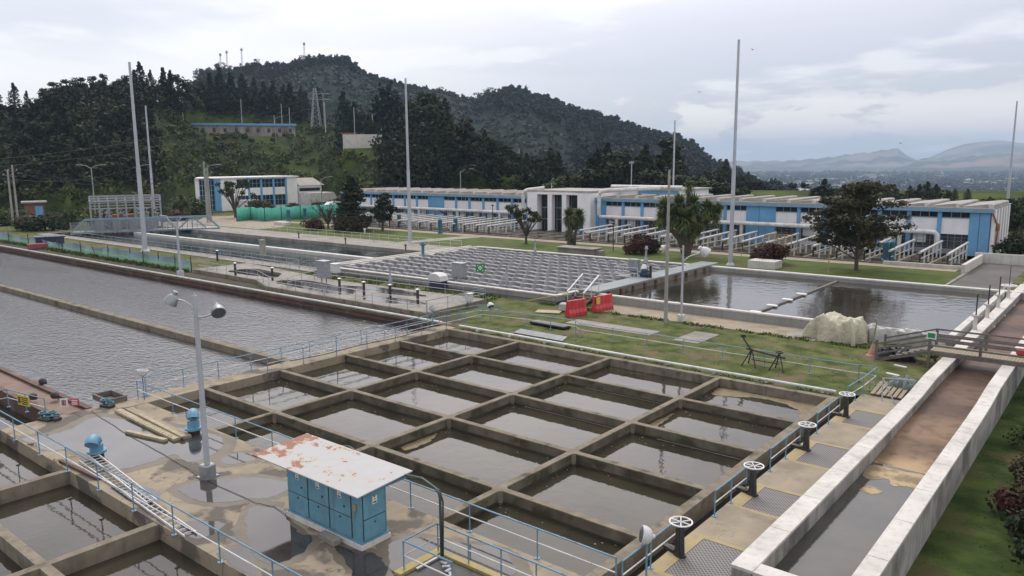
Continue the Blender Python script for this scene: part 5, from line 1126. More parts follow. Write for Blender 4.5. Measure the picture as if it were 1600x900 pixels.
# truss bridge
tb = T('truss_bridge', 'light blue steel truss footbridge spanning the left end of the dark pool', 'bridge', (-118, 48, 0))
A, B = Vector((-124.5, 38.0, .1)), Vector((-111.5, 61.5, .1)); D = B-A; ln = D.length; D.normalize(); S_ = D.cross(Vector((0, 0, 1)))
HT = 2.4
for sg in (0, 1):
    o_ = S_*(-3.2*sg); npan = 8
    m = MB(); m.bar(A+o_, B+o_, .22, .3); part('bottom_chord', m, 'truss_blue', tb)
    m = MB(); m.bar(A+o_+D*2.4+Vector((0, 0, HT)), B+o_-D*2.4+Vector((0, 0, HT)), .22, .28); part('top_chord', m, 'truss_blue', tb)
    m = MB(); m.bar(A+o_, A+o_+D*2.4+Vector((0, 0, HT)), .2, .24); part('end_post', m, 'truss_blue', tb)
    m = MB(); m.bar(B+o_, B+o_-D*2.4+Vector((0, 0, HT)), .2, .24); part('end_post', m, 'truss_blue', tb)
    for k in range(npan):
        p0 = A+o_+D*(2.4+(ln-4.8)*k/npan); p1 = A+o_+D*(2.4+(ln-4.8)*(k+1)/npan)
        m = MB()
        if k % 2: m.bar(p0+Vector((0, 0, HT)), p1, .12, .14)
        else: m.bar(p0, p1+Vector((0, 0, HT)), .12, .14)
        part('diagonal', m, 'truss_blue', tb)
        m = MB(); m.bar(p0, p0+Vector((0, 0, HT)), .1, .1)
        for q in (.33, .66): m.bar(p0.lerp(p1, q), p0.lerp(p1, q)+Vector((0, 0, 1.3)), .05, .05)
        part('vertical', m, 'truss_blue', tb)
m = MB(); m.add([A+Vector((0, 0, .05)), B+Vector((0, 0, .05)), B-S_*3.2+Vector((0, 0, .05)), A-S_*3.2+Vector((0, 0, .05)), A+Vector((0, 0, .18)), B+Vector((0, 0, .18)), B-S_*3.2+Vector((0, 0, .18)), A-S_*3.2+Vector((0, 0, .18))], [(0, 1, 2, 3), (7, 6, 5, 4), (0, 4, 5, 1), (1, 5, 6, 2), (2, 6, 7, 3), (3, 7, 4, 0)]); part('deck', m, 'galvanised', tb)

# ================================================================== MAIN BLUE AND WHITE BUILDING
FY = 93.0
class BB(MB):      # vertices scaled about the camera position, building set farther back, lower part squashed
    def mesh(s, name, m, off=(0, 0, 0), smooth=False):
        s.v = [(p[0]*1.0433-1.51, p[1]*1.0433+.97, p[2]*.857 if p[2] < 3 else 2.571+(p[2]-3)*1.0433) for p in s.v]
        return MB.mesh(s, name, m, off, smooth)
bl = T('filter_building', 'long low blue and white filter building with clerestory windows and scalloped grey roof', 'building', (-20, 100, 0))
def bay(x0, x1, blue=False):
    m = BB()
    if blue:
        m.box(x0, FY, GZ, x1, FY+.4, 6.1); part('blue_panel', m, 'facade_blue', bl); m = BB(); m.box((x0+x1)/2-.03, FY-.012, .1, (x0+x1)/2+.03, FY, 6.05); part('panel_joint', m, 'dark_interior', bl); return
    m.box(x0, FY+.12, 3.15, x1, FY+.4, 5.25); part('white_panel', m, 'facade_white', bl)
    m = BB(); m.box(x0, FY+.05, 5.25, x1, FY+.4, 5.37); part('sill', m, 'fascia_blue', bl)
    m = BB(); m.box(x0, FY+.35, 5.37, x1, FY+.4, 6.1); w_ = part('window', m, 'glass', bl)
    m = BB()
    for k in range(1, 3): xx = x0+(x1-x0)*k/3; m.box(xx-.04, FY+.25, 5.37, xx+.04, FY+.34, 6.1)
    m.box(x0, FY+.25, 6.02, x1, FY+.34, 6.1)
    part('window_frame', m, 'galvanised', w_)
    m = BB(); m.box(x0, FY+.6, .0, x1, FY+.65, 3.14); g_ = part('window', m, 'dark_interior', bl)
    m = BB()
    for k in range(5): xx = x0+(x1-x0)*k/4; m.box(xx-.03, FY+.5, .9, xx+.03, FY+.58, 3.14)
    for z_ in (1.0, 2.0, 2.6): m.box(x0, FY+.5, z_, x1, FY+.58, z_+.05)
    m.box(x0, FY+.3, 0, x1, FY+.5, .8)
    part('window_frame', m, 'galvanised' if rnd.random() < .8 else 'pipe_white', g_)
    if rnd.random() < .6: 
        m = BB(); m.box(x0+.3, FY+.55, 1.6, x0+1.9, FY+.595, 3.0); part('window_pane', m, 'sign_white', g_)
P_ = 3.72
xr = [16.9-P_*k for k in range(8)]         # 16.9 ... -9.1
bay(16.9, 19.2, True)
def run(x_right, count):
    x = x_right
    for k in range(count):
        bay(x-P_+.5 if k < count-1 else x-P_+.5, x)
        m = BB(); m.box(x-P_, FY-.05, GZ, x-P_+.5, FY+.45, 6.1); part('pillar', m, 'facade_blue', bl)
        x -= P_
    return x
x = run(16.9, 7)                            # to -9.14
bay(x-4.1, x, True); x -= 4.1               # blue double panel
x = run(x, 7); bay(x-2.0, x, True); xe = x-2.0
x = -55.0
bay(x-1.6, x, True); x -= 1.6
x = run(x, 6); bay(x-4.1, x, True); x -= 4.1
x = run(x, 7); bay(x-2.4, x, True); xl = x-2.4
for (xa, xb, nm) in ((xe-.2, 19.6, 1), (xl-.3, -55.0, 2)):
    m = BB(); m.box(xa, FY-.45, 6.1, xb, FY+.6, 6.52); part('fascia', m, 'fascia_blue', bl)
    m = BB(); m.box(xa, FY-.38, 6.52, xb, 108, 6.68); part('roof', m, 'roof_grey', bl)
    m = BB(); m.box(xa+.3, FY+.7, 0, xb-.5, 107.5, 6.1); part('core_wall', m, 'facade_white', bl)
    x = xb-.2; k = 0
    while x-P_ > xa:
        m = BB(); prof = [(x, 6.68), (x, 7.06), (x-.25, 7.16), (x-.8, 7.14), (x-P_+.1, 6.80), (x-P_+.1, 6.68)]
        m.extr(prof, FY+.5, 107, 'y'); part('roof_shell', m, 'roof_grey', bl)
        m = BB(); m.extr([(x+.02, 6.69), (x+.02, 7.10), (x-.27, 7.20), (x-.6, 7.18), (x-.5, 6.69)], FY+.35, FY+.49, 'y'); part('shell_rim', m, 'white_wash', bl); x -= P_
# end gable with fins
m = BB(); m.box(19.2, FY+.4, GZ, 19.3, 107.4, 6.1); part('end_wall', m, 'dark_interior', bl)
for k in range(6): m = BB(); m.box(19.31, FY+.4+k*2.4, GZ, 19.75, FY+1.1+k*2.4, 6.5); part('fin', m, 'facade_white', bl)
m = BB(); m.cbox((19.9, FY+1.5, 4.2), (.5, .8, 1.0), bev=.1); m.tube([(19.5, FY-.2, 6.0), (20.1, FY+.6, 4.2), (19.9, FY+1.2, 2.0)], .12, 6); part('hoist', m, 'orange_metal', bl)
# portal
m = BB(); m.box(-54.9, 91.2, GZ, -52.6, 96, 7.45); part('portal_block', m, 'facade_white', bl)
m = BB(); m.box(-43.6, 91.2, GZ, -40.9, 96, 7.45); part('portal_block', m, 'facade_white', bl)
for xx in (-50.2, -47.0): m = BB(); m.box(xx, 91.2, GZ, xx+.95, 92.2, 7.1); part('portal_fin', m, 'facade_white', bl)
m = BB(); m.box(-52.6, 91.15, 7.1, -43.6, 96, 7.5); part('portal_lintel', m, 'facade_white', bl)
m = BB(); m.box(-54.9, 91.4, 7.5, -40.9, 104, 7.85); part('portal_roof', m, 'roof_grey', bl)
m = BB(); m.box(-52.6, 92.6, GZ, -43.6, 92.7, 7.09); g_ = part('portal_glazing', m, 'glass', bl)
m = BB()
for xx in (-52.5, -50.9, -49.0, -47.3, -45.8, -44.4): m.box(xx-.04, 92.45, 0, xx+.04, 92.58, 7.09)
for z_ in (2.4, 4.6): m.box(-52.6, 92.45, z_, -43.6, 92.58, z_+.1)
part('glazing_bars', m, 'galvanised', g_)
m = BB(); m.box(-44, 101, 0, -29, 113, 7.85); part('rear_hall', m, 'facade_white', bl)
m = BB(); m.box(-37, 100.9, 7.2, -29, 101, 7.75); part('rear_panel', m, 'facade_blue', bl)
m = BB(); m.box(-44.5, 100.5, 7.85, -28.5, 113.4, 8.02); part('rear_roof', m, 'roof_grey', bl)
m = BB(); m.box(-54.8, 96.2, 0, -41.0, 108, 7.4); part('portal_core', m, 'facade_white', bl)
def bigpipe(label, pts, r=.33):
    t = T('main_pipe', label, 'pipe', tuple(pts[0]), 'large white pipes on the blue building'); P = [Vector(p) for p in pts]; o = [P[0]]
    for i in range(1, len(P)-1):
        a = (P[i-1]-P[i]).normalized(); b_ = (P[i+1]-P[i]).normalized(); q = .75
        for k in range(6): s_ = k/5; o.append((P[i]+a*q)*(1-s_)**2+P[i]*2*s_*(1-s_)+(P[i]+b_*q)*s_**2)
    o.append(P[-1]); m = BB(); m.tube(o, r, 12); part('pipe', m, 'pipe_white', t, True)
    x = min(p[0] for p in pts)+2; z_ = 3.45
    while x < max(p[0] for p in pts)-1:
        m = BB(); m.bar((x, 91.7, z_-.36), (x+.9, 92.95, z_-1.4), .14, .18); m.box(x-.08, 91.2, z_-.42, x+.08, 92.99, z_-.34); x += P_*2; part('bracket', m, 'black_iron', t)
    x = min(p[0] for p in pts)+3.4
    while x < max(p[0] for p in pts)-1: m = BB(); m.tube([(x, 91.5, .0), (x, 91.5, z_-.1)], .28, 10); x += P_*3; part('riser', m, 'pipe_white', t, True)
bigpipe('large white pipe along the right wing, dropping in an elbow near the right corner', [(-39.0, 91.5, 3.45), (13.6, 91.5, 3.45), (13.6, 91.5, .6)])
bigpipe('large white pipe along the left wing of the blue building', [(-110, 91.5, 3.45), (-57, 91.5, 3.45)])
for lb, pts in (('white vent pipe bending over the roof just right of the entrance portal', [(-39.3, 91.6, 3.7), (-39.3, 91.6, 7.9), (-31.5, 99, 8.35)]), ('white vent pipe bending over the roof just left of the entrance portal', [(-56.2, 91.6, 3.5), (-56.2, 91.6, 7.7), (-53, 94, 8.15)]), ('long white pipe lying on the rear hall roof', [(-43, 101.5, 8.35), (-28.5, 101.5, 8.35)])):
    t = T('vent_pipe', lb, 'pipe', pts[0], 'white vent pipes over the roof'); P = [Vector(p) for p in pts]; o = [P[0]]
    for i in range(1, len(P)-1):
        a = (P[i-1]-P[i]).normalized(); b_ = (P[i+1]-P[i]).normalized()
        for k in range(7): s_ = k/6; o.append((P[i]+a)*(1-s_)**2+P[i]*2*s_*(1-s_)+(P[i]+b_)*s_**2)
    o.append(P[-1]); m = BB(); m.tube(o, .34, 12); part('pipe', m, 'pipe_white', t, True)
# filter pits and the white pipe rails in front of the building
ft = T('filter_pits', 'row of dark sunken filter pits with low concrete walls in front of the blue building', 'pit', (-40, 88, 0))
m = MB(); m.box(-106, 82.6, -1.6, 18.2, 97.8, -1.0); part('pit_floor', m, 'dark_interior', ft)
x = 18.1; k = 0
while x > -106:
    m = MB(); m.box(x-.25, 82.6, -1.0, x, 97.8, .12); part('pit_wall', m, 'pale_concrete', ft); x -= P_; k += 1
for (ya_, yb_) in ((82.4, 82.7), (86.6, 86.85), (91.5, 91.7)): m = MB(); m.box(-106, ya_, -1.0, 17.83, yb_, .10); part('pit_crosswall', m, 'wall_concrete', ft)
def rail_proto():
    t = T('filter_rail', 'x', 'rail', (0, 0, 0), 'white pipe rails over the filter pits')
    m = MB(); m.tube([(0, 0, 1.55), (0, 13.0, 1.9)], .15, 10); m.lathe([(.17, -.06), (.17, .06)], (0, 0, 1.55), 10, (0, 1, 0)); part('pipe', m, 'pipe_white', t, True)
    for k in range(6):
        m = MB(); m.box(-.09, .2+k*2.45, -.4, .09, .38+k*2.45, 1.45+k*.055); part('post', m, 'black_iron' if k == 0 else 'pipe_white', t)
    m = MB(); m.tube([(0, .3, .7), (0, 12.6, .85)], .05, 6); part('lower_rail', m, 'pipe_white', t)
    return t
fr_ = rail_proto(); first = True; x = 16.5; k = 0
xs = []
while x > -39: xs += [x, x-3.1]; x -= 6.5
x = -57.5
while x > -104: xs += [x, x-3.0]; x -= 6.0
for k, x in enumerate(xs):
    w_ = 'right wing' if x > -45 else 'left wing'
    place(fr_, k == 0, (x, 82.9+(k % 2)*.15, 0), 0, f'white pipe rail on posts over the pits before the {w_}')
m_ = MB()
for k, (px, py) in enumerate(((1383, 409), (908, 368), (624, 355), (688, 364), (712, 362), (1392, 408), (477, 335+7), (451, 345))):
    p = at(px, py, 0); t = T('valve_pedestal', 'x', 'valve pedestal', (p[0], p[1], 0), 'teal valve pedestals by the filter pits'); t['label'] = 'teal valve pedestal beside the filter pits'
    m = MB(); m.lathe([(.5, 0), (.5, .3), (.38, .35), (.38, 2.1), (.42, 2.15), (.42, 2.5), (.2, 2.7)], (p[0], p[1], 0), 12); part('body', m, 'teal_paint', t, True)
t = T('filter_platform', 'yellow-orange steel platform frame over the pits behind the right reddish bush', 'platform', (-3.4, 85, 0)); m = MB()
for a in (-6.5, -4.6, -2.7):
    for b_ in (83.5, 86): m.bar((a, b_, 0), (a, b_, 2.6), .1, .1)
for z_ in (1.5, 2.1, 2.6): m.bar((-6.5, 83.5, z_), (-2.7, 83.5, z_), .07, .1); m.bar((-6.5, 86, z_), (-2.7, 86, z_), .07, .1); m.bar((-6.5, 83.5, z_), (-6.5, 86, z_), .07, .1)
part('frame', m, 'yellow_edge', t)
# white boundary walls at the right end
m = MB(); m.box(18.75, 78.5, GZ-.1, 19.15, 90.75, .95); m.box(9.5, 81.9, GZ-.1, 18.7, 82.3, .35); single('boundary_wall', m, 'white_wash', 'low white wall along the asphalt road at the right end of the filter pits', 'wall')
m = MB(); m.box(18.2, 90.8, GZ-.1, 44, 91.2, 1.15); single('boundary_wall', m, 'white_wash', 'low white wall closing the road at the far right', 'wall')

# ================================================================== OFFICE BUILDING (left)
def pxy(px, X0):      # y where the column of the photograph meets the plane x = X0
    d = ray(px, 300); return CAM[1]+d[1]*(X0-CAM[0])/d[0]
OX = -166.0
def oy(px): return pxy(px, OX)
ob = T('office_building', 'white two storey office building with blue window bands at the foot of the hill', 'building', (OX, oy(390), 0))
HB = 9.0; dw = 12
m = MB(); m.prism([(OX-.3, oy(306)), (OX-.3, oy(465)), (OX-dw, oy(465)), (OX-dw, oy(306)+8)], GZ, HB); part('core_wall', m, 'facade_white', ob)
m = MB(); m.prism([(OX+.5, oy(304.5)), (OX+.5, oy(466.5)), (OX-dw-.5, oy(466.5)), (OX-dw-.5, oy(304.5)+8)], HB, HB+.35); part('roof', m, 'facade_white', ob)
m = MB(); m.box(OX-.29, oy(306), 0, OX, oy(312), HB-.01); m.box(OX-.29, oy(344.5), 0, OX, oy(370), HB-.01); m.box(OX-.29, oy(447), 0, OX, oy(465), HB-.01); part('front_wall', m, 'facade_white', ob)
m = MB(); m.box(OX-.25, oy(312), .2, OX-.05, oy(335), HB-.02); g_ = part('stair_window', m, 'glass', ob)
m = MB()
for k in range(6): yy = oy(312)+(oy(335)-oy(312))*k/5; m.box(OX-.04, yy-.08, .2, OX+.04, yy+.08, HB-.05)
for k in range(7): zz_ = .4+k*1.35; m.box(OX-.04, oy(312), zz_, OX+.03, oy(335), zz_+.12)
part('glazing_bars', m, 'fascia_blue', g_)
m = MB(); m.box(OX-.2, oy(335), .0, OX+.25, oy(344.4), HB-.01); part('blue_pier', m, 'facade_blue', ob)
px = 370
nb = 4; edges = [370+ (447-370)*k/nb for k in range(nb+1)]
for k in range(nb):
    a, b_ = oy(edges[k]), oy(edges[k+1])
    for (z0_, z1_) in ((1.0, 4.0), (6.2, 8.6)):
        m = MB(); m.box(OX-.2, a+.3, z0_, OX-.1, b_-.3, z1_); g_ = part('window', m, 'glass', ob)
        m = MB()
        for q in (.33, .66): yy = a+(b_-a)*q; m.box(OX-.09, yy-.06, z0_, OX-.03, yy+.06, z1_)
        m.box(OX-.09, a+.3, (z0_+z1_)/2, OX-.03, b_-.3, (z0_+z1_)/2+.1); part('window_frame', m, 'fascia_blue', g_)
    m = MB(); m.box(OX-.28, a+.3, 4.0, OX-.02, b_-.3, 6.2); part('spandrel', m, 'facade_white', ob)
    m = MB(); m.box(OX-.28, b_-.3, 0, OX+.2, b_+.3, 8.99); part('blue_pier', m, 'facade_blue', ob)
m = MB(); m.box(OX-.29, oy(372), 0, OX+3.0, oy(392), 2.6); m.box(OX-.3, oy(371), 2.61, OX+3.4, oy(393), 2.9); part('porch', m, 'facade_white', ob)
an = T('annexe', 'grey annexe with stepped corrugated roofs right of the white office building', 'building', (OX, oy(500), 0))
m = MB(); m.box(OX-10, oy(467), GZ, OX, oy(503), 6.4); part('wall', m, 'facade_white', an)
m = MB(); m.box(OX-.01, oy(468), 4.6, OX+.05, oy(500), 5.6); part('window', m, 'glass', an)
m = MB(); m.extr([(OX+.8, 6.4), (OX-5, 8.6), (OX-11, 6.4)], oy(466.7), oy(505), 'y'); part('roof', m, 'roof_grey', an)
m = MB(); m.extr([(oy(467), GZ), (oy(467), 4.2), (oy(506), 4.2), (oy(516), .8), (oy(516), GZ)], OX+.1, OX+5, 'x'); part('lean_to', m, 'pipe_white', an)
m = MB(); m.box(OX+5.01, oy(470), .2, OX+5.1, oy(500), 1.3); part('opening', m, 'dark_interior', an)
# teal debris netting
def zig(pts, z0, z1, name, mt, label, cat, thick=.06):
    t = T(name, label, cat, (pts[0][0], pts[0][1], z0)); m = MB()
    for a, b_ in zip(pts[:-1], pts[1:]):
        n = 10
        for k in range(n):
            p = Vector((a[0], a[1], 0)).lerp(Vector((b_[0], b_[1], 0)), k/n); q = Vector((a[0], a[1], 0)).lerp(Vector((b_[0], b_[1], 0)), (k+1)/n)
            w1, w2 = .12*math.sin(k*1.9), .12*math.sin((k+1)*1.9)
            m.quad((p.x, p.y+w1, z0), (q.x, q.y+w2, z0), (q.x, q.y+w2*.3, z1+.12*math.sin(k+1)), (p.x, p.y+w1*.3, z1+.12*math.sin(k)))
    o = part('netting', m, mt, t, True); md = o.modifiers.new('t', 'SOLIDIFY'); md.thickness = thick
    for p in pts: m = MB(); m.tube([(p[0], p[1], z0), (p[0], p[1], z1+.4)], .09, 6); part('post', m, 'black_iron', t)
    return t
pts = [at(px, py, 0)[:2] for px, py in ((370, 345), (392, 343), (414, 345), (440, 343), (470, 341), (500, 339), (532, 337))]
zig(pts, GZ, 2.9, 'screen_fence', 'teal_net', 'bright teal debris netting fence in front of the office building', 'fence')
p0 = at(520, 331, 0); m = MB(); m.add([(p0[0]-11, p0[1]+3, 0), (p0[0]+3, p0[1]-1, 0), (p0[0]+3, p0[1]+8, 0), (p0[0]-11, p0[1]+12, 0), (p0[0]-9, p0[1]+5, 2.2), (p0[0]+1, p0[1]+1, 3.4), (p0[0]+1, p0[1]+6, 3.4), (p0[0]-9, p0[1]+10, 2.2)], [(0, 3, 2, 1), (4, 5, 6, 7), (0, 1, 5, 4), (1, 2, 6, 5), (2, 3, 7, 6), (3, 0, 4, 7)])
single('shelter', m, 'facade_white', 'white sheet-covered mound behind the teal netting fence', 'shelter')

# ================================================================== SUBSTATION, HUT, CONTAINER
sbt = T('substation', 'outdoor electrical substation of pale steel frames in front of the hillside', 'substation', at(190, 345, 0)); sbt.location[2] = 0; OFF[sbt.name] = tuple(sbt.location)
Rs = 175
def sp(px, dR=0): x, y = polar(px, Rs+dR); return x, y
for dR in (0, 8, 16):
    pa, pb = sp(134, dR), sp(245, dR)
    for k in range(9):
        x, y = pa[0]+(pb[0]-pa[0])*k/8, pa[1]+(pb[1]-pa[1])*k/8
        m = MB(); m.bar((x, y, 0), (x, y, 6.0+.2*dR/8), .28, .28); part('column', m, 'galvanised', sbt)
    for z_ in (5.9, 4.4):
        m = MB(); m.bar((pa[0], pa[1], z_+.2*dR/8), (pb[0], pb[1], z_+.2*dR/8), .3, .35 if z_ > 5 else .2); part('beam', m, 'galvanised', sbt)
for k in range(9):
    pa, pb = sp(134+k*13.9, 0), sp(134+k*13.9, 16); m = MB(); m.bar((pa[0], pa[1], 5.6), (pb[0], pb[1], 5.9), .2, .25); part('beam', m, 'galvanised', sbt)
for k in range(26):
    x, y = sp(140+rnd.random()*100, rnd.random()*15); z_ = rnd.choice((2.2, 3.0, 3.4)); m = MB(); m.tube([(x, y, 0), (x, y, z_-.8)], .1, 6); m.lathe([(.1, 0), (.3, .1), (.12, .2), (.3, .35), (.12, .45), (.3, .6), (.1, .7), (.08, 1.2)], (x, y, z_-.8), 8); m.cbox((x, y, z_+.5), (1.2, .3, .3)); part('insulator', m, 'lamp_grey' if k % 2 else 'galvanised', sbt)
for k in range(4):
    x, y = sp(150+k*26, -3); m = MB(); m.cbox((x, y, 1.3), (2.4, 1.6, 2.2), YAW, bev=.1)
    for q in range(5): m.cbox((x+.5*q-1, y-.9, 1.2), (.1, .4, 1.8), 0)
    part('transformer', m, 'lamp_grey', sbt)
pf = [sp(px, -8) for px in (100, 115, 130, 150, 170, 190, 210, 230, 250, 268)]
t = T('mesh_fence', 'pale wire mesh fence round the electrical substation', 'fence', (pf[0][0], pf[0][1], 0))
for p in pf: m = MB(); m.tube([(p[0], p[1], 0), (p[0], p[1], 2.4)], .07, 6); part('post', m, 'galvanised', t)
m = MB()
for a, b_ in zip(pf[:-1], pf[1:]):
    for z_ in (.3, .8, 1.3, 1.8, 2.3): m.bar((a[0], a[1], z_), (b_[0], b_[1], z_), .03, .05)
    for q in range(12): s_ = q/12; m.bar((a[0]+(b_[0]-a[0])*s_, a[1]+(b_[1]-a[1])*s_, .1), (a[0]+(b_[0]-a[0])*s_, a[1]+(b_[1]-a[1])*s_, 2.3), .03, .03)
part('mesh', m, 'galvanised', t)
def cuboid(name, cat, label, px0, px1, R, z0, h, depth, mt, extra=None):
    a, b_ = Vector((*polar(px0, R), 0)), Vector((*polar(px1, R), 0)); dv = b_-a; n = Vector((-dv.y, dv.x, 0)).normalized()
    if n.dot(Vector((CAM[0], CAM[1], 0))-a) > 0: n = -n
    t = T(name, label, cat, (a.x, a.y, z0)); m = MB(); c = (a+b_)/2+n*depth/2; m.cbox((c.x, c.y, z0+h/2), (dv.length, depth, h), math.atan2(dv.y, dv.x)); part('wall', m, mt, t)
    return t, a, b_, n, c, dv
t, a, b_, n, c, dv = cuboid('container', 'container', 'orange-brown shipping container behind the truss bridge', 168, 211, 186, -.1, 2.6, 2.6, 'orange_metal')
m = MB()
for k in range(14): q = a.lerp(b_, (k+.5)/14)-n*.04; m.cbox((q.x, q.y, .95), (.12, .08, 1.7), math.atan2(dv.y, dv.x))
part('corrugation', m, 'orange_metal', t)
t, a, b_, n, c, dv = cuboid('brick_hut', 'hut', 'small red brick hut with a blue door below the wooded hill', 30, 62, 226, -.1, 3.9, 6, 'brick')
m = MB(); m.cbox((c.x, c.y, 4.0), (dv.length+1.2, 7.2, .35), math.atan2(dv.y, dv.x)); part('roof', m, 'roof_grey', t)
q = a.lerp(b_, .72)-n*.05; m = MB(); m.cbox((q.x, q.y, 1.5), (1.7, .1, 3.0), math.atan2(dv.y, dv.x)); part('door', m, 'facade_blue', t)
t, a, b_, n, c, dv = cuboid('white_shed', 'shed', 'tiny white shed in front of the brick hut', 29, 47, 205, -.1, 1.6, 4, 'facade_white')
m = MB(); m.cbox((c.x, c.y, 1.55), (dv.length+.6, 4.6, .15), math.atan2(dv.y, dv.x)); part('roof', m, 'roof_grey', t)
t, a, b_, n, c, dv = cuboid('canopy', 'canopy', 'low navy canopy edge behind the striped netting at the far left', 42, 88, 146, .1, 1.3, 3, 'navy')
m = MB(); m.cbox((c.x, c.y, 1.5), (dv.length+.4, 3.4, .2), math.atan2(dv.y, dv.x)); part('roof', m, 'navy', t)
t, a, b_, n, c, dv = cuboid('red_tarpaulin', 'tarpaulin', 'dull red sheet lying against the navy canopy behind the striped netting', 28, 74, 143, .0, .75, 1.4, mat('dull_red', (.30, .07, .08), (.22, .06, .07), 1))
# left poles: street lights and utility poles
def street(px, pyb, pyt, label, arms=1, z0=0.0, R=None, r=.13, name='street_lamp', two=False):
    if R is None: p = at(px, pyb, z0); x, y = p[0], p[1]; R = math.hypot(x-CAM[0], y-CAM[1])
    else: x, y = polar(px, R)
    z1 = zat(px, pyt, R); t = T(name, label, 'lamp post', (x, y, z0), 'street lamps along the service road and hillside'); m = MB(); m.tube([(x, y, z0), (x, y, z1)], [r*1.3, r], 7); part('pole', m, 'concrete_pole', t, True)
    u = Vector((RT[0], RT[1], 0))
    for sg in ((1,) if arms == 1 else (-1,) if arms == -1 else (-1, 1)):
        m = MB(); m.tube([Vector((x, y, z1-.2)), Vector((x, y, z1+.5))+u*sg*1.2, Vector((x, y, z1+.7))+u*sg*2.6], .07, 6); part('arm', m, 'galvanised', t)
        m = MB(); m.cbox(Vector((x, y, z1+.68))+u*sg*3.0, (1.1, .35, .16), YAW*-1, bev=.05); part('lamp_head', m, 'lamp_grey', t)
    return t
street(75, 322, 262, 'street lamp left of the brick hut row, second from the left edge', -1)
street(27, 320, 262, 'street lamp nearest the left edge of the photo', -1)
street(150, 343, 262, 'tall street lamp with two arms left of the substation', 2)
street(110, 252, 228, 'street lamp high among the trees on the left hillside', 1, z0=9, R=262)
street(213, 303, 262, 'thin lamp post behind the substation', 1, R=215)
street(277, 248, 205, 'lamp post on the hill at the left end of the blue roofed shed', 1, z0=12, R=325)
street(327, 345, 262, 'street lamp in front of the glazed left end of the office building', 1)
street(433, 228, 185, 'lamp post on the scrubby hill below the blue roofed shed', 1, z0=10, R=315, r=.1)
street(500, 325, 280, 'lamp post beside the stepped grey annexe', 1, R=235)
street(593, 295, 274, 'lamp post on the slope behind the left wing of the long building', 1, z0=0, R=232)
street(719, 296, 268, 'short lamp post behind the left wing near the thin pale mast', 1, z0=0, R=205)
for px, R, pb, pt_, lb in ((18, 200, 372, 258, 'grey utility pole at the far left edge with a crossarm'), (10, 196, 372, 265, 'second grey utility pole at the far left edge'), (318, 190, 342, 252, 'grey utility pole in front of the office glazing'), (323, 192, 342, 262, 'grey utility pole close right of the first one before the office')):
    x, y = polar(px, R); z1 = zat(px, pt_, R); t = T('utility_pole', lb, 'utility pole', (x, y, 0), 'utility poles'); m = MB(); m.tube([(x, y, 0), (x, y, z1)], [.26, .17], 8); part('pole', m, 'concrete_pole', t, True)
    m = MB(); m.cbox((x, y, z1-1.2), (2.2, .14, .16), -YAW); m.cbox((x, y, z1-2.4), (1.4, .14, .14), -YAW); part('crossarm', m, 'dark_timber', t)
    m = MB()
    for s_ in (-1, 0, 1): m.lathe([(.1, 0), (.14, .1), (.06, .3)], (x+s_*math.cos(YAW)*.9, y-s_*math.sin(YAW)*.9, z1-1.1), 6)
    part('insulator', m, 'lamp_grey', t)

# ================================================================== TERRAIN: hills, valley, far mountains
def tbl(pts):
    xs = [p[0] for p in pts]; ys = [p[1] for p in pts]
    return lambda x: float(np.interp(x, xs, ys))
A_ridge = tbl([(-600, 215), (-200, 190), (0, 178), (60, 186), (100, 172), (200, 158), (260, 160), (330, 172), (400, 178), (470, 186), (540, 205), (610, 214), (680, 222), (750, 240), (830, 268), (900, 286), (980, 292), (1100, 300), (1700, 302)])
A_r0 = tbl([(-600, 225), (75, 238), (130, 214), (240, 225), (290, 262), (330, 280), (500, 282), (540, 248), (600, 214), (1000, 190), (1700, 190)])
A_r1 = tbl([(-600, 330), (240, 330), (330, 382), (490, 378), (560, 315), (610, 292), (700, 255), (900, 240), (1700, 235)])
B_ridge = tbl([(-600, 245), (200, 235), (290, 175), (325, 122), (430, 119), (462, 112), (490, 106), (545, 104), (590, 128), (645, 142), (700, 152), (745, 168), (800, 150), (850, 158), (900, 176), (960, 194), (1030, 218), (1080, 234), (1110, 258), (1150, 278), (1210, 300), (1260, 318), (1330, 372), (1400, 400), (1700, 420)])
C_ridge = tbl([(900, 262), (1040, 258), (1110, 251), (1160, 254), (1220, 253), (1270, 250), (1310, 245), (1345, 240), (1365, 238), (1400, 233), (1410, 238), (1422, 248), (1440, 256), (1470, 268), (2200, 272)])
D_ridge = tbl([(1300, 285), (1368, 272), (1400, 261), (1430, 250), (1455, 247), (1480, 251), (1520, 243), (1560, 240), (1620, 238), (1700, 236), (2200, 240)])
E_ridge = tbl([(1300, 290), (1400, 270), (1450, 247), (1480, 233), (1500, 226), (1520, 222), (1560, 219), (1600, 224), (1700, 218), (2200, 230)])
def sst(a, b, x): t = min(1, max(0, (x-a)/(b-a))); return t*t*(3-2*t)
def hz(px, py, R): return zat(px, py, R)
def hzpy(px):      # horizon row at this column
    lo = 200.0; d0 = ray(px, 252)
    return 252 + d0[2]/UP[2] if True else 0
BZ1, BZ2 = zat(380, 210, 335)-.9, zat(570, 227, 268)-.9
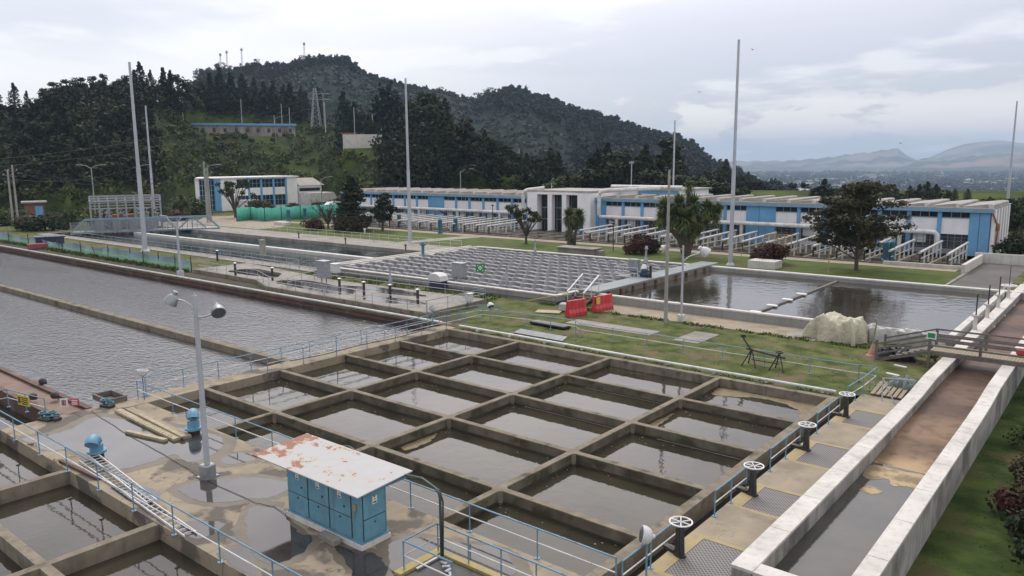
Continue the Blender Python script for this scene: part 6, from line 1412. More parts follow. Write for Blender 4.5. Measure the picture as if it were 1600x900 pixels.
def terr(px, R):
    PL = -72.0
    # A: near wooded hill on the left
    r0, r1 = A_r0(px), A_r1(px); za = hz(px, A_ridge(px), r1)
    if R < r1: t_ = min(1, max(0, (R-r0+12)/(r1-r0+12))); a = -.5+(za+.5)*(.75*(1-(1-t_)**1.7)+.25*sst(0, 1, t_))
    else: a = za+(PL*0+ -20-za)*sst(r1+10, r1+190, R)
    if R < r0: a = min(a, -0.5-2*(1-sst(r0-40, r0, R)))
    for (p0, p1, q0, q1, zb_) in ((288, 468, 328, 348, BZ1), (534, 608, 266, 284, BZ2)):      # level terraces of the hill buildings
        w_ = sst(p0-8, p0, px)*(1-sst(p1, p1+8, px))*sst(q0-9, q0, R)*(1-sst(q1, q1+12, R)); a = a*(1-w_)+zb_*w_
    # B: second hill
    RB = 880.0; zb = hz(px, B_ridge(px), RB); b0 = -14
    b = b0+(zb-b0)*sst(330, RB+15, R)**1.15 if R < RB else zb+(PL-zb)*sst(RB, 1900, R)
    q_ = sst(950, 1150, px); s0, s1 = 330+(150-330)*q_, 1500+(560-1500)*q_; low = -3.0 + (PL+3)*(.5*sst(s0, s1, R)+.5*min(1, max(0, (R-s0)/(s1-s0))))
    nz = 3.0*math.sin(px*.021+R*.013)+2.2*math.sin(px*.047-R*.021)
    base = max(a, low) if R < A_r1(px)+150 else low
    if px < 1400: base = max(base, b + (nz if 400 < R < 850 else 0))
    # far mountains
    c = PL+(hz(px, C_ridge(px), 9500)-PL)*sst(6600, 9500, R) if R < 9500 else hz(px, C_ridge(px), 9500)*1.0
    d = PL+(hz(px, D_ridge(px), 7600)-PL)*sst(5200, 7600, R) if R < 7600 else hz(px, D_ridge(px), 7600)-(R-7600)*.06
    e = PL+(hz(px, E_ridge(px), 11500)-PL)*sst(8600, 11500, R) if R < 11500 else hz(px, E_ridge(px), 11500)
    rough = 1+.0*px
    k = sst(5600, 8000, R)
    c += k*(14*math.sin(px*.11+R*.004)+9*math.sin(px*.23)); d += sst(5400, 7000, R)*(10*math.sin(px*.13+R*.006)+7*math.sin(px*.31-R*.004)) 
    if px > 850: base = max(base, c, d, e)
    return base
pxs = np.arange(-560, 2141, 9.0); Rs_ = np.concatenate([np.linspace(150, 380, 47), np.linspace(390, 960, 58), np.geomspace(985, 13500, 70)])
vs = []; fs = []
for px in pxs:
    for R in Rs_:
        x, y = polar(px, R); vs.append((x, y, terr(px, R)))
nR = len(Rs_)
for i in range(len(pxs)-1):
    for j in range(nR-1): a = i*nR+j; fs.append((a, a+1, a+nR+1, a+nR))
m = MB(); m.v = vs; m.f = fs
# hills material: scrub greens near, field patchwork in the valley
tm = mat('terrain_mat', (0.026, 0.040, 0.014), (0.080, 0.108, 0.026), 0.06, 0.95, bump=0.5, bscale=0.6, c3=(0.028, 0.042, 0.018), c3scale=0.018, c3lo=0.5, c3hi=0.6, coord='World', spec=0.05)
nt = tm.node_tree; b_ = nt.nodes['Principled BSDF']; old = b_.inputs['Base Color'].links[0].from_socket
geo = nt.nodes.new('ShaderNodeNewGeometry'); sepn = nt.nodes.new('ShaderNodeSeparateXYZ'); nt.links.new(geo.outputs['Position'], sepn.inputs[0])
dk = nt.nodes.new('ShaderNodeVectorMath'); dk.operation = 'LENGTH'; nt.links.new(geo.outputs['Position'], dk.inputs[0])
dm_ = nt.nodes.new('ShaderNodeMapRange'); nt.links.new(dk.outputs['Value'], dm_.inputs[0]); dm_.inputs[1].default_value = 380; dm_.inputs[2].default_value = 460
dx_ = nt.nodes.new('ShaderNodeMix'); dx_.data_type = 'RGBA'; nt.links.new(dm_.outputs[0], dx_.inputs[0]); nt.links.new(old, dx_.inputs[6]); dx_.inputs[7].default_value = (.017, .029, .022, 1); old = dx_.outputs[2]  # farther vegetation darker, with bluish haze put into its colour
vor = nt.nodes.new('ShaderNodeTexVoronoi'); vor.inputs['Scale'].default_value = 0.006; vor.distance = 'CHEBYCHEV'; nt.links.new(geo.outputs['Position'], vor.inputs[0])
cr = nt.nodes.new('ShaderNodeValToRGB'); cr.color_ramp.interpolation = 'CONSTANT'; e = cr.color_ramp.elements
e[0].position = 0; e[0].color = (.065, .085, .04, 1); e[1].position = .2; e[1].color = (.05, .075, .03, 1)
for p, c_ in ((.4, (.085, .11, .055)), (.55, (.04, .055, .028)), (.7, (.16, .14, .09)), (.85, (.05, .068, .034))): q = e.new(p); q.color = (*c_, 1)
sepc = nt.nodes.new('ShaderNodeSeparateColor'); nt.links.new(vor.outputs['Color'], sepc.inputs[0]); nt.links.new(sepc.outputs[0], cr.inputs[0])
mr1 = nt.nodes.new('ShaderNodeMapRange'); nt.links.new(sepn.outputs[2], mr1.inputs[0]); mr1.inputs[1].default_value = -50; mr1.inputs[2].default_value = -66; mr1.inputs[3].default_value = 0; mr1.inputs[4].default_value = 1
mixn = nt.nodes.new('ShaderNodeMix'); mixn.data_type = 'RGBA'; nt.links.new(mr1.outputs[0], mixn.inputs[0]); nt.links.new(old, mixn.inputs[6]); nt.links.new(cr.outputs[0], mixn.inputs[7])
# far mountains: bare brownish slopes
dist = nt.nodes.new('ShaderNodeVectorMath'); dist.operation = 'LENGTH'; nt.links.new(geo.outputs['Position'], dist.inputs[0])
mr2 = nt.nodes.new('ShaderNodeMapRange'); nt.links.new(dist.outputs['Value'], mr2.inputs[0]); mr2.inputs[1].default_value = 5000; mr2.inputs[2].default_value = 6200
mr3 = nt.nodes.new('ShaderNodeMapRange'); nt.links.new(sepn.outputs[2], mr3.inputs[0]); mr3.inputs[1].default_value = -70; mr3.inputs[2].default_value = -40
mul = nt.nodes.new('ShaderNodeMath'); mul.operation = 'MULTIPLY'; nt.links.new(mr2.outputs[0], mul.inputs[0]); nt.links.new(mr3.outputs[0], mul.inputs[1])
nz_ = nt.nodes.new('ShaderNodeTexNoise'); nz_.inputs['Scale'].default_value = .0016; nz_.inputs['Detail'].default_value = 8; nt.links.new(geo.outputs['Position'], nz_.inputs[0])
cr2 = nt.nodes.new('ShaderNodeValToRGB'); e = cr2.color_ramp.elements; e[0].position = .45; e[0].color = (.05, .06, .035, 1); e[1].position = .58; e[1].color = (.22, .17, .13, 1); nt.links.new(nz_.outputs[0], cr2.inputs[0])
mixm = nt.nodes.new('ShaderNodeMix'); mixm.data_type = 'RGBA'; nt.links.new(mul.outputs[0], mixm.inputs[0]); nt.links.new(mixn.outputs[2], mixm.inputs[6]); nt.links.new(cr2.outputs[0], mixm.inputs[7]); nt.links.new(mixm.outputs[2], b_.inputs['Base Color'])
struct('hills', m, 'terrain_mat', smooth=True)

# ================================================================== FOLIAGE
def leaf_quads(n, cen, rad, size, shell=.55, flat=1.0, sd_=None):
    """n quads spread through an ellipsoid, denser near its skin"""
    d = rng.normal(size=(n, 3)); d /= np.linalg.norm(d, axis=1)[:, None]
    r = (shell+(1-shell)*rng.random(n))**1.0; pos = np.array(cen)+d*r[:, None]*np.array(rad)
    nr = d/np.array(rad); nr /= np.linalg.norm(nr, axis=1)[:, None]; nr = nr*.9+rng.normal(size=(n, 3))*.55; nr[:, 2] += .25; nr /= np.linalg.norm(nr, axis=1)[:, None]
    t = np.cross(nr, rng.normal(size=(n, 3))); t /= np.linalg.norm(t, axis=1)[:, None]; b = np.cross(nr, t)
    s = size*(.55+.9*rng.random(n))[:, None]; t = t*s; b = b*s*flat*(.5+.5*rng.random(n))[:, None]
    return np.stack([pos-t-b*.35, pos-t*.2+b, pos+t+b*.25, pos+t*.1-b], axis=1)     # irregular kite
def quads_mesh(name, q, m):
    q = np.concatenate(q) if isinstance(q, list) else q; n = len(q); me = bpy.data.meshes.new(name)
    me.vertices.add(n*4); me.vertices.foreach_set('co', q.reshape(-1).astype(np.float32))
    me.loops.add(n*4); me.loops.foreach_set('vertex_index', np.arange(n*4, dtype=np.int32))
    me.polygons.add(n); me.polygons.foreach_set('loop_start', np.arange(0, n*4, 4, dtype=np.int32)); me.polygons.foreach_set('loop_total', np.full(n, 4, dtype=np.int32))
    me.update(calc_edges=True); me.materials.append(MATS[m]); return me
def tree_proto(kind, seed, dens=1.0, leaf=None):
    """unit tree: height 1, returns (crown mesh, trunk mesh)"""
    global rng
    keep = rng; rng = np.random.default_rng(seed); r = random.Random(seed); q = []; tr = MB()
    if kind == 'eucalypt':
        tr.tube([(0, 0, 0), (.01, 0, .4), (.0, .01, .75)], [.022, .016, .008], 6)
        for k in range(20):
            a = r.uniform(0, 6.28); zc = r.uniform(.36, .92); rr = .14*(1-abs(zc-.65)*1.1)*r.uniform(.2, 1.15); c = (rr*math.cos(a), rr*math.sin(a), zc); s = r.uniform(.07, .125)
            q.append(leaf_quads(int(95*dens), c, (s, s, s*.85), .020, .4)); tr.tube([(0, 0, zc-.2), c], [.010, .004], 4)
    elif kind == 'round':
        tr.tube([(0, 0, 0), (.01, .01, .3), (0, 0, .55)], [.035, .028, .015], 7)
        for k in range(17):
            a = r.uniform(0, 6.28); zc = r.uniform(.28, .88); rr = .30*math.sqrt(max(.05, 1-((zc-.52)/.45)**2))*r.uniform(.4, 1); c = (rr*math.cos(a), rr*math.sin(a), zc); s = r.uniform(.10, .17)
            q.append(leaf_quads(int(95*dens), c, (s, s, s*.8), .026, .45)); tr.tube([(0, 0, zc*.5), c], [.014, .004], 4)
    elif kind == 'conifer':
        tr.tube([(0, 0, 0), (0, 0, .95)], [.028, .006], 6)
        for k in range(16):
            zc = .12+.84*k/15; w_ = .20*(1-(k/15)**1.25)+.02
            for j in range(5):
                a = r.uniform(0, 6.28); ln_ = w_*r.uniform(.55, 1.15); c = (ln_*.6*math.cos(a), ln_*.6*math.sin(a), zc-.02)
                q.append(leaf_quads(int(20*dens), c, (ln_*.6+.01, ln_*.6+.01, .04), .020, .2))
    elif kind == 'cypress':
        tr.tube([(0, 0, 0), (0, 0, .9)], [.03, .006], 6)
        for k in range(14):
            zc = .1+.86*k/13; w_ = .16*math.sin(min(1, (1-k/13)*1.5+.12)*1.5); a = r.uniform(0, 6.28)
            q.append(leaf_quads(int(110*dens), (w_*.25*math.cos(a), w_*.25*math.sin(a), zc), (w_, w_, .07), .018, .6))
    elif kind == 'araucaria':      # spiky upright boughs
        tr.tube([(0, 0, 0), (0, 0, .97)], [.03, .006], 6)
        for k in range(26):
            zc = .15+.7*k/25; a = k*2.4; w_ = .26*(1-.7*k/25)
            for j in range(4): f = (j+1)/4; q.append(leaf_quads(int(17*dens), (w_*f*math.cos(a), w_*f*math.sin(a), zc+.16*f*f), (.03, .03, .04), .018, .2))
    elif kind == 'bush':
        for k in range(14):
            a = r.uniform(0, 6.28); rr = r.uniform(.1, .62); c = (rr*math.cos(a), rr*math.sin(a), r.uniform(.3, .66)-.18*rr); s = r.uniform(.22, .36)
            q.append(leaf_quads(int(170*dens), c, (s*1.15, s*1.15, s), .045, .5))
        tr.tube([(0, 0, 0), (.05, .03, .5)], [.05, .03], 6)
    elif kind == 'umbel':        # wide airy layered tree
        tr.tube([(0, 0, 0), (.015, 0, .25), (-.01, .01, .5), (.0, 0, .9)], [.022, .018, .014, .004], 7)
        for k in range(60):
            zc = .26+.68*r.random(); a = r.uniform(0, 6.28); w_ = .50*(1-((zc-.45)/.60)**2)*r.uniform(.35, 1.0); e_ = (w_*math.cos(a), w_*math.sin(a), zc+.05)
            tr.tube([(0, 0, zc-.16), (e_[0]*.5, e_[1]*.5, zc-.04), e_], [.009, .006, .002], 4)
            for j in range(4): f = .4+.6*j/3; q.append(leaf_quads(int(34*dens), (e_[0]*f+r.uniform(-.03, .03), e_[1]*f+r.uniform(-.03, .03), zc+.05*f), (.10, .10, .055), .016, .2))
    elif kind == 'bare':
        for k in range(26):
            a = r.uniform(0, 6.28); rr = r.uniform(.15, .55); e_ = (rr*math.cos(a), rr*math.sin(a), r.uniform(.6, 1)); tr.tube([(0, 0, r.uniform(.1, .3)), (e_[0]*.4, e_[1]*.4, e_[2]*.6), e_], [.02, .012, .004], 4)
            q.append(leaf_quads(int(18*dens), e_, (.10, .10, .08), .020, .2))
        tr.tube([(0, 0, 0), (0, 0, .35)], [.04, .025], 6)
    me = quads_mesh('crown', q, leaf or 'leaf_mid'); rng = keep
    return me, tr.mesh('trunk', 'bark', smooth=True)
PROTO = {}
def proto(kind, v, leaf, dens=1.0):
    k = (kind, v, leaf, dens)
    if k not in PROTO: PROTO[k] = tree_proto(kind, 100+v*7+len(kind), dens, leaf)
    return PROTO[k]
def tree(name, label, cat, x, y, z, h, kind, v, leaf, group=None, wid=1.0, dens=1.0, rz=None):
    cr_, tr_ = proto(kind, v, leaf, dens); t = T(name, label, cat, (x, y, z), group); t.rotation_euler = (0, 0, rnd.uniform(0, 6.28) if rz is None else rz); t.scale = (h*wid, h*wid, h)
    o = bpy.data.objects.new('crown' if kind != 'bush' else 'foliage', cr_); o.parent = t; col.objects.link(o)
    o = bpy.data.objects.new('trunk' if kind != 'bush' else 'stem', tr_); o.parent = t; col.objects.link(o)
    return t
def tree_px(px, pyt, R, *a, zb=None, **k):
    x, y = polar(px, R); z = terr(px, R) if zb is None else zb
    zt_ = zat(px, pyt, R); h = max(1.5, zt_-z); return a, k, x, y, z-.3, h+.3
# --- lawn trees
def lawn_tree(name, label, cat, px, pyb, pyt, kind, v, leaf, wid, dens=1.0, group=None):
    p = at(px, pyb, GZ); R = math.hypot(p[0]-CAM[0], p[1]-CAM[1]); h = zat(px, pyt, R)-GZ
    return tree(name, label, cat, p[0], p[1], GZ-.05, h, kind, v, leaf, group, wid, dens)
lawn_tree('conifer_tree', 'dark conifer with brown lower skirt on the lawn before the left wing', 'tree', 552, 360, 272, 'conifer', 1, 'leaf_dark', 1.9, 3.6)
lawn_tree('conifer_bush', 'brownish low skirt of shrubbery round the dark conifer', 'bush', 552, 362, 325, 'bush', 5, 'leaf_brown', 1.0, 1.3)
lawn_tree('leafy_tree', 'dark round leafy tree right of the conifer on the lawn', 'tree', 598, 361, 298, 'round', 2, 'leaf_dark', 1.05, 1.6)
lawn_tree('bare_tree', 'nearly bare thin tree left of the dark conifer', 'tree', 513, 357, 312, 'bare', 1, 'leaf_eucalypt', 1.0, .8)
lawn_tree('red_bush', 'small reddish round bush at the left of the lawn', 'bush', 490, 359, 336, 'bush', 1, 'leaf_red', 1.15)
lawn_tree('small_tree', 'loose light green multi-stemmed tree on the lawn before the entrance portal', 'tree', 822, 381, 322, 'bare', 3, 'leaf_mid', .95, 7)
lawn_tree('red_bush', 'large reddish green round bush on the lawn behind the bridge drive unit', 'bush', 1003, 396, 361, 'bush', 2, 'leaf_red', 1.15, 1.4)
lawn_tree('red_bush', 'reddish bush on the lawn behind the right settling tank, below the blue double panel', 'bush', 1196, 411, 370, 'bush', 3, 'leaf_red', 1.1, 1.4)
lawn_tree('spreading_tree', 'wide airy dark tree with thin layered boughs before the right wing', 'tree', 1338, 422, 286, 'umbel', 1, 'leaf_brown', 1.12, 2.0)
lawn_tree('green_bush', 'dark green bush at the right end of the building beyond the white wall', 'bush', 1592, 402, 358, 'bush', 4, 'leaf_dark', 1.1)
lawn_tree('office_tree', 'tree with open crown in front of the white office building', 'tree', 368, 340, 281, 'bare', 5, 'leaf_mid', .9, 6)
lawn_tree('olive_bush', 'olive brown shrub in front of the office windows', 'bush', 408, 338, 306, 'bush', 6, 'leaf_brown', 1.0)
lawn_tree('olive_bush', 'small round shrub beside the office corner and annexe', 'bush', 457, 330, 313, 'bush', 7, 'leaf_brown', .9)
for i, (px, pb, pt_, leaf, lb) in enumerate(((45, 360, 330, 'leaf_brown', 'dark brownish hedge bush at the left end of the hedge row'), (70, 360, 326, 'leaf_dark', 'dark bulky hedge bush right of the brick hut'), (86, 352, 327, 'leaf_brown', 'brown hedge bush in the middle of the hedge row left'), (15, 352, 322, 'leaf_mid', 'green hedge bush at the far left edge'), (262, 338, 318, 'leaf_mid', 'green shrub just right of the substation'), (290, 336, 302, 'leaf_mid', 'tall green shrub left of the office building'), (150, 352, 335, 'leaf_mid', 'low green shrub before the substation fence'), (275, 345, 322, 'leaf_red', 'reddish shrub between substation and office'))):
    lawn_tree('hedge_bush', lb, 'bush', px, pb, pt_, 'bush', 8+i % 3, leaf, 1.25)
# --- yuccas: trunks with rosettes of blades
def blades(mb, c, L_, n, r, up=.2, w_=.06):
    for k in range(n):
        d = Vector((r.gauss(0, 1), r.gauss(0, 1), r.gauss(up, .8))).normalized(); s = d.cross(Vector((0, 0, 1))).normalized()*w_
        ll = L_*r.uniform(.7, 1.1); mid = Vector(c)+d*ll*.55; tip = Vector(c)+d*ll-Vector((0, 0, .12*ll)); mb.add([Vector(c)-s*.4, mid-s, tip, mid+s, Vector(c)+s*.4], [(0, 1, 2, 3, 4)])
def yucca(px, pyb, heads, label, trunk_r=.35, L_=1.25, name='yucca_tree'):
    p = at(px, pyb, GZ); x, y = p[0], p[1]; R = math.hypot(x-CAM[0], y-CAM[1]); t = T(name, label, 'tree', (x, y, GZ)); r = random.Random(px); tr = MB(); cr_ = MB()
    u = Vector((RT[0], RT[1], 0))
    for (hx, hy, s_, n) in heads:
        X_ = (hx-px)/1207*R; zc = zat(px, hy, R); off = u*X_+Vector((RT[1], -RT[0], 0))*r.uniform(-1, 1)
        c = Vector((x, y, zc))+off
        tr.tube([(x, y, GZ), Vector((x, y, GZ))+off*.25+Vector((0, 0, zc*.45)), c], [trunk_r, trunk_r*.7, trunk_r*.4], 7)
        blades(cr_, c, L_*s_, n, r, .25, .07*s_)
        blades(cr_, c-Vector((0, 0, .5*s_)), L_*s_*.9, n//2, r, -.5, .07*s_)
    part('trunk', tr, 'bark', t, True); part('crown', cr_, 'leaf_yucca', t)
yucca(1072, 400, [(1072, 290, 1.0, 170), (1040, 322, 1.5, 260), (1060, 318, 1.5, 260), (1080, 318, 1.6, 280), (1100, 325, 1.4, 240), (1112, 332, 1.3, 220), (1032, 340, 1.2, 180), (1065, 340, 1.6, 260), (1090, 345, 1.4, 240), (1050, 335, 1.4, 220), (1118, 325, 1.0, 160), (1080, 358, 1.2, 160)], 'big many-headed yucca tree on the lawn behind the slim concrete pole', .6)
yucca(889, 385, [(889, 336, 1.25, 300), (889, 365, .9, 160), (893, 378, .9, 150)], 'yucca with a single tall head on the lawn, left of the close pair', .35, 1.4)
yucca(897, 384, [(905, 337, 1.2, 300), (903, 352, .7, 90)], 'thinner yucca leaning right, right of the close pair on the lawn', .28, 1.4)
yucca(106, 356, [(106, 341, 1.2, 200)], 'spiky yucca left of the pair beside the truss bridge', .3, 1.8)
yucca(119, 356, [(119, 342, 1.2, 200)], 'spiky yucca right of the pair beside the truss bridge', .3, 1.8)
yucca(283, 342, [(275, 325, 1.2, 160), (290, 322, 1.2, 160), (283, 312, 1.2, 160)], 'three-headed yucca between substation and office building', .3, 1.8)

# --- individual hill trees (px, top, distance, kind, leaf, width)
G1 = 'trees on the near hill skyline'; G2 = 'dark trees behind the blue building'; G3 = 'trees beyond the right wing'
ht = []
for px, pt_, R, kd, lf, wd_ in (
    (-8, 134, 300, 'eucalypt', 'leaf_dark', 1.1), (8, 140, 300, 'conifer', 'leaf_dark', 1.2), (33, 131, 305, 'cypress', 'leaf_dark', 1.15), (52, 143, 305, 'cypress', 'leaf_dark', .9), (68, 152, 300, 'eucalypt', 'leaf_dark', 1.0),
    (82, 136, 318, 'eucalypt', 'leaf_dark', 1.5), (98, 128, 318, 'eucalypt', 'leaf_dark', 1.5), (118, 124, 315, 'eucalypt', 'leaf_dark', 1.5), (136, 120, 320, 'eucalypt', 'leaf_dark', 1.4), (157, 118, 310, 'eucalypt', 'leaf_dark', 1.0), (172, 115, 312, 'eucalypt', 'leaf_dark', .9), (192, 117, 318, 'round', 'leaf_dark', .9), (210, 116, 318, 'round', 'leaf_dark', .9),
    (230, 98, 300, 'cypress', 'leaf_conifer', 1.2), (221, 108, 310, 'conifer', 'leaf_conifer', 1.2), (246, 110, 315, 'cypress', 'leaf_dark', 1.0), (265, 104, 318, 'conifer', 'leaf_conifer', 1.1), (276, 108, 312, 'conifer', 'leaf_conifer', 1.1), (296, 113, 320, 'round', 'leaf_dark', 1.1), (318, 117, 322, 'round', 'leaf_dark', 1.0),
    (336, 112, 310, 'conifer', 'leaf_conifer', 1.3), (352, 104, 310, 'conifer', 'leaf_conifer', 1.3), (368, 112, 312, 'conifer', 'leaf_conifer', 1.3), (386, 116, 312, 'cypress', 'leaf_conifer', 1.1), (404, 122, 315, 'cypress', 'leaf_conifer', 1.1), (418, 126, 312, 'conifer', 'leaf_conifer', 1.3), (433, 125, 312, 'conifer', 'leaf_conifer', 1.3), (449, 132, 312, 'cypress', 'leaf_conifer', 1.1), (458, 127, 308, 'conifer', 'leaf_conifer', 1.3), (476, 136, 308, 'cypress', 'leaf_dark', 1.1), (502, 135, 300, 'conifer', 'leaf_dark', 1.1),
    (-30, 140, 300, 'eucalypt', 'leaf_dark', 1.2), (-60, 130, 300, 'eucalypt', 'leaf_dark', 1.2), (-90, 140, 300, 'round', 'leaf_dark', 1.1)):
    if px > 300: R += 52
    a, k, x, y, z, h = tree_px(px, pt_, R); lab = {'eucalypt': 'dark open eucalyptus on the left hill skyline', 'conifer': 'dark pointed conifer on the left hill skyline', 'cypress': 'dark columnar tree on the left hill skyline', 'round': 'dark rounded tree on the left hill skyline'}[kd]
    tree('hill_tree', lab, 'tree', x, y, z, h, kd, rnd.randint(1, 3), lf, G1, wd_, 1.0)
for px, pt_, R, kd, lf, wd_, lb in (
    (540, 145, 262, 'cypress', 'leaf_conifer', 1.25, 'dark broad conifer with a pointed top left of the small hill walls'), (556, 160, 265, 'cypress', 'leaf_conifer', 1.1, ''), (572, 164, 262, 'round', 'leaf_dark', .8, ''),
    (607, 130, 262, 'araucaria', 'leaf_conifer', 1.25, 'tall spiky dark araucaria tree with upswept boughs in the middle of the hill'), (594, 152, 262, 'araucaria', 'leaf_conifer', 1.2, ''), (620, 145, 265, 'araucaria', 'leaf_conifer', 1.1, ''), (585, 178, 250, 'round', 'leaf_dark', .8, ''),
    (650, 139, 246, 'round', 'leaf_dark', .75, ''), (668, 138, 246, 'eucalypt', 'leaf_dark', 1.2, ''), (686, 137, 246, 'round', 'leaf_dark', .72, ''), (697, 155, 243, 'cypress', 'leaf_dark', 1.2, ''), (640, 165, 240, 'round', 'leaf_dark', .8, ''), (662, 160, 236, 'eucalypt', 'leaf_eucalypt', 1.5, ''), (680, 158, 236, 'eucalypt', 'leaf_eucalypt', 1.5, ''), (672, 185, 228, 'round', 'leaf_eucalypt', .9, ''),
    (625, 195, 232, 'round', 'leaf_dark', .9, ''), (640, 215, 225, 'round', 'leaf_dark', 1.0, ''), (715, 192, 238, 'round', 'leaf_dark', .9, ''), (728, 182, 240, 'eucalypt', 'leaf_dark', 1.3, ''), (742, 196, 236, 'round', 'leaf_dark', .9, ''), (758, 204, 236, 'cypress', 'leaf_dark', 1.4, ''), (772, 208, 232, 'round', 'leaf_dark', .9, ''), (700, 210, 225, 'round', 'leaf_dark', .9, ''), (683, 222, 218, 'round', 'leaf_mid', .8, ''), (720, 222, 222, 'cypress', 'leaf_dark', 1.6, ''), (745, 228, 222, 'round', 'leaf_dark', 1.1, ''), (790, 226, 228, 'eucalypt', 'leaf_dark', 1.6, ''), (806, 230, 228, 'round', 'leaf_dark', 1.1, ''), (822, 240, 222, 'cypress', 'leaf_dark', 1.8, ''), (844, 246, 222, 'eucalypt', 'leaf_dark', 1.9, ''), (861, 232, 222, 'cypress', 'leaf_dark', 1.8, ''), (872, 240, 224, 'cypress', 'leaf_dark', 1.8, ''), (832, 262, 215, 'round', 'leaf_mid', 1.6, ''), (770, 256, 212, 'round', 'leaf_dark', 1.6, ''), (728, 252, 212, 'round', 'leaf_dark', 1.4, ''), (690, 250, 210, 'cypress', 'leaf_dark', 1.9, ''), (655, 250, 212, 'round', 'leaf_dark', 1.2, ''), (640, 250, 215, 'round', 'leaf_dark', 1.2, ''), (620, 256, 218, 'round', 'leaf_mid', 1.2, ''), (603, 262, 222, 'round', 'leaf_dark', 1.2, ''),
    (902, 262, 205, 'round', 'leaf_mid', 1.6, ''), (922, 246, 205, 'cypress', 'leaf_dark', 1.9, ''), (934, 234, 206, 'cypress', 'leaf_conifer', 1.7, ''), (950, 226, 206, 'cypress', 'leaf_conifer', 1.6, ''), (964, 232, 204, 'eucalypt', 'leaf_dark', 1.8, ''), (977, 236, 204, 'cypress', 'leaf_dark', 1.6, ''), (996, 240, 202, 'round', 'leaf_dark', 1.3, ''), (1008, 228, 204, 'cypress', 'leaf_dark', 1.5, ''), (1022, 240, 202, 'round', 'leaf_dark', 1.3, ''), (1036, 238, 202, 'cypress', 'leaf_dark', 1.7, ''), (1045, 212, 208, 'eucalypt', 'leaf_dark', 1.4, ''), (1030, 262, 190, 'round', 'leaf_mid', 1.5, ''), (1060, 262, 190, 'round', 'leaf_dark', 1.5, ''), (1085, 272, 190, 'round', 'leaf_mid', 1.7, ''), (1104, 276, 192, 'round', 'leaf_dark', 1.7, ''), (1124, 272, 195, 'cypress', 'leaf_dark', 1.9, ''), (1146, 278, 195, 'round', 'leaf_dark', 1.8, ''), (885, 272, 200, 'round', 'leaf_dark', 1.7, ''), (862, 276, 198, 'round', 'leaf_mid', 1.7, ''), (800, 272, 205, 'round', 'leaf_mid', 1.6, '')):
    if px < 635 and R >= 250: R += 28
    a, k, x, y, z, h = tree_px(px, pt_, R)
    if not lb: lb = {'eucalypt': 'dark loose tree in the group behind the blue building', 'cypress': 'dark upright tree in the group behind the blue building', 'round': 'dark rounded tree in the group behind the blue building', 'araucaria': 'spiky dark conifer beside the tallest araucaria on the hill'}[kd]; g_ = G2 if kd != 'araucaria' else 'spiky conifers beside the tallest one'
    else: g_ = None
    tree('hill_tree', lb, 'tree', x, y, z, h, kd, rnd.randint(1, 3), lf, g_, wd_, 1.3)
for px, pt_, R, kd, lf, wd_ in ((1290, 280, 210, 'cypress', 'leaf_dark', 2.4), (1280, 290, 210, 'round', 'leaf_dark', 1.5), (1304, 290, 212, 'round', 'leaf_dark', 1.5), (1325, 292, 215, 'round', 'leaf_dark', 1.4), (1390, 288, 215, 'cypress', 'leaf_dark', 2.2), (1402, 291, 214, 'cypress', 'leaf_dark', 2.2), (1425, 290, 214, 'cypress', 'leaf_dark', 2.1), (1440, 287, 214, 'conifer', 'leaf_conifer', 2.1), (1452, 284, 212, 'cypress', 'leaf_dark', 2.1), (1466, 288, 212, 'cypress', 'leaf_dark', 2.1), (1482, 296, 212, 'round', 'leaf_dark', 1.6), (1496, 298, 212, 'cypress', 'leaf_mid', 2), (1516, 299, 212, 'cypress', 'leaf_brown', 2.1), (1410, 298, 205, 'round', 'leaf_dark', 1.5), (1380, 300, 205, 'round', 'leaf_dark', 1.5), (1588, 300, 165, 'round', 'leaf_dark', 1.2), (1606, 298, 160, 'round', 'leaf_dark', 1.2), (1598, 318, 150, 'round', 'leaf_dark', 1.2), (1625, 305, 150, 'round', 'leaf_mid', 1.2), (1650, 300, 150, 'round', 'leaf_dark', 1.2), (1240, 302, 260, 'round', 'leaf_dark', 1.5), (1224, 300, 300, 'round', 'leaf_dark', 1.5), (1260, 306, 260, 'round', 'leaf_dark', 1.5))+tuple((p_, t_, 330, k_, 'leaf_dark', w_) for p_, t_, k_, w_ in ((1112, 262, 'round', 1.2), (1126, 258, 'round', 1.2), (1134, 250, 'cypress', 1.5), (1146, 262, 'round', 1.2), (1158, 265, 'round', 1.3), (1170, 270, 'cypress', 1.6), (1182, 275, 'round', 1.3), (1195, 282, 'round', 1.3), (1207, 288, 'round', 1.4), (1219, 294, 'round', 1.4), (1138, 275, 'round', 1.4), (1165, 284, 'round', 1.5), (1190, 293, 'round', 1.5))):
    x, y = polar(px, R); z = max(-3.5, terr(px, R)) if R > 200 else GZ; h = max(3, zat(px, pt_, R)-z); lb = {'cypress': 'dark upright tree above the right wing roof', 'conifer': 'dark conifer above the right wing roof', 'round': 'dark rounded tree above the right wing roof'}[kd]
    tree('tree', lb, 'tree', x, y, z, h, kd, rnd.randint(1, 3), lf, G3, wd_, 1.2)

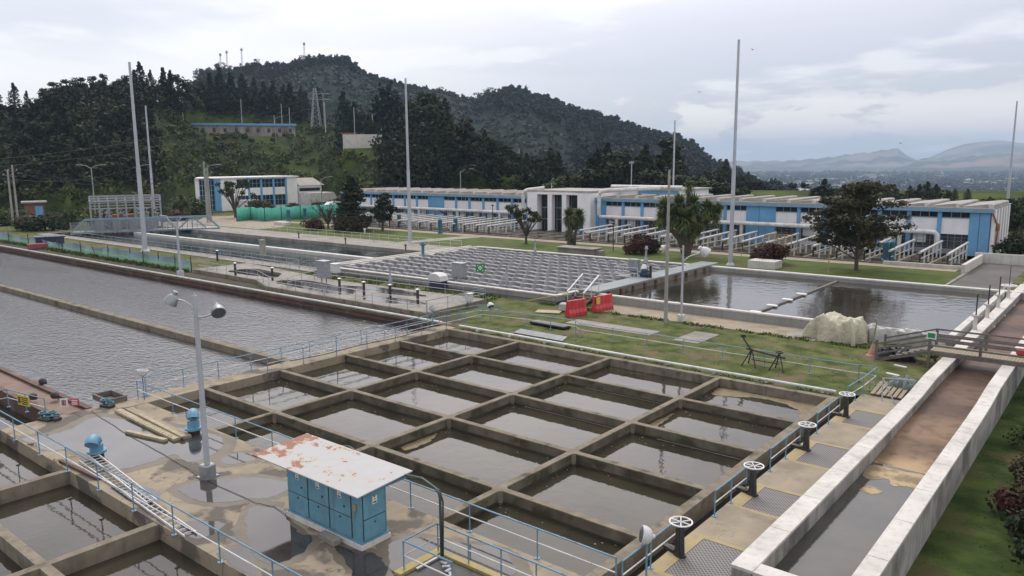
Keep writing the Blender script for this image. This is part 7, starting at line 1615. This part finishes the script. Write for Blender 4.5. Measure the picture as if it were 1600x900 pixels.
# --- woods and scrub as masses
def blob_tree(q, x, y, z, h, n, size, r, kind='round'):
    nb = 5 if kind == 'round' else 4
    for k in range(nb):
        if kind == 'round': c = (x+r.uniform(-.2, .2)*h, y+r.uniform(-.2, .2)*h, z+h*r.uniform(.42, .82)); s = h*r.uniform(.14, .24); q.append(leaf_quads(n//nb, c, (s, s, s*.9), size, .5))
        else: f = (k+.5)/nb; s = h*.14*(1.15-f); q.append(leaf_quads(n//nb, (x, y, z+h*(.25+.72*f)), (s, s, h*.16), size, .5))
SKY_A = tbl([(-600, 110), (-30, 142), (0, 148), (60, 156), (75, 142), (100, 128), (200, 115), (300, 112), (400, 118), (480, 132), (530, 150), (700, 190)])
G_SKY = tbl([(590, 220), (600, 195), (630, 172), (650, 150), (690, 148), (702, 165), (715, 200), (740, 205), (770, 215), (800, 235), (850, 244), (880, 256), (898, 276), (920, 256), (940, 240), (990, 240), (1045, 236), (1062, 262), (1110, 284), (1240, 310)])
r = random.Random(5); q = []; qf = []
for k in range(1500):
    px = r.uniform(-330, 520); r0, r1 = A_r0(px)+4, A_r1(px)-4; f = r.random(); R = r0+(r1-r0)*f
    py_lim = 236 if px < 260 else 188
    x, y = polar(px, R); z = terr(px, R); py = hzpy(px)-(z-CAM[2])/R*1207
    if px > 262 and py > 196: continue            # open scrubby slope
    if 250 < px < 480 and R < 300+max(0, min(52, (px-250)*1.1)): continue
    top = 7+7*sst(0, .6, f); h = top*r.uniform(.7, 1.2)
    h = min(h, zat(px, SKY_A(px)+r.uniform(4, 22), R)-z)
    if h < 2.5: continue
    front = f < (.52 if px < 200 else .40)+.1*math.sin(px*.05)
    blob_tree(qf if front else q, x, y, z-.5, h*(.75 if front else 1), 150, .50, r, 'round' if r.random() < (.95 if front else .8) else 'tall')
for k in range(520):
    px = r.uniform(600, 1100); R = r.uniform(206, 262) if px < 880 else r.uniform(196, 215)
    x, y = polar(px, R); z = terr(px, R); h = min(r.uniform(8, 22), zat(px, G_SKY(px)+r.uniform(0, 30), R)-z)
    if h > 3: blob_tree(q if r.random() < .8 else qf, x, y, z-.5, h, 190, .48, r, 'round' if r.random() < .6 else 'tall')
me = quads_mesh('woodland_front', qf, 'wood_front'); o = bpy.data.objects.new('woodland', me); o['kind'] = 'stuff'; o['label'] = 'lighter leafy wood on the lower slope of the left hill'; col.objects.link(o)
me = quads_mesh('woodland', q, 'wood_a'); o = bpy.data.objects.new('woodland', me); o['kind'] = 'stuff'; o['label'] = 'dense dark wood covering the left hill'; col.objects.link(o)
q = []
for k in range(900):
    px = r.uniform(1040, 1700); R = r.uniform(178, 460); x, y = polar(px, R); s = min(r.uniform(1.2, 2.8)*(1+R/600), (zat(px, 312, R)-terr(px, R))/1.3)
    if s < .8: continue
    q.append(leaf_quads(50, (x, y, terr(px, R)+s*.4), (s*1.3, s*1.3, s), .5*(1+R/600), .6))
me = quads_mesh('hedge_scrub', q, 'wood_front'); o = bpy.data.objects.new('hedge_scrub', me); o['kind'] = 'stuff'; o['label'] = 'dark scrub on the slope beyond the blue building'; col.objects.link(o)
q = []; q2 = []
for k in range(2600):
    px = r.uniform(-330, 700); r0, r1 = A_r0(px)-8, A_r1(px); R = r0+(r1-r0)*r.random(); x, y = polar(px, R); z = terr(px, R); py = hzpy(px)-(z-CAM[2])/R*1207
    if px < 262 and py < 215 and r.random() < .9: continue
    nzv = math.sin(x*.09+1)*math.sin(y*.08)+.5*math.sin(x*.21+y*.17)
    if px > 400 and nzv > .35 and r.random() < .65: continue
    if (288 < px < 468 and 317 < R < 350) or (534 < px < 608 and 255 < R < 290): continue
    s = r.uniform(.8, 2.1)*(1.5 if px < 300 else 1); c = (x, y, z+s*.35)
    (q if r.random() < .78 else q2).append(leaf_quads(46, c, (s*1.2, s*1.2, s*.9), .42, .6))
for nm, qq, mt in (('scrub', q, 'scrub'), ('dry_scrub', q2, 'scrub_brown')):
    me = quads_mesh(nm, qq, mt); o = bpy.data.objects.new(nm, me); o['kind'] = 'stuff'; o['label'] = 'bushy scrub growing over the hillside'; col.objects.link(o)
# second hill woods
q = []
def bt(px, R, h, n=90, size=1.3, kind='round'):
    x, y = polar(px, R); blob_tree(q, x, y, terr(px, R)-1, h, n, size, r, kind)
for k in range(260): px = 322+(730-322)*k/260+r.uniform(-2, 2); bt(px, r.uniform(850, 885), r.uniform(5, 9) if not 462 < px < 560 else r.uniform(7, 12), kind='round' if r.random() < .75 else 'tall')
for k in range(520): px = r.uniform(742, 1240); bt(px, r.uniform(760, 885), r.uniform(6, 11))
for k in range(420): 
    px = r.uniform(900, 1240); bt(px, r.uniform(430, 760), r.uniform(8, 15))
for k in range(260):
    px = r.uniform(700, 900); R = r.uniform(560, 760); 
    if R > 640+ (900-px)*.6: bt(px, R, r.uniform(7, 13))
for k in range(200): bt(r.uniform(322, 560), r.uniform(780, 860), r.uniform(7, 12))
for k in range(700):
    px = r.uniform(322, 1240); R = r.uniform(835, 895); x, y = polar(px, R); q.append(leaf_quads(24, (x, y, terr(px, R)+.5), (4.5, 4.5, 2.2), 1.2, .6))
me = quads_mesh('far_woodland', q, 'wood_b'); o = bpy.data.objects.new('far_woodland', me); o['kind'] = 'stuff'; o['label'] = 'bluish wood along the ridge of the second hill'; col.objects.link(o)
q = []
for k in range(2600):
    px = r.uniform(300, 960); R = r.uniform(420, 840); x, y = polar(px, R); s = r.uniform(1.5, 3.2); q.append(leaf_quads(16, (x, y, terr(px, R)+s*.3), (s*1.3, s*1.3, s), 1.3, .6))
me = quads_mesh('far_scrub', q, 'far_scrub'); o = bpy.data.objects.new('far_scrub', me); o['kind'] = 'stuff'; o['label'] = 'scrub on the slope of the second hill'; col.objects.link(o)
# ridge trees of the second hill that stand out
B_top = tbl([(322, 104), (350, 97), (365, 94), (392, 98), (410, 92), (430, 106), (446, 112), (465, 98), (480, 79), (495, 81), (507, 87), (522, 85), (540, 89), (552, 96), (566, 110), (580, 120), (600, 130), (650, 139), (700, 136), (732, 150), (757, 141), (790, 134), (810, 139), (850, 152), (900, 170), (930, 172), (960, 184), (1000, 196), (1040, 207), (1080, 224), (1110, 240)])
px = 320
while px < 1110:
    dense = px < 572 or 640 < px < 805 or px > 940
    x, y = polar(px, 868+r.uniform(-8, 6)); z = terr(px, 868)-1; h = zat(px, B_top(px)+r.uniform(-3, 7), 868)-z
    if h > 5: tree('ridge_tree', 'bluish eucalyptus on the second hill ridge', 'tree', x, y, z, h, r.choice(('eucalypt', 'eucalypt', 'round')), r.randint(1, 3), 'leaf_eucalypt', 'trees on the second hill ridge', r.uniform(.95, 1.35), .5)
    px += r.uniform(5, 9) if dense else r.uniform(12, 20)
# masts on the ridge
for px, pt_, lb in ((355, 83, 'leftmost small antenna mast on the far ridge'), (365, 79, 'second small antenna mast on the far ridge'), (388, 75, 'third thin antenna mast on the far ridge'), (484, 66, 'antenna mast on the highest wooded knoll')):
    x, y = polar(px, 880); z = terr(px, 880); z1 = zat(px, pt_, 880); t = T('antenna_mast', lb, 'mast', (x, y, z)); m = MB()
    for dx, dy in ((-1, -1), (1, -1), (0, 1)): m.tube([(x+dx, y+dy, z), (x+dx*.3, y+dy*.3, z1)], .16, 4)
    k = 0
    while z+k*3 < z1: m.bar((x-.9, y-.8, z+k*3), (x+.6, y+.5, min(z1, z+k*3+3)), .12, .12); k += 1
    part('lattice', m, 'galvanised', t); m = MB(); m.cbox((x, y, z1-2), (2.2, 1.6, 1.8)); part('antenna', m, 'lamp_grey', t)
# buildings on the near hill
def hillbox(name, cat, label, pxa, pxb, pyb, R, h, depth, mt):
    za = zat((pxa+pxb)/2, pyb, R); a, b_ = Vector((*polar(pxa, R), za)), Vector((*polar(pxb, R), za)); dv = b_-a; n = Vector((-dv.y, dv.x, 0)).normalized()
    if n.dot(Vector((CAM[0], CAM[1], za))-a) > 0: n = -n
    t = T(name, label, cat, tuple(a)); c = (a+b_)/2+n*depth/2; rz = math.atan2(dv.y, dv.x)
    m = MB(); m.cbox((c.x, c.y, za+h/2-1), (dv.length, depth, h+2), rz); part('wall', m, mt, t)
    return t, a, b_, n, c, rz, dv.length, za
t, a, b_, n, c, rz, ln_, za = hillbox('hill_shed', 'shed', 'long shed with a bright blue roof edge and stained walls on the hillside', 294, 464, 210, 335, 3.5, 8, mat('stained_wall', (.36, .34, .31), (.20, .185, .165), .5, .9, c3=(.07, .065, .06), c3scale=.35, c3lo=.54, c3hi=.62, coord='World', streak=.8, stretch=(1, 1, .35)))
m = MB(); m.cbox((c.x, c.y, za+3.9), (ln_+1, 9, .85), rz); part('roof', m, 'facade_blue', t)
m = MB()
for k in range(10): q_ = a.lerp(b_, (k+.5)/10)-n*.05; m.cbox((q_.x, q_.y, za+1.6), (1.2, .1, 1.6), rz)
part('window', m, 'dark_interior', t)
m = MB(); q_ = a.lerp(b_, .03)-n*.5-Vector((2.5, 1, 0)); m.cbox((q_.x, q_.y, za+1.9), (5.5, 6, .6), rz); part('lower_roof', m, 'facade_blue', t); m = MB(); m.cbox((q_.x, q_.y, za+.3), (5, 5.4, 2.6), rz); part('lower_wall', m, 'wall_concrete', t)
t, a, b_, n, c, rz, ln_, za = hillbox('brick_house', 'house', 'small brick house with a low roof among dark trees on the hill', 537, 558, 219, 284, 2.5, 5, 'brick')
m = MB(); m.cbox((c.x, c.y, za+2.4), (ln_+1, 6, .35), rz); part('roof', m, 'orange_metal', t)
t, a, b_, n, c, rz, ln_, za = hillbox('retaining_wall', 'wall', 'stained white retaining wall below the brick house on the hill', 537, 606, 227, 268, 3.6, 3, 'white_wash')
m = MB(); q_ = a.lerp(b_, .93)+n; m.cbox((q_.x, q_.y, za+4.6), (1.6, 1.4, 2.6), rz, bev=.2); part('tank', m, 'lamp_grey', t)
q = []
for k in range(60):
    px = r.choice((r.uniform(285, 470), r.uniform(530, 610))); R = r.uniform(321, 328) if px < 500 else r.uniform(258, 264); x, y = polar(px, R); zg = terr(px, R); s = r.uniform(.5, 1.1); q.append(leaf_quads(60, (x, y, zg+s*.5), (s*1.3, s*1.3, s), .4, .55))
me = quads_mesh('hill_shrubs', q, 'scrub'); o = bpy.data.objects.new('hill_shrubs', me); o['kind'] = 'stuff'; o['label'] = 'shrubs growing along the foot of the hill buildings'; col.objects.link(o)
# thin white poles by the shed
for px, pt_, pb, lb in ((291, 158, 195, 'thin pale pole at the left end of the blue roofed hill shed'), (382, 155, 195, 'thin pale pole behind the middle of the blue roofed hill shed'), (444, 162, 196, 'thin pole near the right end of the hill shed'), (456, 168, 196, 'thin pole at the right end of the hill shed'), (556, 168, 222, 'pale pole in front of the brick house'), (584, 178, 215, 'pale pole beside the small tank above the white retaining wall'), (511, 160, 190, 'pale pole right of the lattice pylon'), (432, 180, 224, 'leaning pale pole on the scrubby slope')):
    R = 336 if px < 500 else 282; x, y = polar(px, R); z0 = zat(px, pb+8, R); z1 = zat(px, pt_, R); t = T('thin_mast', lb, 'mast', (x, y, z0)); m = MB(); m.tube([(x, y, z0-2), (x, y, z1)], [.16, .12], 6); part('shaft', m, 'pole_paint', t, True)
R = 348; px = 497; x, y = polar(px, R); z0 = terr(px, R); t = T('lattice_pylon', 'pale lattice power pylon with wide arms in front of the dark hill trees', 'pylon', (x, y, z0)); z1 = zat(px, 138, R); m = MB(); u = Vector((RT[0], RT[1], 0)); v_ = Vector((-RT[1], RT[0], 0)); C0 = Vector((x, y, 0)); H_ = z1-z0
def leg(sx, sy, f): w_ = 2.0*(1-f)+.45*f; return C0+u*w_*sx+v_*w_*sy+Vector((0, 0, z0+H_*f))
for sx in (-1, 1):
    for sy in (-1, 1): m.bar(leg(sx, sy, 0), leg(sx, sy, 1), .16, .16)
for k in range(9):
    f0, f1 = k/9, (k+1)/9
    for (p_, q_) in (((-1, -1), (1, -1)), ((1, -1), (1, 1)), ((-1, 1), (-1, -1))): m.bar(leg(*p_, f0), leg(*q_, f1), .1, .1); m.bar(leg(*q_, f0), leg(*p_, f1), .1, .1); m.bar(leg(*p_, f1), leg(*q_, f1), .08, .08)
part('tower', m, 'galvanised', t); m = MB()
for f in (.72, .86): m.bar(C0-u*.5+Vector((0, 0, z0+H_*f)), C0+u*6.2+Vector((0, 0, z0+H_*f)), .22, .22); m.bar(C0+u*6.2+Vector((0, 0, z0+H_*f)), C0+Vector((0, 0, z0+H_*f+1.3)), .12, .12); m.bar(C0-u*2.5+Vector((0, 0, z0+H_*f)), C0+Vector((0, 0, z0+H_*f+1.0)), .12, .12)
m.bar(C0+u*3.4+Vector((0, 0, z0)), C0+u*3.4+Vector((0, 0, z0+H_*.86)), .2, .2); part('arms', m, 'galvanised', t)
# overhead wires across the left hill
for k, (pa, pb_) in enumerate((((-20, 262, 200), (497, 165, 290)), ((-20, 250, 200), (497, 150, 290)), ((18, 262, 200), (322, 262, 192)), ((18, 268, 200), (322, 270, 192)), ((-20, 275, 200), (240, 250, 230)))):
    A_ = Vector((*polar(pa[0], pa[2]), zat(*pa))); B_ = Vector((*polar(pb_[0], pb_[2]), zat(*pb_))); m = MB(); m.tube([A_.lerp(B_, s_/16)-Vector((0, 0, 3.0*4*(s_/16)*(1-s_/16))) for s_ in range(17)], .035, 4)
    single('overhead_wire', m, 'black_iron', 'thin dark overhead wire strung across the foot of the left hill', 'cable', 'overhead wires')

# valley: hedgerows, houses, greenhouses
q = []
for k in range(1300):
    px = r.uniform(1080, 1750); R = 1400*(4.0**r.random()); x, y = polar(px, R); L_ = r.uniform(30, 160); a = r.choice((.3, 1.87, .35, 1.8))
    for j in range(6):
        s = r.uniform(5, 10)*(R/2500)**.3; q.append(leaf_quads(10, (x+L_*j/6*math.cos(a), y+L_*j/6*math.sin(a), -72+s*.5), (s*1.2, s*1.2, s*.8), s*.5, .6))
me = quads_mesh('valley_trees', q, 'wood_a'); o = bpy.data.objects.new('valley_trees', me); o['kind'] = 'stuff'; o['label'] = 'bluish lines of trees across the distant valley'; col.objects.link(o)
hm = MB(); hm.box(-.5, -.5, 0, .5, .5, .75); me_h = hm.mesh('wall', 'facade_white'); hm = MB(); hm.extr([(-.55, .75), (.55, .75), (0, 1.05)], -.55, .55, 'y'); me_r = hm.mesh('roof', 'roof_grey')
for k in range(110):
    if k < 92:
        px = r.choice((r.uniform(1120, 1300), r.uniform(1180, 1420), r.uniform(1380, 1640))); R = 2000*(3.0**r.random()); x, y = polar(px, R); sx, sy, sz = r.uniform(10, 26), r.uniform(10, 16), r.uniform(5, 8)
        lb = 'pale little house among the fields of the distant valley'; gg = 'houses in the distant valley'
    else:
        px = r.choice((r.uniform(1190, 1320), r.uniform(1480, 1620), 1240, 1268)); R = r.uniform(1500, 3600); x, y = polar(px, R); sx, sy, sz = r.uniform(60, 130), r.uniform(30, 60), r.uniform(7, 10)
        lb = 'long white greenhouse or warehouse in the distant valley'; gg = 'long white sheds in the distant valley'
    t = T('house' if k < 92 else 'warehouse', lb, 'house' if k < 92 else 'warehouse', (x, y, -72.2), gg); t.rotation_euler = (0, 0, r.uniform(-.3, .3)-YAW*0); t.scale = (sx, sy, sz)
    for nm, mm in (('wall', me_h), ('roof', me_r)): o = bpy.data.objects.new(nm, mm); o.parent = t; col.objects.link(o)
# grass tufts close to the camera
q = []
def tufts(n, x0, x1, y0, y1, zf, s):
    P3 = np.stack([rng.uniform(x0, x1, n), rng.uniform(y0, y1, n)], axis=1)
    keep = (np.sin(P3[:, 0]*1.1+2)*np.sin(P3[:, 1]*.9)+.5*np.sin(P3[:, 0]*2.7+P3[:, 1]*1.9)) > -.35; P3 = P3[keep]; n = len(P3)
    z = np.array([zf(a, b) for a, b in P3]); a = rng.uniform(0, 6.28, n); h = s*(.4+rng.random(n)); w_ = s*(.25+.35*rng.random(n)); lx, ly = rng.normal(size=n)*.4*s, rng.normal(size=n)*.4*s
    c, s2 = np.cos(a)*w_, np.sin(a)*w_; x, y = P3[:, 0], P3[:, 1]
    return np.stack([np.stack([x-c, y-s2, z], 1), np.stack([x+c, y+s2, z], 1), np.stack([x+c*.5+lx, y+s2*.5+ly, z+h], 1), np.stack([x-c*.5+lx, y-s2*.5+ly, z+h*.9], 1)], axis=1)
lowz = lambda a, b: -1.36-.55*(a-29.3)/60.7 + (max(0, b-30)/45*1.15)
q = [tufts(16000, 29.6, 48, -6, 50, lowz, .055), tufts(7000, -8, 25, 21.0, 34.2, lambda a, b: -.16, .07), tufts(1500, -8.4, 25, 33.8, 34.6, lambda a, b: -.12, .14), tufts(1800, -6.5, 22, 20.95, 22.2, lambda a, b: -.18, .12), tufts(2500, -43, -13, 31.3, 34.8, lambda a, b: -.12, .16), tufts(2500, -125, -56, 24.2, 25.3, lambda a, b: -.1, .3)]
MATS['tuft'] = leafmat('tuft', (.055, .085, .016), (.10, .13, .035), .5, 0, 'World')
me = quads_mesh('grass_tufts', q, 'tuft'); o = bpy.data.objects.new('grass_tufts', me); o['kind'] = 'stuff'; o['label'] = 'short grass tufts on the banks round the basins'; col.objects.link(o)
for i, (px, py, s, lf) in enumerate(((1590, 745, 1.8, 'leaf_brown'), (1580, 800, 2.0, 'leaf_red'), (1598, 860, 2.2, 'leaf_dark'), (1595, 690, 1.6, 'leaf_mid'), (1575, 838, 1.2, 'leaf_brown'))):
    p = at(px, py, -1.1); tree('verge_bush', ['brownish bush at the right edge, highest of the weedy clump', 'reddish weedy bush at the right edge beside the white flume', 'dark leafy bush in the bottom right corner', 'green bush at the right edge below the footbridge', 'low brown weeds at the foot of the reddish bush bottom right'][i], 'bush', p[0]+.8, p[1], -1.25, s, 'bush', i+1, lf, None, 1.0, .9)
# birds
for px, py, R, lb in ((1169, 78, 120, 'small dark bird flying just right of the tallest mast'), (1090, 144, 130, 'small dark bird in the sky above the second hill end'), (1405, 224, 160, 'small dark bird above the distant mountain peak')):
    x, y = polar(px, R); z = zat(px, py, R); m = MB(); u = Vector((RT[0], RT[1], 0)); v_ = Vector((-RT[1], RT[0], 0)); c = Vector((x, y, z))
    m.tube([c-v_*.3, c-v_*.1, c+v_*.15, c+v_*.32], [.01, .07, .06, .01], 6)
    for sg in (-1, 1): m.add([c-v_*.1, c+v_*.12, c+u*sg*.32+Vector((0, 0, .16))+v_*.08, c+u*sg*.62+Vector((0, 0, .05))-v_*.1, c+u*sg*.3+Vector((0, 0, .15))-v_*.12, c-v_*.1+Vector((0, 0, .02))], [(0, 1, 2, 4), (4, 2, 3)])
    single('bird', m, 'black_iron', lb, 'bird')

# haze
m = MB(); m.box(-14500, -9000, -82, 9000, 15500, 400)
hm_ = bpy.data.materials.new('haze'); hm_.use_nodes = True; nt = hm_.node_tree; nt.nodes.clear(); o_ = nt.nodes.new('ShaderNodeOutputMaterial'); pv = nt.nodes.new('ShaderNodeVolumePrincipled'); pv.inputs['Color'].default_value = (.56, .75, 1.0, 1); pv.inputs['Density'].default_value = 0.00012; pv.inputs['Anisotropy'].default_value = 0.1
nt.links.new(pv.outputs[0], o_.inputs['Volume']); hm_.cycles.homogeneous_volume = True; MATS['haze'] = hm_
hz_o = struct('haze', m, 'haze', kind='stuff', label='thin blue haze softening the far hills')

# ------------------------------------------------------------------ labels: tell look-alikes apart by where they stand
ORD = ['leftmost', 'second', 'third', 'fourth', 'fifth', 'sixth', 'seventh', 'eighth', 'ninth', 'tenth', 'eleventh', 'twelfth', 'thirteenth', 'fourteenth', 'fifteenth', 'sixteenth', 'seventeenth', 'eighteenth', 'nineteenth', 'twentieth', 'twenty-first', 'twenty-second', 'twenty-third', 'twenty-fourth']
def col_of(o): d = Vector(o.location)-Vector(CAM); return 800+F*(d.dot(Vector(RT)))/max(1, d.dot(Vector(FW)))
tops = [o for o in sc.objects if o.parent is None and o.get('label')]
for o in tops:
    px = col_of(o); g = o.get('group'); l = o['label']
    if g == G2:
        z = 'on the slope behind the left wing' if px < 700 else 'behind the left wing nearer the portal' if px < 790 else 'just left behind the entrance portal' if px < 890 else 'right behind the entrance portal' if px < 1000 else 'behind the roof right of the portal'
        o['label'] = l.replace('in the group behind the blue building', z)
    if g == G3 and (px < 1262 or px > 1560):
        k = l.split(' tree')[0].split(' conifer')[0]; o['label'] = k+(' tree on the knoll ending the second hill' if px < 1262 else ' tree at the right edge past the building end')
from collections import defaultdict
gs = defaultdict(list)
for o in tops: gs[o['label']].append(o)
for l, os_ in gs.items():
    if len(os_) < 2 or 'valley' in l or 'wire' in l or 'second hill ridge' in l: continue
    os_.sort(key=col_of)
    for k, o in enumerate(os_):
        if k < len(ORD): o['label'] = (ORD[k]+(' ' if k == 0 else ' from the left: ')+l) if k else 'leftmost '+l
